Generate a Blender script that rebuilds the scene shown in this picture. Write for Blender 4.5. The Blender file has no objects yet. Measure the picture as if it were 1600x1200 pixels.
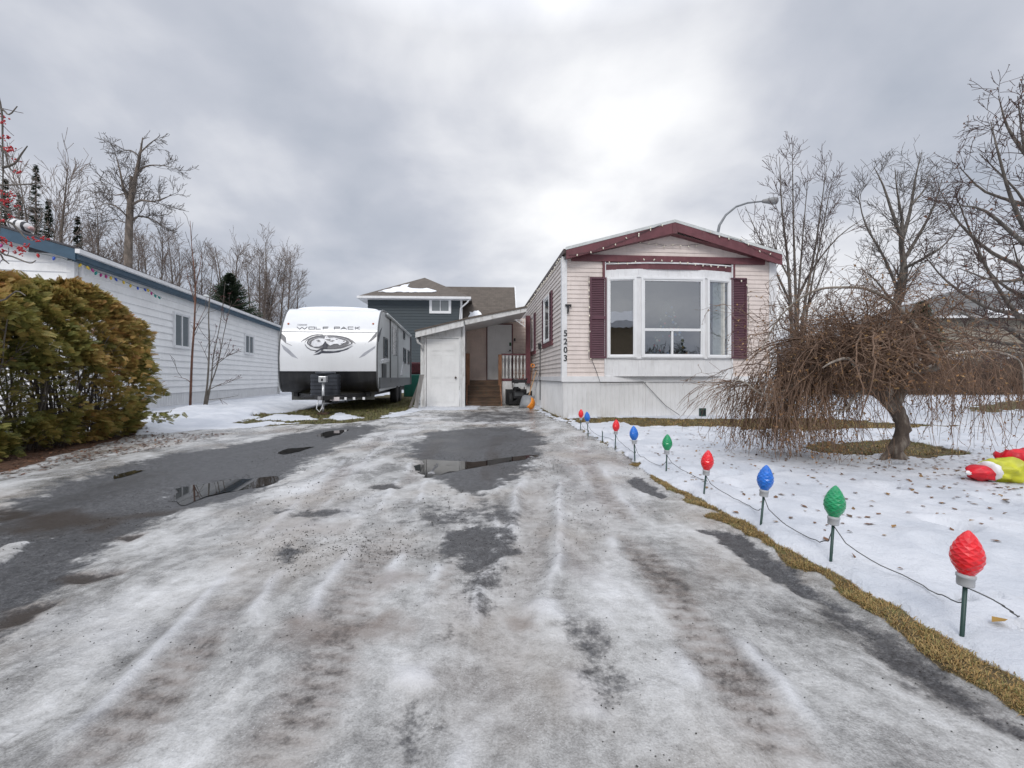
import bpy, bmesh, math, random
import numpy as np
from mathutils import Vector, Matrix, noise as mnoise
R = math.radians
scene = bpy.context.scene
col = scene.collection
# ------------------------------------------------------------------ camera
CAM_H, FOC, CX, HY = 0.90, 711.1, 800.0, 590.0
cam_d = bpy.data.cameras.new('camera'); cam = bpy.data.objects.new('camera', cam_d); col.objects.link(cam)
cam_d.lens = 16.0; cam_d.sensor_width = 36.0; cam_d.clip_start = 0.05; cam_d.clip_end = 2000
cam_d.shift_y = -10/1600
cam.location = (0, 0, CAM_H); cam.rotation_euler = (R(90), 0, 0)
scene.camera = cam
# ------------------------------------------------------------------ view, sun, sky
scene.view_settings.view_transform = 'Standard'; scene.view_settings.look = 'None'
scene.view_settings.exposure = 0.20; scene.view_settings.gamma = 1.0
scene.cycles.max_bounces = 6; scene.cycles.transparent_max_bounces = 8
SUN_EL, SUN_AZ = R(42), R(193)       # azimuth measured clockwise from +Y
sd = bpy.data.lights.new('sun', 'SUN'); sun = bpy.data.objects.new('sun', sd); col.objects.link(sun)
sd.energy = 1.35; sd.angle = R(22); sd.color = (1.0, 0.965, 0.92)
sdir = Vector((math.sin(SUN_AZ)*math.cos(SUN_EL), math.cos(SUN_AZ)*math.cos(SUN_EL), math.sin(SUN_EL)))
sun.rotation_euler = sdir.to_track_quat('Z', 'Y').to_euler()
world = bpy.data.worlds.new('World'); scene.world = world; world.use_nodes = True
def sky():
    nt = world.node_tree; N = nt.nodes; L = nt.links; N.clear()
    def nd(t, **k):
        n = N.new(t)
        for a, b in k.items(): setattr(n, a, b)
        return n
    def m(op, a, b=None, c=None, clamp=False):
        n = nd('ShaderNodeMath', operation=op, use_clamp=clamp)
        for i, v in enumerate((a, b, c)):
            if v is None: continue
            if isinstance(v, (int, float)): n.inputs[i].default_value = v
            else: L.new(v, n.inputs[i])
        return n.outputs[0]
    tc = nd('ShaderNodeTexCoord'); sep = nd('ShaderNodeSeparateXYZ'); L.new(tc.outputs['Generated'], sep.inputs[0])
    x, y, z = sep.outputs
    zz = m('ADD', m('MAXIMUM', z, 0.0), 0.34)
    comb = nd('ShaderNodeCombineXYZ'); L.new(m('DIVIDE', x, zz), comb.inputs[0]); L.new(m('DIVIDE', y, zz), comb.inputs[1])
    def noi(scale, det, off, rough=0.5, stretch=(1, 1, 1)):
        mp = nd('ShaderNodeMapping'); mp.inputs['Location'].default_value = off; mp.inputs['Scale'].default_value = stretch
        L.new(comb.outputs[0], mp.inputs[0])
        n = nd('ShaderNodeTexNoise'); n.inputs['Scale'].default_value = scale; n.inputs['Detail'].default_value = det
        n.inputs['Roughness'].default_value = rough
        n.inputs['Distortion'].default_value = 0.15
        L.new(mp.outputs[0], n.inputs['Vector']); return n.outputs['Fac']
    n1 = noi(0.75, 5, (3.7, 1.2, 0), 0.5, (1.0, 0.9, 1))
    n2 = noi(2.3, 6, (1.1, 8.2, 0), 0.52, (1.0, 1.0, 1))
    f = m('ADD', m('MULTIPLY', m('SUBTRACT', n1, 0.5), 1.0), m('ADD', m('MULTIPLY', m('SUBTRACT', n2, 0.5), 0.50), 0.545))
    # the thin, bright place in the cloud layer ahead
    def lobe(px, py, pw):
        d = Vector(((px-CX)/FOC, 1, (HY-py)/FOC)).normalized()
        dp = nd('ShaderNodeVectorMath', operation='DOT_PRODUCT'); L.new(tc.outputs['Generated'], dp.inputs[0]); dp.inputs[1].default_value = d
        return m('POWER', m('MAXIMUM', dp.outputs['Value'], 0.0), pw)
    g = m('ADD', m('MULTIPLY', lobe(900, 220, 20), 0.37), m('MULTIPLY', lobe(800, 120, 9), 0.05))
    g = m('ADD', g, m('MULTIPLY', lobe(1330, 480, 70), 0.14))
    g = m('SUBTRACT', g, m('MULTIPLY', lobe(280, 120, 14), 0.15))
    g = m('SUBTRACT', g, m('ADD', m('MULTIPLY', lobe(600, 440, 40), 0.07), m('MULTIPLY', lobe(1250, 160, 18), 0.10)))
    f = m('ADD', f, g)
    cr = nd('ShaderNodeValToRGB'); L.new(f, cr.inputs[0]); e = cr.color_ramp.elements
    e[0].position = 0.30; e[0].color = (0.31, 0.345, 0.415, 1)
    e[1].position = 0.80; e[1].color = (0.90, 0.905, 0.92, 1)
    a = e.new(0.44); a.color = (0.40, 0.435, 0.505, 1)
    b = e.new(0.56); b.color = (0.51, 0.535, 0.60, 1)
    c = e.new(0.66); c.color = (0.67, 0.685, 0.73, 1)
    # cloud is brighter towards the zenith, as under any overcast
    zen = m('ADD', 1.0, m('MULTIPLY', m('POWER', m('MAXIMUM', m('SUBTRACT', z, 0.60), 0.0), 1.0), 5.2))
    vm = nd('ShaderNodeVectorMath', operation='SCALE'); L.new(cr.outputs[0], vm.inputs[0]); L.new(zen, vm.inputs['Scale'])
    bg = nd('ShaderNodeBackground'); L.new(vm.outputs[0], bg.inputs[0]); bg.inputs[1].default_value = 1.0
    st = nd('ShaderNodeTexSky'); st.sky_type = 'NISHITA'; st.sun_disc = False; st.sun_elevation = SUN_EL; st.sun_rotation = SUN_AZ
    bg2 = nd('ShaderNodeBackground'); L.new(st.outputs[0], bg2.inputs[0]); bg2.inputs[1].default_value = 0.08
    mx = nd('ShaderNodeMixShader'); mx.inputs[0].default_value = 0.96
    L.new(bg2.outputs[0], mx.inputs[1]); L.new(bg.outputs[0], mx.inputs[2])
    out = nd('ShaderNodeOutputWorld'); L.new(mx.outputs[0], out.inputs[0])
sky()
# ------------------------------------------------------------------ helpers
def G(px, py):                        # where a spot of the ground seen in the photograph lies on the ground, in metres
    Y = FOC*CAM_H/(py-HY); return ((px-CX)/FOC*Y, Y)
def P(px, py, Y):                     # a spot at distance Y
    return Vector(((px-CX)/FOC*Y, Y, CAM_H+(HY-py)/FOC*Y))
def tag(o, label=None, cat=None, group=None, kind=None):
    if label: o['label'] = label
    if cat: o['category'] = cat
    if group: o['group'] = group
    if kind: o['kind'] = kind
    return o
def empty(name, loc=(0, 0, 0), rz=0, **k):
    o = bpy.data.objects.new(name, None); o.empty_display_size = .2; col.objects.link(o)
    o.location = loc; o.rotation_euler = (0, 0, rz); tag(o, **k); return o
def children(o): return [c for c in bpy.data.objects if c.parent == o]
def copy_tree(o, parent=None):
    c = o.copy(); col.objects.link(c); c.parent = parent
    for ch in children(o): copy_tree(ch, c)
    return c
class MB:
    def __init__(s): s.v = []; s.f = []; s.m = []; s.sm = []; s.mi = 0
    def add(s, vs, fs, smooth=False):
        b = len(s.v); s.v.extend([tuple(p) for p in vs])
        for f in fs: s.f.append(tuple(b+i for i in f)); s.m.append(s.mi); s.sm.append(smooth)
        return s
    def box(s, x0, x1, y0, y1, z0, z1):
        vs = [(x, y, z) for z in (z0, z1) for y in (y0, y1) for x in (x0, x1)]
        return s.add(vs, [(0, 2, 3, 1), (4, 5, 7, 6), (0, 1, 5, 4), (2, 6, 7, 3), (0, 4, 6, 2), (1, 3, 7, 5)])
    def prism(s, pts, d):             # polygon pts (3D list) extruded by vector d
        n = len(pts); pts = [Vector(p) for p in pts]; d = Vector(d)
        vs = pts+[p+d for p in pts]
        nrm = Vector((0, 0, 0))
        for i in range(n): nrm += pts[i].cross(pts[(i+1) % n])
        flip = nrm.dot(d) > 0
        a = tuple(range(n)); b = tuple(range(2*n-1, n-1, -1))
        fs = [a[::-1], b[::-1]] if flip else [a, b]
        for i in range(n):
            j = (i+1) % n
            fs.append((i, j, n+j, n+i) if flip else (j, i, n+i, n+j))
        return s.add(vs, fs)
    def bar(s, a, b, w, h, up=(0, 0, 1)):
        a = Vector(a); b = Vector(b); d = (b-a).normalized(); u = Vector(up)
        sx = d.cross(u).normalized()*w/2; uz = sx.cross(d).normalized()*h/2
        q = [a-sx-uz, a+sx-uz, a+sx+uz, a-sx+uz]
        return s.prism(q, b-a)
    def tube(s, pts, rad, n=8, cap=True):
        pts = [Vector(p) for p in pts]
        if not hasattr(rad, '__len__'): rad = [rad]*len(pts)
        vs = []; fs = []; ref = None
        for i, p in enumerate(pts):
            t = (pts[min(i+1, len(pts)-1)]-pts[max(i-1, 0)]).normalized()
            if ref is None: ref = t.orthogonal().normalized()
            ref = (ref-t*ref.dot(t)).normalized(); b = t.cross(ref)
            for k in range(n):
                a = 2*math.pi*k/n; vs.append(p+(ref*math.cos(a)+b*math.sin(a))*rad[i])
        for i in range(len(pts)-1):
            for k in range(n):
                k2 = (k+1) % n; fs.append((i*n+k, i*n+k2, (i+1)*n+k2, (i+1)*n+k))
        if cap: fs.append(tuple(range(n))[::-1]); fs.append(tuple((len(pts)-1)*n+k for k in range(n)))
        return s.add(vs, fs, True)
    def lathe(s, prof, n=20, c=(0, 0, 0), axis=None, fn=None):   # prof = [(r,z)]
        vs = []; fs = []
        M = axis.to_track_quat('Z', 'Y').to_matrix() if axis is not None else Matrix.Identity(3)
        for i, (r, z) in enumerate(prof):
            for k in range(n):
                a = 2*math.pi*k/n; rr = r if fn is None else r*fn(i, k)
                vs.append(M @ Vector((rr*math.cos(a), rr*math.sin(a), z))+Vector(c))
        for i in range(len(prof)-1):
            for k in range(n):
                k2 = (k+1) % n; fs.append((i*n+k, i*n+k2, (i+1)*n+k2, (i+1)*n+k))
        fs.append(tuple(range(n))[::-1]); fs.append(tuple((len(prof)-1)*n+k for k in range(n)))
        return s.add(vs, fs, True)
    def build(s, name, mats, parent=None, bevel=0, split=False, **k):
        if split:                     # every separate piece becomes an object of its own
            par = list(range(len(s.v)))
            def fd(i):
                while par[i] != i: par[i] = par[par[i]]; i = par[i]
                return i
            key = {}
            for i, p in enumerate(s.v): q = tuple(round(c, 4) for c in p); par[fd(i)] = fd(key.setdefault(q, i))
            for f in s.f:
                for i in f[1:]: par[fd(i)] = fd(f[0])
            comp = {}
            for f, sm_ in zip(s.f, s.sm): comp.setdefault(fd(f[0]), []).append((f, sm_))
            for fs in comp.values():
                ids = sorted({i for f, _ in fs for i in f}); mp = {i: j for j, i in enumerate(ids)}; m2 = MB()
                m2.add([s.v[i] for i in ids], [tuple(mp[i] for i in f) for f, _ in fs], fs[0][1]); o = m2.build(name, mats, parent, bevel, **k)
            return o
        me = bpy.data.meshes.new(name); me.from_pydata(s.v, [], s.f)
        mats = mats if isinstance(mats, (list, tuple)) else [mats]
        for m in mats: me.materials.append(m)
        me.polygons.foreach_set('material_index', s.m); me.polygons.foreach_set('use_smooth', s.sm)
        me.update()
        o = bpy.data.objects.new(name, me); col.objects.link(o); o.parent = parent
        if bevel:
            b = o.modifiers.new('b', 'BEVEL'); b.width = bevel; b.segments = 2; b.limit_method = 'ANGLE'; b.angle_limit = R(40)
            b.harden_normals = False
        tag(o, **k); return o
def np_mesh(name, V, F, mats, parent=None, smooth=False, attrs=None, mi=None, **k):
    """V (n,3), F (m,k) with k 3 or 4"""
    V = np.asarray(V, np.float32); F = np.asarray(F, np.int32)
    me = bpy.data.meshes.new(name); nf, kk = F.shape
    me.vertices.add(len(V)); me.vertices.foreach_set('co', V.ravel())
    me.loops.add(nf*kk); me.loops.foreach_set('vertex_index', F.ravel())
    me.polygons.add(nf); me.polygons.foreach_set('loop_start', np.arange(0, nf*kk, kk, dtype=np.int32))
    try: me.polygons.foreach_set('loop_total', np.full(nf, kk, np.int32))
    except Exception: pass
    if smooth: me.polygons.foreach_set('use_smooth', np.ones(nf, bool))
    mats = mats if isinstance(mats, (list, tuple)) else [mats]
    for m in mats: me.materials.append(m)
    if mi is not None: me.polygons.foreach_set('material_index', np.asarray(mi, np.int32))
    if attrs:
        for an, av in attrs.items():
            av = np.asarray(av, np.float32)
            a = me.attributes.new(an, 'FLOAT', 'POINT'); a.data.foreach_set('value', av.ravel())
    me.update(calc_edges=True); me.validate()
    o = bpy.data.objects.new(name, me); col.objects.link(o); o.parent = parent; tag(o, **k); return o
def np_tubes(lines, radii, n=3):
    """many thin tubes at once: list of (k,3) arrays and list of (k,) radii"""
    Vs = []; Fs = []; base = 0
    groups = {}
    for l, r in zip(lines, radii): groups.setdefault(len(l), []).append((l, r))
    ang = np.arange(n)*2*np.pi/n
    for k, lst in groups.items():
        if k < 2: continue
        L = np.array([a for a, _ in lst], float); Rr = np.array([b for _, b in lst], float)
        T = np.empty_like(L); T[:, 1:-1] = L[:, 2:]-L[:, :-2]; T[:, 0] = L[:, 1]-L[:, 0]; T[:, -1] = L[:, -1]-L[:, -2]
        T /= np.linalg.norm(T, axis=2, keepdims=True)+1e-9
        ref = np.zeros_like(T); ref[..., 0] = .577; ref[..., 1] = .7; ref[..., 2] = .42
        A = np.cross(T, ref); A /= np.linalg.norm(A, axis=2, keepdims=True)+1e-9; B = np.cross(T, A)
        ring = L[:, :, None, :]+Rr[:, :, None, None]*(A[:, :, None, :]*np.cos(ang)[None, None, :, None]+B[:, :, None, :]*np.sin(ang)[None, None, :, None])
        m = len(lst); Vs.append(ring.reshape(-1, 3))
        i = np.arange(k-1); j = np.arange(n)
        q = np.stack([i[:, None]*n+j, i[:, None]*n+(j+1) % n, (i[:, None]+1)*n+(j+1) % n, (i[:, None]+1)*n+j], -1).reshape(-1, 4)
        Fs.append((q[None]+(np.arange(m)*k*n)[:, None, None]).reshape(-1, 4)+base); base += m*k*n
    return np.concatenate(Vs), np.concatenate(Fs)
# smooth value noise on numpy arrays
def _h(ix, iy, s):
    n = (ix.astype(np.int64)*374761393+iy.astype(np.int64)*668265263+s*1442695041) & 0xffffffff
    n = ((n ^ (n >> 13))*1274126177) & 0xffffffff
    n = n ^ (n >> 16); return (n & 0xffffff)/float(0xffffff)
def vn(x, y, s=0):
    xi = np.floor(x); yi = np.floor(y); fx = x-xi; fy = y-yi
    fx = fx*fx*fx*(fx*(fx*6-15)+10); fy = fy*fy*fy*(fy*(fy*6-15)+10)
    a = _h(xi, yi, s); b = _h(xi+1, yi, s); c = _h(xi, yi+1, s); d = _h(xi+1, yi+1, s)
    return (a+(b-a)*fx)*(1-fy)+(c+(d-c)*fx)*fy
def fbm(x, y, s=0, o=4, g=.5):
    t = 0; a = 1; w = 0
    for i in range(o):
        t = t+a*vn(x+i*17.3, y-i*9.1, s+i); w += a; a *= g; x = x*2.03; y = y*2.03
    return t/w-.5
# ------------------------------------------------------------------ materials
def new_mat(name):
    m = bpy.data.materials.new(name); m.use_nodes = True; nt = m.node_tree
    return m, nt, nt.nodes['Principled BSDF']
class NT:
    def __init__(s, nt): s.N = nt.nodes; s.L = nt.links
    def nd(s, t, **k):
        n = s.N.new(t)
        for a, b in k.items(): setattr(n, a, b)
        return n
    def set(s, inp, v):
        if isinstance(v, bpy.types.NodeSocket): s.L.new(v, inp)
        elif hasattr(v, '__len__') and len(v) == 3 and inp.type == 'RGBA': inp.default_value = (*v, 1)
        else: inp.default_value = v
    def m(s, op, a, b=None, c=None, clamp=False):
        n = s.nd('ShaderNodeMath', operation=op, use_clamp=clamp)
        for i, v in enumerate((a, b, c)):
            if v is not None: s.set(n.inputs[i], v)
        return n.outputs[0]
    def mix(s, f, a, b, bt='MIX'):
        n = s.nd('ShaderNodeMix', data_type='RGBA', blend_type=bt); s.set(n.inputs[0], f); s.set(n.inputs[6], a); s.set(n.inputs[7], b)
        return n.outputs[2]
    def mixf(s, f, a, b):
        n = s.nd('ShaderNodeMix', data_type='FLOAT'); s.set(n.inputs[0], f); s.set(n.inputs[2], a); s.set(n.inputs[3], b)
        return n.outputs[0]
    def rng(s, v, a, b, c=0.0, d=1.0):
        n = s.nd('ShaderNodeMapRange', interpolation_type='SMOOTHSTEP'); s.set(n.inputs[0], v)
        for i, q in enumerate((a, b, c, d)): n.inputs[i+1].default_value = q
        return n.outputs[0]
    def pos(s, scale=(1, 1, 1), obj=True, rot=(0, 0, 0)):
        tc = s.nd('ShaderNodeTexCoord'); mp = s.nd('ShaderNodeMapping'); mp.inputs['Scale'].default_value = scale
        mp.inputs['Rotation'].default_value = rot
        s.L.new(tc.outputs['Object'], mp.inputs[0]); return mp.outputs[0]
    def noise(s, vec, scale, det=4, rough=.55, dist=0.0):
        n = s.nd('ShaderNodeTexNoise'); s.L.new(vec, n.inputs['Vector']); n.inputs['Scale'].default_value = scale
        n.inputs['Detail'].default_value = det; n.inputs['Roughness'].default_value = rough; n.inputs['Distortion'].default_value = dist
        return n.outputs['Fac']
    def vor(s, vec, scale, feat='F1', out='Distance'):
        n = s.nd('ShaderNodeTexVoronoi', feature=feat); s.L.new(vec, n.inputs['Vector']); n.inputs['Scale'].default_value = scale
        return n.outputs[out]
    def attr(s, name):
        n = s.nd('ShaderNodeAttribute'); n.attribute_name = name; return n.outputs['Fac']
    def bump(s, h, strength=.3, dist=.01):
        n = s.nd('ShaderNodeBump'); s.L.new(h, n.inputs['Height']); n.inputs['Strength'].default_value = strength; n.inputs['Distance'].default_value = dist
        return n.outputs[0]
    def ramp(s, f, stops):
        n = s.nd('ShaderNodeValToRGB'); s.L.new(f, n.inputs[0]); e = n.color_ramp.elements
        e[0].position = stops[0][0]; e[0].color = (*stops[0][1], 1); e[1].position = stops[-1][0]; e[1].color = (*stops[-1][1], 1)
        for p, c in stops[1:-1]: q = e.new(p); q.color = (*c, 1)
        return n.outputs[0]
def mat(name, c, rough=.6, var=.12, scale=6, metal=0, bump=0, bscale=60, dirt=0, dirtc=(.12, .10, .08), stretch=(1, 1, 1), spec=.5):
    """paint-like surface with gentle patchy variation, optional streaky dirt and fine bump"""
    m, nt, b = new_mat(name); t = NT(nt); p = t.pos(stretch)
    n = t.noise(p, scale, 5)
    lo = tuple(x*(1-var) for x in c); hi = tuple(min(1, x*(1+var)) for x in c)
    cc = t.mix(t.rng(n, .3, .7), lo, hi)
    if dirt:
        d = t.noise(t.pos((3, 3, .6)), 5, 6, .65)
        cc = t.mix(t.m('MULTIPLY', t.rng(d, .48, .75), dirt), cc, dirtc)
    t.set(b.inputs['Base Color'], cc); b.inputs['Metallic'].default_value = metal
    t.set(b.inputs['Roughness'], t.mixf(n, rough*.85, min(1, rough*1.15))); b.inputs['Specular IOR Level'].default_value = spec
    if bump: t.set(b.inputs['Normal'], t.bump(t.noise(p, bscale, 3), bump, .004))
    return m
M = {}
# ================================================================== GROUND
EDGE_R = [(0.0, 1.45), (1.21, 1.365), (1.36, 1.335), (1.56, 1.317), (1.88, 1.323), (2.37, 1.333), (2.84, 1.28), (3.37, 1.23), (4.27, 1.23), (5.56, 1.25), (6.95, 1.17), (8.65, 1.09), (9.85, .86), (11.6, .69), (13.3, .52), (60, .5)]
SNOW_R = [(0.0, 1.56), (1.367, 1.455), (1.607, 1.44), (1.84, 1.44), (2.13, 1.415), (2.58, 1.395), (3.05, 1.35), (3.6, 1.30), (4.35, 1.25), (5.56, 1.25), (6.95, 1.17), (8.65, 1.09), (9.85, .86), (11.6, .69), (13.3, .52), (60, .5)]
def polyG(*pts): return np.array([G(*p) for p in pts])
def sdist(x, y, poly):
    """distance to polygon outline, positive inside"""
    out = np.full(x.shape, -9.0); x0, y0 = poly.min(0)-1.2; x1, y1 = poly.max(0)+1.2
    k = (x > x0) & (x < x1) & (y > y0) & (y < y1); px, py = x[k], y[k]
    d2 = np.full(px.shape, 1e9); ins = np.zeros(px.shape, bool); n = len(poly)
    for i in range(n):
        ax, ay = poly[i]; bx, by = poly[(i+1) % n]; ex, ey = bx-ax, by-ay
        t = np.clip(((px-ax)*ex+(py-ay)*ey)/(ex*ex+ey*ey+1e-12), 0, 1)
        d2 = np.minimum(d2, (px-ax-t*ex)**2+(py-ay-t*ey)**2)
        c = ((ay > py) != (by > py)); c &= px < (bx-ax)*(py-ay)/(by-ay+1e-12)+ax; ins ^= c
    out[k] = np.where(ins, 1, -1)*np.sqrt(d2); return out
def ss(v, a, b): t = np.clip((v-a)/(b-a), 0, 1); return t*t*(3-2*t)
VERGE_L = np.array([(-60, -.5), (-3.4, -.5), (-3.8, 2.46), (-4.74, 4.21), (-5.32, 5.56), (-5.74, 6.81), (-5.09, 7.7), (-4.2, 8.53), (-3.25, 8.89), (-2.63, 9.84), (-2.4, 12.2), (-1.0, 12.5), (.5, 60), (-60, 60)])
ASPH = [polyG((-120, 850), (0, 792), (60, 764), (150, 737), (250, 712), (340, 700), (420, 682), (500, 670), (585, 662), (610, 668), (580, 684), (545, 694), (505, 715), (470, 748), (410, 772), (345, 792), (262, 818), (190, 850), (175, 882), (120, 925), (60, 968), (0, 1004), (-150, 1060)),
        polyG((642, 722), (625, 702), (660, 676), (730, 668), (815, 667), (862, 684), (850, 705), (845, 735), (822, 752), (790, 770), (740, 782), (690, 765), (655, 745))]
PUDDLES = [polyG((268, 778), (276, 764), (300, 757), (345, 751), (400, 746), (438, 742), (438, 752), (405, 760), (350, 768), (320, 775), (288, 789)),
           polyG((640, 722), (662, 717), (740, 721), (800, 713), (836, 709), (836, 714), (770, 724), (735, 731), (700, 737), (672, 746), (652, 742), (642, 732)),
           polyG((432, 707), (450, 700), (480, 698), (492, 697), (470, 704), (446, 709)),
           polyG((494, 679), (515, 673), (545, 671), (530, 679), (505, 684)),
           polyG((176, 742), (210, 734), (226, 734), (200, 742), (180, 747))]
# (outline, softness, how much ice remains, brown, noise push)
THIN = [(polyG((690, 835), (720, 822), (790, 828), (800, 850), (785, 880), (750, 900), (715, 885), (700, 860)), .10, .05, .1),
        (polyG((735, 890), (790, 880), (770, 930), (745, 960), (725, 930)), .10, .35, .2),
        (polyG((450, 800), (480, 797), (530, 803), (515, 815), (465, 812)), .10, .25, .2),
        (polyG((425, 868), (450, 852), (475, 862), (455, 885), (428, 890)), .07, .35, .1),
        (polyG((575, 760), (610, 757), (625, 764), (590, 768)), .05, .15, .4),
        (polyG((555, 862), (600, 855), (650, 865), (600, 880)), .12, .5, .3),
        (polyG((690, 790), (760, 790), (800, 805), (800, 825), (700, 830), (660, 815)), .2, .35, .1),
        (polyG((700, 930), (760, 960), (740, 1040), (700, 1060), (690, 1000)), .12, .6, .3),
        (polyG((880, 985), (920, 990), (965, 1050), (990, 1110), (960, 1130), (920, 1080), (900, 1040)), .08, .45, .1),
        (polyG((610, 1080), (660, 1085), (690, 1140), (650, 1200), (600, 1180)), .08, .5, .1),
        (polyG((670, 645), (835, 642), (850, 655), (800, 662), (690, 660)), .5, .35, .1),
        (polyG((985, 742), (1010, 752), (1045, 778), (1030, 782), (995, 765)), .04, .05, .1),
        (polyG((1095, 832), (1130, 830), (1180, 856), (1250, 905), (1330, 965), (1300, 962), (1220, 918), (1160, 882)), .05, .05, .1),
        (polyG((1215, 900), (1290, 945), (1400, 1010), (1500, 1080), (1590, 1150), (1500, 1120), (1400, 1052), (1300, 985)), .06, .30, .2),
        (polyG((100, 815), (260, 800), (300, 795), (260, 806), (120, 824)), .1, 0, .9), (polyG((0, 800), (110, 800), (200, 812), (150, 828), (0, 836)), .12, 0, 1.0),
        (polyG((95, 905), (160, 893), (185, 900), (130, 920)), .05, 0, 1.0), (polyG((0, 960), (60, 945), (90, 950), (40, 975), (0, 985)), .05, 0, 1.0), (polyG((180, 840), (225, 836), (200, 850)), .05, .1, .9)]
BROWN = [(polyG((380, 830), (470, 812), (560, 822), (520, 846), (420, 850)), .12, .35), (polyG((880, 845), (930, 850), (940, 900), (890, 905)), .12, .3), (polyG((455, 975), (520, 965), (600, 968), (620, 990), (560, 1010), (500, 1010), (465, 995)), .12, .85),
         (polyG((560, 905), (620, 898), (640, 915), (600, 930)), .12, .7),
         (polyG((560, 858), (640, 858), (650, 872), (580, 874)), .12, .5),
         (polyG((795, 967), (830, 968), (835, 985), (800, 985)), .04, .7),
         (polyG((885, 720), (930, 718), (925, 728), (890, 730)), .12, .6),
         (polyG((860, 700), (1000, 715), (980, 732), (870, 722)), .3, .35),
         (polyG((1010, 880), (1060, 895), (1040, 912), (1015, 900)), .08, .5),
         (polyG((920, 780), (980, 800), (960, 830), (930, 820)), .2, .25),
         (polyG((470, 1060), (560, 1050), (540, 1100), (480, 1100)), .1, .45),
         (polyG((640, 1040), (780, 1020), (800, 1100), (650, 1110)), .1, .25)]
WHITE = [(polyG((620, 1050), (670, 1045), (690, 1070), (650, 1090), (620, 1080)), .03, .9),
         (polyG((870, 1065), (910, 1055), (950, 1090), (960, 1140), (900, 1130)), .04, .8),
         (polyG((822, 948), (870, 945), (880, 968), (840, 975)), .04, .9),
         (polyG((440, 770), (520, 735), (570, 720), (560, 735), (500, 765), (470, 778)), .2, .7),
         (polyG((470, 830), (540, 790), (600, 770), (580, 790), (500, 835)), .15, .6),
         (polyG((650, 690), (600, 700), (560, 690), (600, 672), (680, 662)), .4, .5),
         (polyG((560, 655), (640, 645), (860, 662), (800, 665), (640, 664)), .3, .7),
         (polyG((900, 900), (960, 890), (1010, 940), (940, 960)), .15, .5),
         (polyG((880, 700), (960, 730), (1010, 790), (900, 800), (880, 740)), .4, .35),
         (polyG((60, 980), (200, 950), (300, 1000), (100, 1060)), .2, .35)]
PITS = [(1.9+.42*i+.06*math.sin(i*3), 3.9+.36*i+.13*(-1)**i) for i in range(7)]+[(1.75, 3.55), (1.62, 4.1), (2.5, 2.6), (3.3, 3.1), (2.9, 3.5), (4.3, 3.2), (5.2, 4.0), (2.2, 6.2), (3.0, 7.1), (1.7, 5.5), (3.6, 4.4), (2.1, 2.2)]
TRACKS = [([(600, 680), (560, 715), (505, 770), (440, 850), (350, 960), (230, 1120)], .09, .5), ([(690, 680), (640, 760), (600, 840), (540, 960), (470, 1130)], .10, .45), ([(900, 690), (935, 760), (985, 840), (1060, 950), (1180, 1120)], .09, .5), ([(760, 760), (735, 850), (705, 960), (660, 1130)], .08, .6)]
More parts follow.
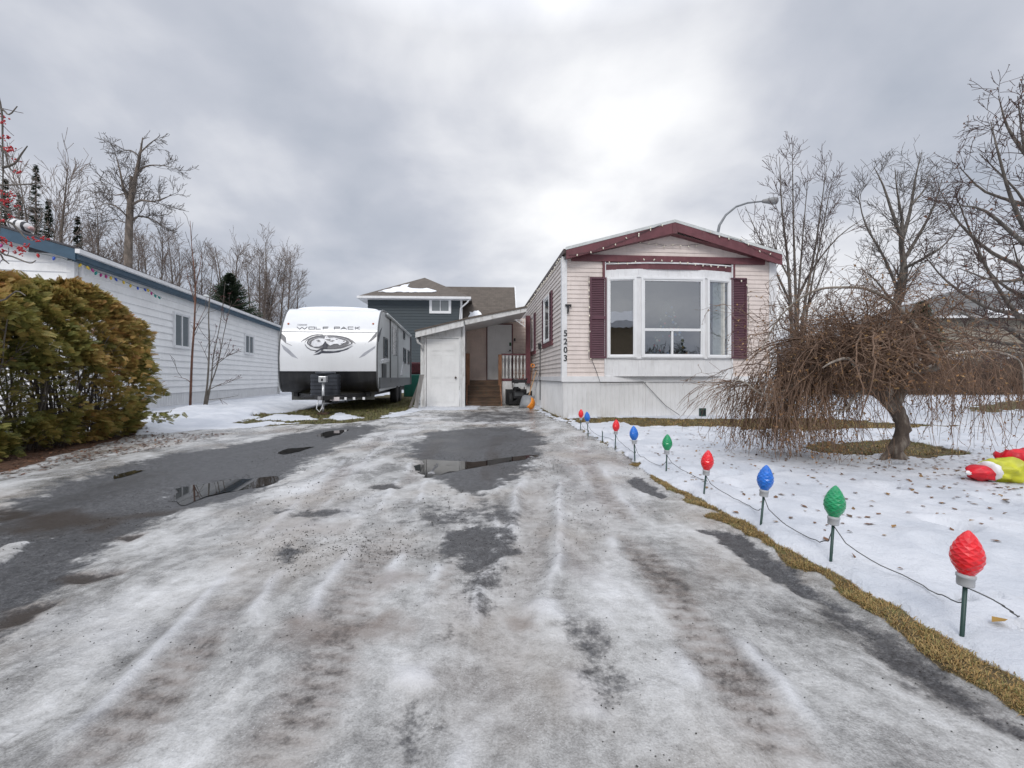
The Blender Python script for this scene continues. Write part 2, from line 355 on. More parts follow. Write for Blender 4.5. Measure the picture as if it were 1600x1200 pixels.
def field(x, y):
    """everything known about the ground at x, y: height and surface masks"""
    xw = x+.06*fbm(x*3.1, y*3.1, 5)*np.clip(y, 1, 6)*.5; yw = y+.10*fbm(x*2.7, y*2.7, 9)*np.clip(y, 1, 6)*.5
    xw = xw+.03*fbm(x*17, y*17, 15); yw = yw+.04*fbm(x*17, y*17, 19)
    fine = fbm(x*9, y*9, 31, 4); broad = fbm(x*1.3, y*1.1, 37, 4)
    eR = np.interp(y, [a for a, b in EDGE_R], [b for a, b in EDGE_R]); sR = np.interp(y, [a for a, b in SNOW_R], [b for a, b in SNOW_R])
    jag = (fbm(x*7, y*7, 41, 4)*.10+fbm(x*25, y*25, 43, 2)*.03)*np.clip(y/3, .7, 3)
    dR = x-eR+jag*.6; dS = x-sR+jag
    lawn = ss(dS, -.02, .05)                       # snow of the lawn
    strip = ss(dR+.20*(fbm(x*5, y*5, 47, 4)), -.015, .03)*(1-lawn)
    verge = sdist(xw, yw, VERGE_L); vl = ss(verge, -.05, .06)
    ice = np.ones_like(x); dirt = np.zeros_like(x); white = np.zeros_like(x)
    for p in ASPH:
        a = ss(sdist(xw, yw, p)+(.16+.03*yw)*fine, -.10, .18+.02*yw); ice = ice*(1-a)
    icepatch = ss(sdist(xw, yw, polyG((-40, 880), (0, 855), (40, 850), (10, 880), (-60, 900))), -.02, .03)
    ice = np.maximum(ice, icepatch*.9)
    for p, s, keep, br in THIN:
        a = ss(sdist(xw, yw, p)+s*fine*2.2, -s, s*.9); ice = np.minimum(ice, 1-a*(1-keep)); dirt = np.maximum(dirt, a*br)
    for p, s, v in BROWN:
        dirt = np.maximum(dirt, v*ss(sdist(xw, yw, p)+s*fine*1.5, -s, s))
    for p, s, v in WHITE:
        white = np.maximum(white, v*ss(sdist(xw, yw, p)+s*fine*2, -s, s))
    # the wheel rut and its crumbled rims
    rut = [G(*q) for q in ((845, 752), (838, 790), (834, 830), (822, 880), (800, 930), (785, 980), (770, 1060), (760, 1150))]
    rx = np.interp(y, [b for a, b in rut[::-1]], [a for a, b in rut[::-1]])
    rng = ss(y, .9, 1.3)*(1-ss(y, 3.6, 4.3)); dx = x-rx+.05*fbm(x*5, y*5, 51)
    w = .115
    rutm = np.exp(-(dx/w)**4)*rng; rim = (np.exp(-((np.abs(dx)-w*1.35)/.035)**2))*rng*ss(y, 1.6, 2.3)
    rim = rim*(.6+1.2*(fbm(x*14, y*14, 53)+.2)); rim = np.clip(rim, 0, 1)
    white = np.maximum(white, rim*.9); dirt = np.maximum(dirt, rutm*.22)
    for q, tw_, st_ in TRACKS:
        g_ = [G(*k) for k in q]; rx2 = np.interp(y, [b for a, b in g_[::-1]], [a for a, b in g_[::-1]]); d_ = x-rx2+.07*fbm(x*3, y*3, 55)
        tm_ = np.exp(-(d_/tw_)**4)*ss(y, .8, 1.2)*(1-ss(y, 5.5, 7.5))*ss(fbm(x*1.6, y*1.2, 57)+.5, .36, .60); side_ = np.exp(-((np.abs(d_)-tw_*1.3)/.03)**2)*tm_.max()*ss(y, .8, 1.2)*(1-ss(y, 5, 7))*ss(fbm(x*2.6, y*2.2, 58)+.5, .45, .65)
        tr_ = tm_*(.75+.5*(np.sin(y*95+x*18) > .2)); dirt = np.maximum(dirt, tr_*.50*st_/.5); ice = np.minimum(ice, 1-.30*tr_); white = np.maximum(white, side_*.85)
    # ground kinds off the drive
    snow = np.zeros_like(x); grass = np.zeros_like(x); soil = np.zeros_like(x)
    snow = np.maximum(snow, lawn); grass = np.maximum(grass, strip)
    for p, s in ((polyG((885, 657), (940, 654), (1110, 657), (1260, 655), (1400, 664), (1500, 668), (1400, 675), (1240, 672), (1100, 670), (1000, 671), (960, 664), (905, 666)), .25),
                 (polyG((1150, 668), (1260, 663), (1400, 671), (1260, 678), (1150, 676)), .3),
                 (polyG((1255, 700), (1290, 694), (1420, 692), (1520, 714), (1440, 722), (1350, 720), (1290, 714)), .15),
                 (polyG((1490, 640), (1560, 628), (1660, 625), (1640, 640), (1540, 648)), .7),
                 (polyG((1380, 612), (1520, 608), (1560, 614), (1430, 619)), 1.5),
                 (polyG((840, 640), (850, 639), (888, 655), (895, 662), (880, 659)), .08)):
        a = ss(sdist(xw, yw, p)+s*fine*2, -s*.5, s*.5)
        if y.size: grass = np.maximum(grass, a*lawn); snow = snow*(1-a)
    mp_ = ss(fbm(x*4.5, y*4.5, 101, 4), .20, .27)*ss(fbm(x*.7, y*.7, 103, 3), .02, .15)*lawn; grass = np.maximum(grass, mp_*.9); snow = snow*(1-mp_)
    leftg = np.zeros_like(x)
    for p, s in ((polyG((365, 662), (420, 650), (480, 640), (520, 632), (600, 618), (648, 612), (655, 632), (620, 655), (560, 664), (440, 668)), .2),
                 (polyG((395, 650), (470, 644), (480, 648), (400, 655)), .12)):
        leftg = np.maximum(leftg, ss(sdist(xw, yw, p)+s*fine*2, -s*.5, s*.5))
    for p, s in ((polyG((400, 657), (430, 648), (470, 650), (500, 657), (450, 660)), .15), (polyG((510, 655), (530, 646), (552, 650), (570, 654), (530, 658)), .12),
                 (polyG((595, 655), (610, 646), (640, 642), (650, 646), (625, 654)), .15), (polyG((370, 668), (420, 660), (470, 662), (400, 668)), .12)):
        leftg = leftg*(1-ss(sdist(xw, yw, p)+s*fine, -s*.3, s*.3))
    soilm = ss(sdist(xw, yw, np.array([(-9, 3.0), (-4.2, 3.0), (-4.66, 4.25), (-5.2, 5.56), (-5.62, 6.75), (-5.9, 7.3), (-9, 7.3)]))+.08*fine, -.04, .08)
    sl = vl*(1-leftg)*(1-soilm)
    snow = np.where(vl > .01, np.maximum(snow, sl), snow); grass = np.maximum(grass, leftg*vl); soil = soilm*vl
    # heights
    z = .016*ice+ice*(.016*fbm(x*2.2, y*1.6, 61, 4)+.010*fbm(x*13, y*10, 63, 3))*(1-.4*ss(y, 5, 9)) + .012*white
    z = z+(-.016*rutm+.018*rim)*ice+.022*np.maximum(fbm(x*4.2, y*3.2, 65, 5), 0)*ice*(1-ss(y, 5, 8))
    z = z+.004*fbm(x*3, y*3, 71)*(1-ice)
    for p in PUDDLES: z = z-.014*ss(sdist(xw, yw, p), -.10, .04)
    lump = .055*fbm(x*1.7, y*1.7, 81, 4)+.030*fbm(x*7, y*7, 83, 4)
    for fx, fy in PITS:
        d2_ = ((x-fx)/.085)**2+((y-fy)/.13)**2; lump = lump-.06*np.exp(-d2_**1.5)+.012*np.exp(-(np.sqrt(d2_)-1.4)**2*6)
    near = ss(lawn+vl, .0, .8)
    z = z*(1-near)
    zl = .045+lump*1.0+.02*ss(dS, 0, .25); z = z+lawn*snow*zl+strip*.012+lawn*(1-snow)*(.012+.3*lump)
    bank = sdist(x, y, polyG((160, 690), (205, 655), (330, 632), (470, 618), (480, 636), (390, 656), (300, 670)))
    zb = .03+lump+.11*ss(bank, -.15, .6)*(1+1.2*fbm(x*1.4, y*1.4, 91))
    z = z+vl*np.where(snow > grass+soil, zb, .01+.3*lump)
    z = z+ss(y, 26, 60)*.02
    return z, dict(ice=ice*(1-near), snow=np.clip(snow, 0, 1), grass=np.clip(grass, 0, 1), soil=soil, dirt=dirt, white=white, lawn=lawn, verge=vl)
def gz(x, y): return float(field(np.array([float(x)]), np.array([float(y)]))[0][0])
def ground_mat(name):
    m, nt, b = new_mat(name); t = NT(nt)
    p = t.pos(); ps = t.pos((1.0, .55, 1)); A = t.attr
    ice, snow, grass, soil, dirt, white = [A(k) for k in ('ice', 'snow', 'grass', 'soil', 'dirt', 'white')]
    # asphalt: aggregate and damp patches
    cell = t.vor(p, 210, out='Color'); sepc = t.nd('ShaderNodeSeparateColor'); t.L.new(cell, sepc.inputs[0])
    agg = t.mix(t.m('POWER', sepc.outputs[0], 2.0), (.034, .035, .037), (.21, .21, .215))
    damp = t.noise(ps, 2.3, 5); asph = t.mix(t.rng(damp, .35, .65), t.mix(.45, agg, (.03, .03, .033)), agg)
    wr = t.m('ADD', t.m('MULTIPLY', t.noise(p, 24, 5, .7), .6), t.m('MULTIPLY', t.noise(p, 75, 4, .7), .4)); asph = t.mix(t.rng(wr, .36, .64), t.mix(.55, asph, (.012, .012, .013)), t.mix(.12, asph, (.30, .30, .305)))
    asph = t.mix(t.m('MULTIPLY', dirt, .9), asph, (.030, .019, .011))
    # ice: milky lumps, grey clear parts, grit
    n1 = t.noise(ps, 3.2, 7, .62, .4); n2 = t.noise(p, 17, 5, .65); n3 = t.noise(p, 70, 3, .6)
    v = t.m('ADD', t.m('ADD', t.m('MULTIPLY', n1, .62), t.m('MULTIPLY', n2, .30)), t.m('MULTIPLY', n3, .10))
    v = t.m('ADD', v, t.m('MULTIPLY', t.m('SUBTRACT', t.noise(p, 1.0, 4, .5), .5), .22)); n4 = t.noise(p, 190, 2, .6); v = t.m('ADD', v, t.m('MULTIPLY', t.m('SUBTRACT', n4, .5), .20)); icec = t.ramp(v, [(.36, (.115, .112, .106)), (.45, (.245, .24, .23)), (.53, (.39, .385, .372)), (.68, (.61, .608, .60))])
    gr_ = t.vor(p, 95); grp = t.noise(p, 7, 4, .6); icec = t.mix(t.m('MULTIPLY', t.m('MULTIPLY', t.rng(gr_, .22, .10), t.rng(grp, .50, .66)), .6), icec, (.74, .74, .74))
    ck = t.vor(t.nd('ShaderNodeVectorMath', operation='ADD').outputs[0], 1) if False else None
    wv_ = t.nd('ShaderNodeVectorMath', operation='ADD'); t.L.new(p, wv_.inputs[0]); nn_ = t.nd('ShaderNodeTexNoise'); nn_.inputs['Scale'].default_value = 6; t.L.new(p, nn_.inputs['Vector']); sc_n = t.nd('ShaderNodeVectorMath', operation='SCALE'); sc_n.inputs['Scale'].default_value = .25; t.L.new(nn_.outputs['Color'], sc_n.inputs[0]); t.L.new(sc_n.outputs[0], wv_.inputs[1])
    crk = t.vor(wv_.outputs[0], 5.5, 'DISTANCE_TO_EDGE'); crm = t.m('MULTIPLY', t.rng(crk, .035, .0), t.rng(t.noise(p, 1.7, 4), .50, .66)); icec = t.mix(t.m('MULTIPLY', crm, .45), icec, (.12, .115, .11))
    icec = t.mix(t.m('MULTIPLY', white, .62), icec, (.66, .665, .68))
    icec = t.mix(t.m('MULTIPLY', dirt, .85), icec, (.130, .085, .060))
    warm = t.noise(p, 1.1, 3); icec = t.mix(t.m('MULTIPLY', t.rng(warm, .46, .70), .48), icec, (.29, .245, .20))
    speck = t.vor(p, 60); spk2 = t.noise(p, 5, 4, .6)
    sp = t.m('MULTIPLY', t.rng(speck, .16, .08), t.rng(spk2, .50, .70)); icec = t.mix(t.m('MULTIPLY', sp, .75), icec, (.05, .045, .04))
    edge = t.m('ADD', t.m('ADD', ice, t.m('MULTIPLY', t.m('SUBTRACT', n2, .5), 1.1)), t.m('MULTIPLY', t.m('SUBTRACT', n3, .5), .7)); edge = t.m('ADD', edge, t.m('MULTIPLY', t.m('SUBTRACT', n1, .5), 1.0))
    fi = t.rng(edge, .18, .78)
    c = t.mix(fi, asph, icec)
    # off the drive
    sn = t.mix(t.rng(t.noise(p, 2.0, 6, .6), .35, .7), (.49, .51, .545), (.61, .62, .645))
    snd = t.noise(p, 6, 5, .65); sn = t.mix(t.m('MULTIPLY', t.rng(snd, .60, .80), .25), sn, (.45, .42, .38))
    gn = t.noise(p, 9, 5, .6); gr = t.ramp(gn, [(.3, (.05, .036, .018)), (.5, (.11, .08, .032)), (.62, (.085, .09, .026)), (.75, (.17, .125, .055))])
    so = t.ramp(t.noise(p, 28, 5, .7), [(.3, (.025, .014, .008)), (.55, (.09, .042, .02)), (.75, (.16, .075, .035))])
    thr = t.m('MULTIPLY', t.m('SUBTRACT', t.noise(p, 30, 3), .5), .5)
    c = t.mix(t.rng(t.m('ADD', grass, thr), .3, .6), c, gr)
    c = t.mix(t.rng(t.m('ADD', soil, thr), .3, .6), c, so)
    fs = t.rng(t.m('ADD', snow, thr), .32, .62); c = t.mix(fs, c, sn)
    t.set(b.inputs['Base Color'], c)
    rice = t.mixf(t.rng(n1, .38, .62), .13, .46); r = t.mixf(fi, t.mixf(t.rng(damp, .35, .65), .33, .55), rice)
    r = t.mixf(t.rng(t.m('ADD', grass, soil), .1, .5), r, .9); r = t.mixf(fs, r, .62)
    t.set(b.inputs['Roughness'], r); b.inputs['Specular IOR Level'].default_value = .45
    hb = t.mixf(fi, t.m('ADD', t.m('MULTIPLY', sepc.outputs[0], .45), t.m('MULTIPLY', wr, .9)), t.m('ADD', t.m('MULTIPLY', n2, .9), t.m('MULTIPLY', n3, .25)))
    hb = t.mixf(fs, hb, t.m('ADD', t.m('MULTIPLY', t.noise(p, 45, 5, .7), .5), t.m('ADD', t.noise(p, 9, 4, .6), t.m('MULTIPLY', t.noise(p, 22, 4, .65), .7))))
    t.set(b.inputs['Normal'], t.bump(hb, .75, .016))
    return m
M['ground'] = ground_mat('ice_asphalt_snow')
def build_ground():
    rows = [-0.6]; 
    while rows[-1] < 34: rows.append(rows[-1]+.0062*(abs(rows[-1])+1.15)*(1 if rows[-1] > .4 else 3))
    ys = np.array(rows); nx = 880; us = np.linspace(-1.42, 1.42, nx)
    Y, U = np.meshgrid(ys, us, indexing='ij'); X = U*(np.abs(Y)+2.0)
    z, A = field(X.ravel(), Y.ravel())
    V = np.stack([X.ravel(), Y.ravel(), z], 1)
    ny = len(ys); i = np.arange(ny-1)[:, None]*nx+np.arange(nx-1)
    F = np.stack([i, i+1, i+nx+1, i+nx], -1).reshape(-1, 4)
    fa = lambda k: A[k][F].mean(1)
    kind = np.zeros(len(F), int)
    lw = fa('lawn'); vg = fa('verge'); sn = fa('snow'); grs = fa('grass')
    kind[(grs > .5) & (lw+vg < 1.5) & (vg < .5)] = 2
    kind[lw > .5] = 1; kind[vg > .5] = 3
    cx_ = V[F][:, :, 0].mean(1); cy_ = V[F][:, :, 1].mean(1)
    kind[(kind == 2) & (cy_ > 4.6)] = 0
    names = {0: 'driveway', 1: 'snowy_lawn', 2: 'grass_edge', 3: 'snow_verge'}
    for k, nm in names.items():
        f = F[kind == k]
        if not len(f): continue
        u, inv = np.unique(f, return_inverse=True)
        np_mesh(nm, V[u], inv.reshape(f.shape), M['ground'], smooth=True, kind='structure', attrs={a: A[a][u] for a in ('ice', 'snow', 'grass', 'soil', 'dirt', 'white')})
    # wide snowy ground out to the horizon, a little lower
    xs = np.concatenate([np.linspace(-400, -60, 12), np.linspace(-55, 55, 60), np.linspace(60, 400, 12)]); y2 = np.concatenate([np.linspace(-120, 30, 30), np.linspace(34, 700, 24)])
    Xb, Yb = np.meshgrid(xs, y2); zb = np.full(Xb.size, -.06)
    zb = np.where((Yb.ravel() > 33), .03, zb)
    n2 = len(xs); i = np.arange(len(y2)-1)[:, None]*n2+np.arange(n2-1)
    F2 = np.stack([i, i+1, i+n2+1, i+n2], -1).reshape(-1, 4); on = np.ones(Xb.size); ze = on*0
    np_mesh('ground', np.stack([Xb.ravel(), Yb.ravel(), zb], 1), F2, M['ground'], smooth=True, kind='structure', attrs=dict(ice=ze, snow=on, grass=ze, soil=ze, dirt=ze, white=ze))
build_ground()
# puddles: still water lying in the dips of the asphalt
m, nt, b = new_mat('puddle_water'); b.inputs['Base Color'].default_value = (.018, .017, .015, 1); b.inputs['Roughness'].default_value = .02
b.inputs['IOR'].default_value = 1.33; b.inputs['Specular IOR Level'].default_value = .8; M['water'] = m
rs = random.Random(4)
for k, p in enumerate(PUDDLES):
    c = p.mean(0); pts = []
    for i in range(len(p)):
        a, b_ = p[i], p[(i+1) % len(p)]
        for s in np.linspace(0, 1, 6)[:-1]:
            q = a+(b_-a)*s; pts.append(c+(q-c)*(1.03+rs.uniform(-.11, .09)))
    MB().add([(q[0], q[1], -.0055) for q in pts], [tuple(range(len(pts)))]).build('puddle', M['water'], kind='structure')
# ================================================================== BUILDINGS
M['siding_cream'] = mat('siding_cream', (.70, .615, .57), .55, .07, 3, dirt=.22, dirtc=(.36, .31, .27))
M['siding_side'] = mat('siding_pale', (.66, .60, .56), .55, .07, 3, dirt=.25, dirtc=(.36, .32, .28))
M['siding_porch'] = mat('siding_beige', (.76, .63, .56), .6, .08, 3, dirt=.2, dirtc=(.3, .22, .17))
M['white_metal'] = mat('white_sheet_metal', (.70, .70, .70), .45, .05, 2, dirt=.35, dirtc=(.42, .40, .37))
M['white_trim'] = mat('white_trim', (.74, .74, .745), .45, .05, 4, dirt=.22, dirtc=(.35, .33, .30))
M['burgundy'] = mat('burgundy_paint', (.135, .042, .050), .5, .15, 5, dirt=.25, dirtc=(.22, .12, .12))
M['burgundy_vinyl'] = mat('burgundy_vinyl', (.105, .042, .058), .5, .10, 6)
M['white_vinyl'] = mat('white_vinyl', (.78, .785, .79), .3, .03, 4)
M['roof_metal'] = mat('roof_metal', (.40, .42, .42), .45, .1, 3, dirt=.4, dirtc=(.2, .19, .17))
M['drip_white'] = mat('drip_edge', (.55, .57, .56), .4, .1, 6, dirt=.3, dirtc=(.3, .29, .26))
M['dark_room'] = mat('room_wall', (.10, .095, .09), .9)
M['curtain'] = mat('net_curtain', (.55, .55, .52), .9, .15, 12)
M['black'] = mat('black_plastic', (.018, .018, .02), .45, .2)
M['black_letters'] = mat('black_letters', (.012, .012, .015), .4)
M['wood_brown'] = mat('stained_wood', (.22, .105, .055), .65, .35, 9, dirt=.6, dirtc=(.06, .04, .025), stretch=(1, 1, .3))
M['wood_dark'] = mat('damp_step_wood', (.085, .048, .027), .6, .4, 9, dirt=.7, dirtc=(.05, .05, .03), stretch=(.25, 1, 1))
M['door_white'] = mat('white_door', (.76, .76, .75), .4, .04, 3, dirt=.12, dirtc=(.3, .3, .28))
M['old_white'] = mat('weathered_white_paint', (.66, .66, .65), .6, .08, 5, dirt=.55, dirtc=(.22, .19, .16))
M['shingle_brown'] = None
def glass_mat(name, tint=(.75, .78, .78), refl=.5):
    m, nt, b = new_mat(name); t = NT(nt)
    gl = t.nd('ShaderNodeBsdfGlossy'); gl.inputs['Roughness'].default_value = .01; gl.inputs['Color'].default_value = (.92, .95, 1, 1)
    tr = t.nd('ShaderNodeBsdfTransparent'); tr.inputs['Color'].default_value = (*tint, 1)
    lw = t.nd('ShaderNodeLayerWeight'); lw.inputs['Blend'].default_value = .25
    f = t.m('ADD', refl, t.m('MULTIPLY', lw.outputs['Facing'], .5), clamp=True)
    bn = t.bump(t.noise(t.pos(), 2.2, 2), .03, .05); t.L.new(bn, gl.inputs['Normal'])
    mx = t.nd('ShaderNodeMixShader'); t.set(mx.inputs[0], f); t.L.new(tr.outputs[0], mx.inputs[1]); t.L.new(gl.outputs[0], mx.inputs[2])
    t.L.new(mx.outputs[0], nt.nodes['Material Output'].inputs[0]); return m
M['glass'] = glass_mat('window_glass', (.6, .65, .65), .27)
def dark_glass(name, c=(.03, .035, .04), r=.06):
    m, nt, b = new_mat(name); b.inputs['Base Color'].default_value = (*c, 1); b.inputs['Roughness'].default_value = r; b.inputs['Specular IOR Level'].default_value = .8
    return m
M['dark_glass'] = dark_glass('dark_window_glass'); M['grey_glass'] = dark_glass('blinds_window_glass', (.16, .18, .19), .15)
def shingle_mat(name, c, snowy=0):
    m, nt, b = new_mat(name); t = NT(nt); p = t.pos()
    br = t.nd('ShaderNodeTexBrick'); t.L.new(t.pos((1, 1, 1)), br.inputs['Vector']); br.inputs['Scale'].default_value = 1
    br.inputs['Brick Width'].default_value = .3; br.inputs['Row Height'].default_value = .14; br.inputs['Mortar Size'].default_value = .006
    br.inputs['Color1'].default_value = (*[x*.75 for x in c], 1); br.inputs['Color2'].default_value = (*[x*1.25 for x in c], 1); br.inputs['Mortar'].default_value = (*[x*.4 for x in c], 1)
    cc = t.mix(.5, br.outputs['Color'], t.ramp(t.noise(p, 3, 6, .7), [(.3, tuple(x*.7 for x in c)), (.7, tuple(x*1.3 for x in c))]))
    t.set(b.inputs['Base Color'], cc); b.inputs['Roughness'].default_value = .85; return m
M['shingle'] = shingle_mat('brown_shingles', (.115, .095, .078))
M['shingle_grey'] = shingle_mat('grey_shingles', (.13, .13, .128))
M['snow'] = mat('roof_snow', (.82, .83, .85), .6, .04, 5, bump=.5, bscale=12)
class Frame:
    """ground-plan frame of a building: u along its front, v into the depth, z up"""
    def __init__(s, o, deg):
        s.o = Vector((o[0], o[1])); a = R(deg); s.a = a; s.c, s.s = math.cos(a), math.sin(a)
    def uz(s, px, py, v=0.0):       # where the front plane v = const is met
        dx = (px-CX)/FOC; ox, oy = s.o.x-s.s*v, s.o.y+s.c*v
        u = (ox-dx*oy)/(dx*s.s-s.c); Y = oy+u*s.s; return u, CAM_H+(HY-py)/FOC*Y
    def u(s, px, v=0.0): return s.uz(px, HY, v)[0]
    def z(s, px, py, v=0.0): return s.uz(px, py, v)[1]
    def vz(s, px, py, u=0.0):       # where the side plane u = const is met
        dx = (px-CX)/FOC; ox, oy = s.o.x+s.c*u, s.o.y+s.s*u
        v = (ox-dx*oy)/(s.s+dx*s.c); Y = oy+v*s.c; return v, CAM_H+(HY-py)/FOC*Y
    def loc(s, x, y): d = Vector((x, y))-s.o; return (d.x*s.c+d.y*s.s, -d.x*s.s+d.y*s.c)
def lap(mb, a, b, z0, z1, pitch, out, depth=.016, top=None):
    """horizontal lap siding on the line a->b (u,v pairs), outward direction out; top(s) caps the height along the wall"""
    a = Vector(a); b = Vector(b); o = Vector(out); n = max(1, round((z1-z0)/pitch)); h = (z1-z0)/n
    for i in range(n):
        za, zb = z0+i*h, z0+(i+1)*h
        s0, s1 = 0.0, 1.0
        if top is not None:
            s0, s1 = top(za+h*.5)
            if s1-s0 < .01: continue
        p, q = a+(b-a)*s0, a+(b-a)*s1
        w = [p+o*depth, q+o*depth, q, p, p, q]
        vs = [(p.x+o.x*depth, p.y+o.y*depth, za), (q.x+o.x*depth, q.y+o.y*depth, za), (q.x+o.x*.002, q.y+o.y*.002, zb), (p.x+o.x*.002, p.y+o.y*.002, zb),
              (p.x+o.x*.002, p.y+o.y*.002, za), (q.x+o.x*.002, q.y+o.y*.002, za)]
        mb.add(vs, [(0, 1, 2, 3), (4, 5, 1, 0)])
def ribs(mb, a, b, z0, z1, pitch, out, depth=.010, jitter=0):
    """vertical ribbed sheet on the line a->b"""
    a = Vector(a); b = Vector(b); o = Vector(out); L = (b-a).length; n = max(1, round(L/pitch)); vs = []; fs = []
    for i in range(n+1):
        for k, (ds, dd) in enumerate(((-.010, 0), (-.004, depth), (.004, depth), (.010, 0))):
            s = min(max(i*L/n+ds, 0), L); p = a+(b-a)*(s/L)+o*(.002+dd)
            vs += [(p.x, p.y, z0), (p.x, p.y, z1)]
    m = len(vs)//2
    for i in range(m-1): fs.append((2*i, 2*i+2, 2*i+3, 2*i+1))
    mb.add(vs, fs)
class Facet:
    """vertical working plane from a to b with outward normal to the viewer side: box(s0,s1,z0,z1,d0,d1)"""
    def __init__(s, a, b, out): s.a = Vector(a); d = Vector(b)-s.a; s.L = d.length; s.d = d.normalized(); s.o = Vector(out).normalized()
    def p(s, t, z, d): q = s.a+s.d*t+s.o*d; return (q.x, q.y, z)
    def box(s, mb, t0, t1, z0, z1, d0, d1):
        return mb.prism([s.p(t0, z0, d0), s.p(t1, z0, d0), s.p(t1, z1, d0), s.p(t0, z1, d0)], Vector(s.p(t0, z0, d1))-Vector(s.p(t0, z0, d0)))
    def frame(s, mb, t0, t1, z0, z1, w, d0, d1):
        s.box(mb, t0, t0+w, z0, z1, d0, d1); s.box(mb, t1-w, t1, z0, z1, d0, d1)
        s.box(mb, t0+w, t1-w, z0, z0+w, d0, d1); s.box(mb, t0+w, t1-w, z1-w, z1, d0, d1)
    def quad(s, mb, t0, t1, z0, z1, d):
        mb.add([s.p(t0, z0, d), s.p(t1, z0, d), s.p(t1, z1, d), s.p(t0, z1, d)], [(0, 1, 2, 3)])
def text_mesh(s, name, m, parent, size, ext=.004, sx=1.0, bold=.0, shear=0, **k):
    cu = bpy.data.curves.new(name, 'FONT'); cu.body = s; cu.size = size; cu.extrude = ext; cu.offset = bold; cu.shear = shear; cu.align_x = 'CENTER'
    tmp = bpy.data.objects.new(name+'_tmp', cu); col.objects.link(tmp); bpy.context.view_layer.update()
    me = bpy.data.meshes.new_from_object(tmp.evaluated_get(bpy.context.evaluated_depsgraph_get()))
    bpy.data.objects.remove(tmp); me.name = name; me.materials.clear(); me.materials.append(m)
    o = bpy.data.objects.new(name, me); col.objects.link(o); o.parent = parent; o.scale = (sx, 1, 1); tag(o, **k); return o
# ------------------------------------------------------------------ the cream mobile home
HF = Frame((1.11, 9.92), 4.58)
home = empty('mobile_home', (1.11, 9.92, 0), HF.a, label='cream mobile home with burgundy shutters, gable front and wide bay window', cat='mobile home')
W = 4.85; LEN = 15.5; OV = .20
zb0 = HF.z(1000, 596.5); zb1 = HF.z(1000, 588)       # belt board
zbeam0, zbeam1 = HF.z(1050, 411.6), HF.z(1050, 401.4)
zeave = HF.z(883, 400); 
bayL, bayR = HF.u(946), HF.u(1142); zbay0, zbay1 = HF.z(1040, 588), HF.z(1040, 411.6)
mb = MB()
lap(mb, (.06, 0), (bayL, 0), zb1, zbeam1, .094, (0, -1)); lap(mb, (bayR, 0), (W-.06, 0), zb1, zbeam1, .094, (0, -1))
zpk = HF.z(1053, 356); cu_ = HF.u(1053.8)
def gcap(z):
    f = (z-zbeam1)/(zpk-zbeam1); return (.03+f*(cu_/W-.03), .97-f*(.97-cu_/W))
lap(mb, (0, 0), (W, 0), zbeam1, zpk, .094, (0, -1), top=gcap)
mb.build('wall_siding', M['siding_cream'], home)
mb = MB(); lap(mb, (0, LEN), (0, .06), zb1, zeave+.02, .100, (-1, 0), .02); mb.build('wall_siding', M['siding_side'], home, label='pale side wall siding')
mb = MB(); mb.add([(W, 0, .1), (W, LEN, .1), (W, LEN, zeave), (W, 0, zeave)], [(0, 1, 2, 3)]); mb.add([(0, LEN, .1), (W, LEN, .1), (W, LEN, zeave), (cu_, LEN, zpk), (0, LEN, zeave)], [(0, 1, 2, 3, 4)])
mb.build('rear_wall', M['siding_side'], home)
mb = MB(); ribs(mb, (0, 0), (W, 0), -.05, zb0, .105, (0, -1)); ribs(mb, (0, LEN), (0, 0), -.05, zb0, .105, (-1, 0))
for s_ in (1.85,): mb.box(s_, s_+.05, -.022, -.004, 0, zb0)
mb.build('skirting', M['white_metal'], home)
mb = MB(); mb.box(-.03, W+.03, -.035, .0, zb0, zb1); mb.box(-.035, 0, 0, LEN, zb0+.01, zb1); mb.build('belt_board', M['white_trim'], home)
mb = MB(); mb.box(-.03, .085, -.030, .0, zb1, zbeam1-.05); mb.box(-.030, 0, 0, .09, zb1, zeave-.04)
mb.box(W-.14, W+.03, -.030, 0, zb1, zbeam1+.02); mb.build('corner_trim', M['white_trim'], home, split=True)
mb = MB(); mb.box(HF.u(892.5), HF.u(1193), -.06, 0, zbeam0, zbeam1); mb.box(HF.u(941), HF.u(944.5), -.045, 0, HF.z(942, 434), zbeam0); mb.box(HF.u(1144), HF.u(1147), -.045, 0, HF.z(1145, 434), zbeam0)
mb.build('front_beam', M['burgundy'], home)
# roof
v0 = -OV; uL, zL = HF.uz(884.5, 388, v0); uR, zR = HF.uz(1221, 395.5, v0); uP, zP = HF.uz(1053.8, 345, v0)
mb = MB()
th = .05
for (ua, za, ub, zb_) in ((uL, zL, uP, zP), (uP, zP, uR, zR)):
    mb.prism([(ua, v0, za-th), (ub, v0, zb_-th), (ub, v0, zb_), (ua, v0, za)], (0, LEN+OV+.1, 0))
mb.build('roof', M['roof_metal'], home)
mb = MB()
for (ua, za, ub, zb_) in ((uL-.01, zL, uP, zP), (uP, zP, uR+.01, zR)):
    mb.prism([(ua, v0-.035, za-.04), (ub, v0-.035, zb_-.04), (ub, v0-.035, zb_+.022), (ua, v0-.035, za+.022)], (0, .032, 0))
mb.build('drip_edge', M['drip_white'], home)
mb = MB(); rk = .25
for (ua, za, ub, zb_) in ((uL, zL, uP-.05, zP-.012), (uP+.05, zP-.012, uR, zR)):
    mb.prism([(ua, v0-.03, za-rk+.02), (ub, v0-.03, zb_-rk-.02), (ub, v0-.03, zb_-.045), (ua, v0-.03, za-.045)], (0, .028, 0))
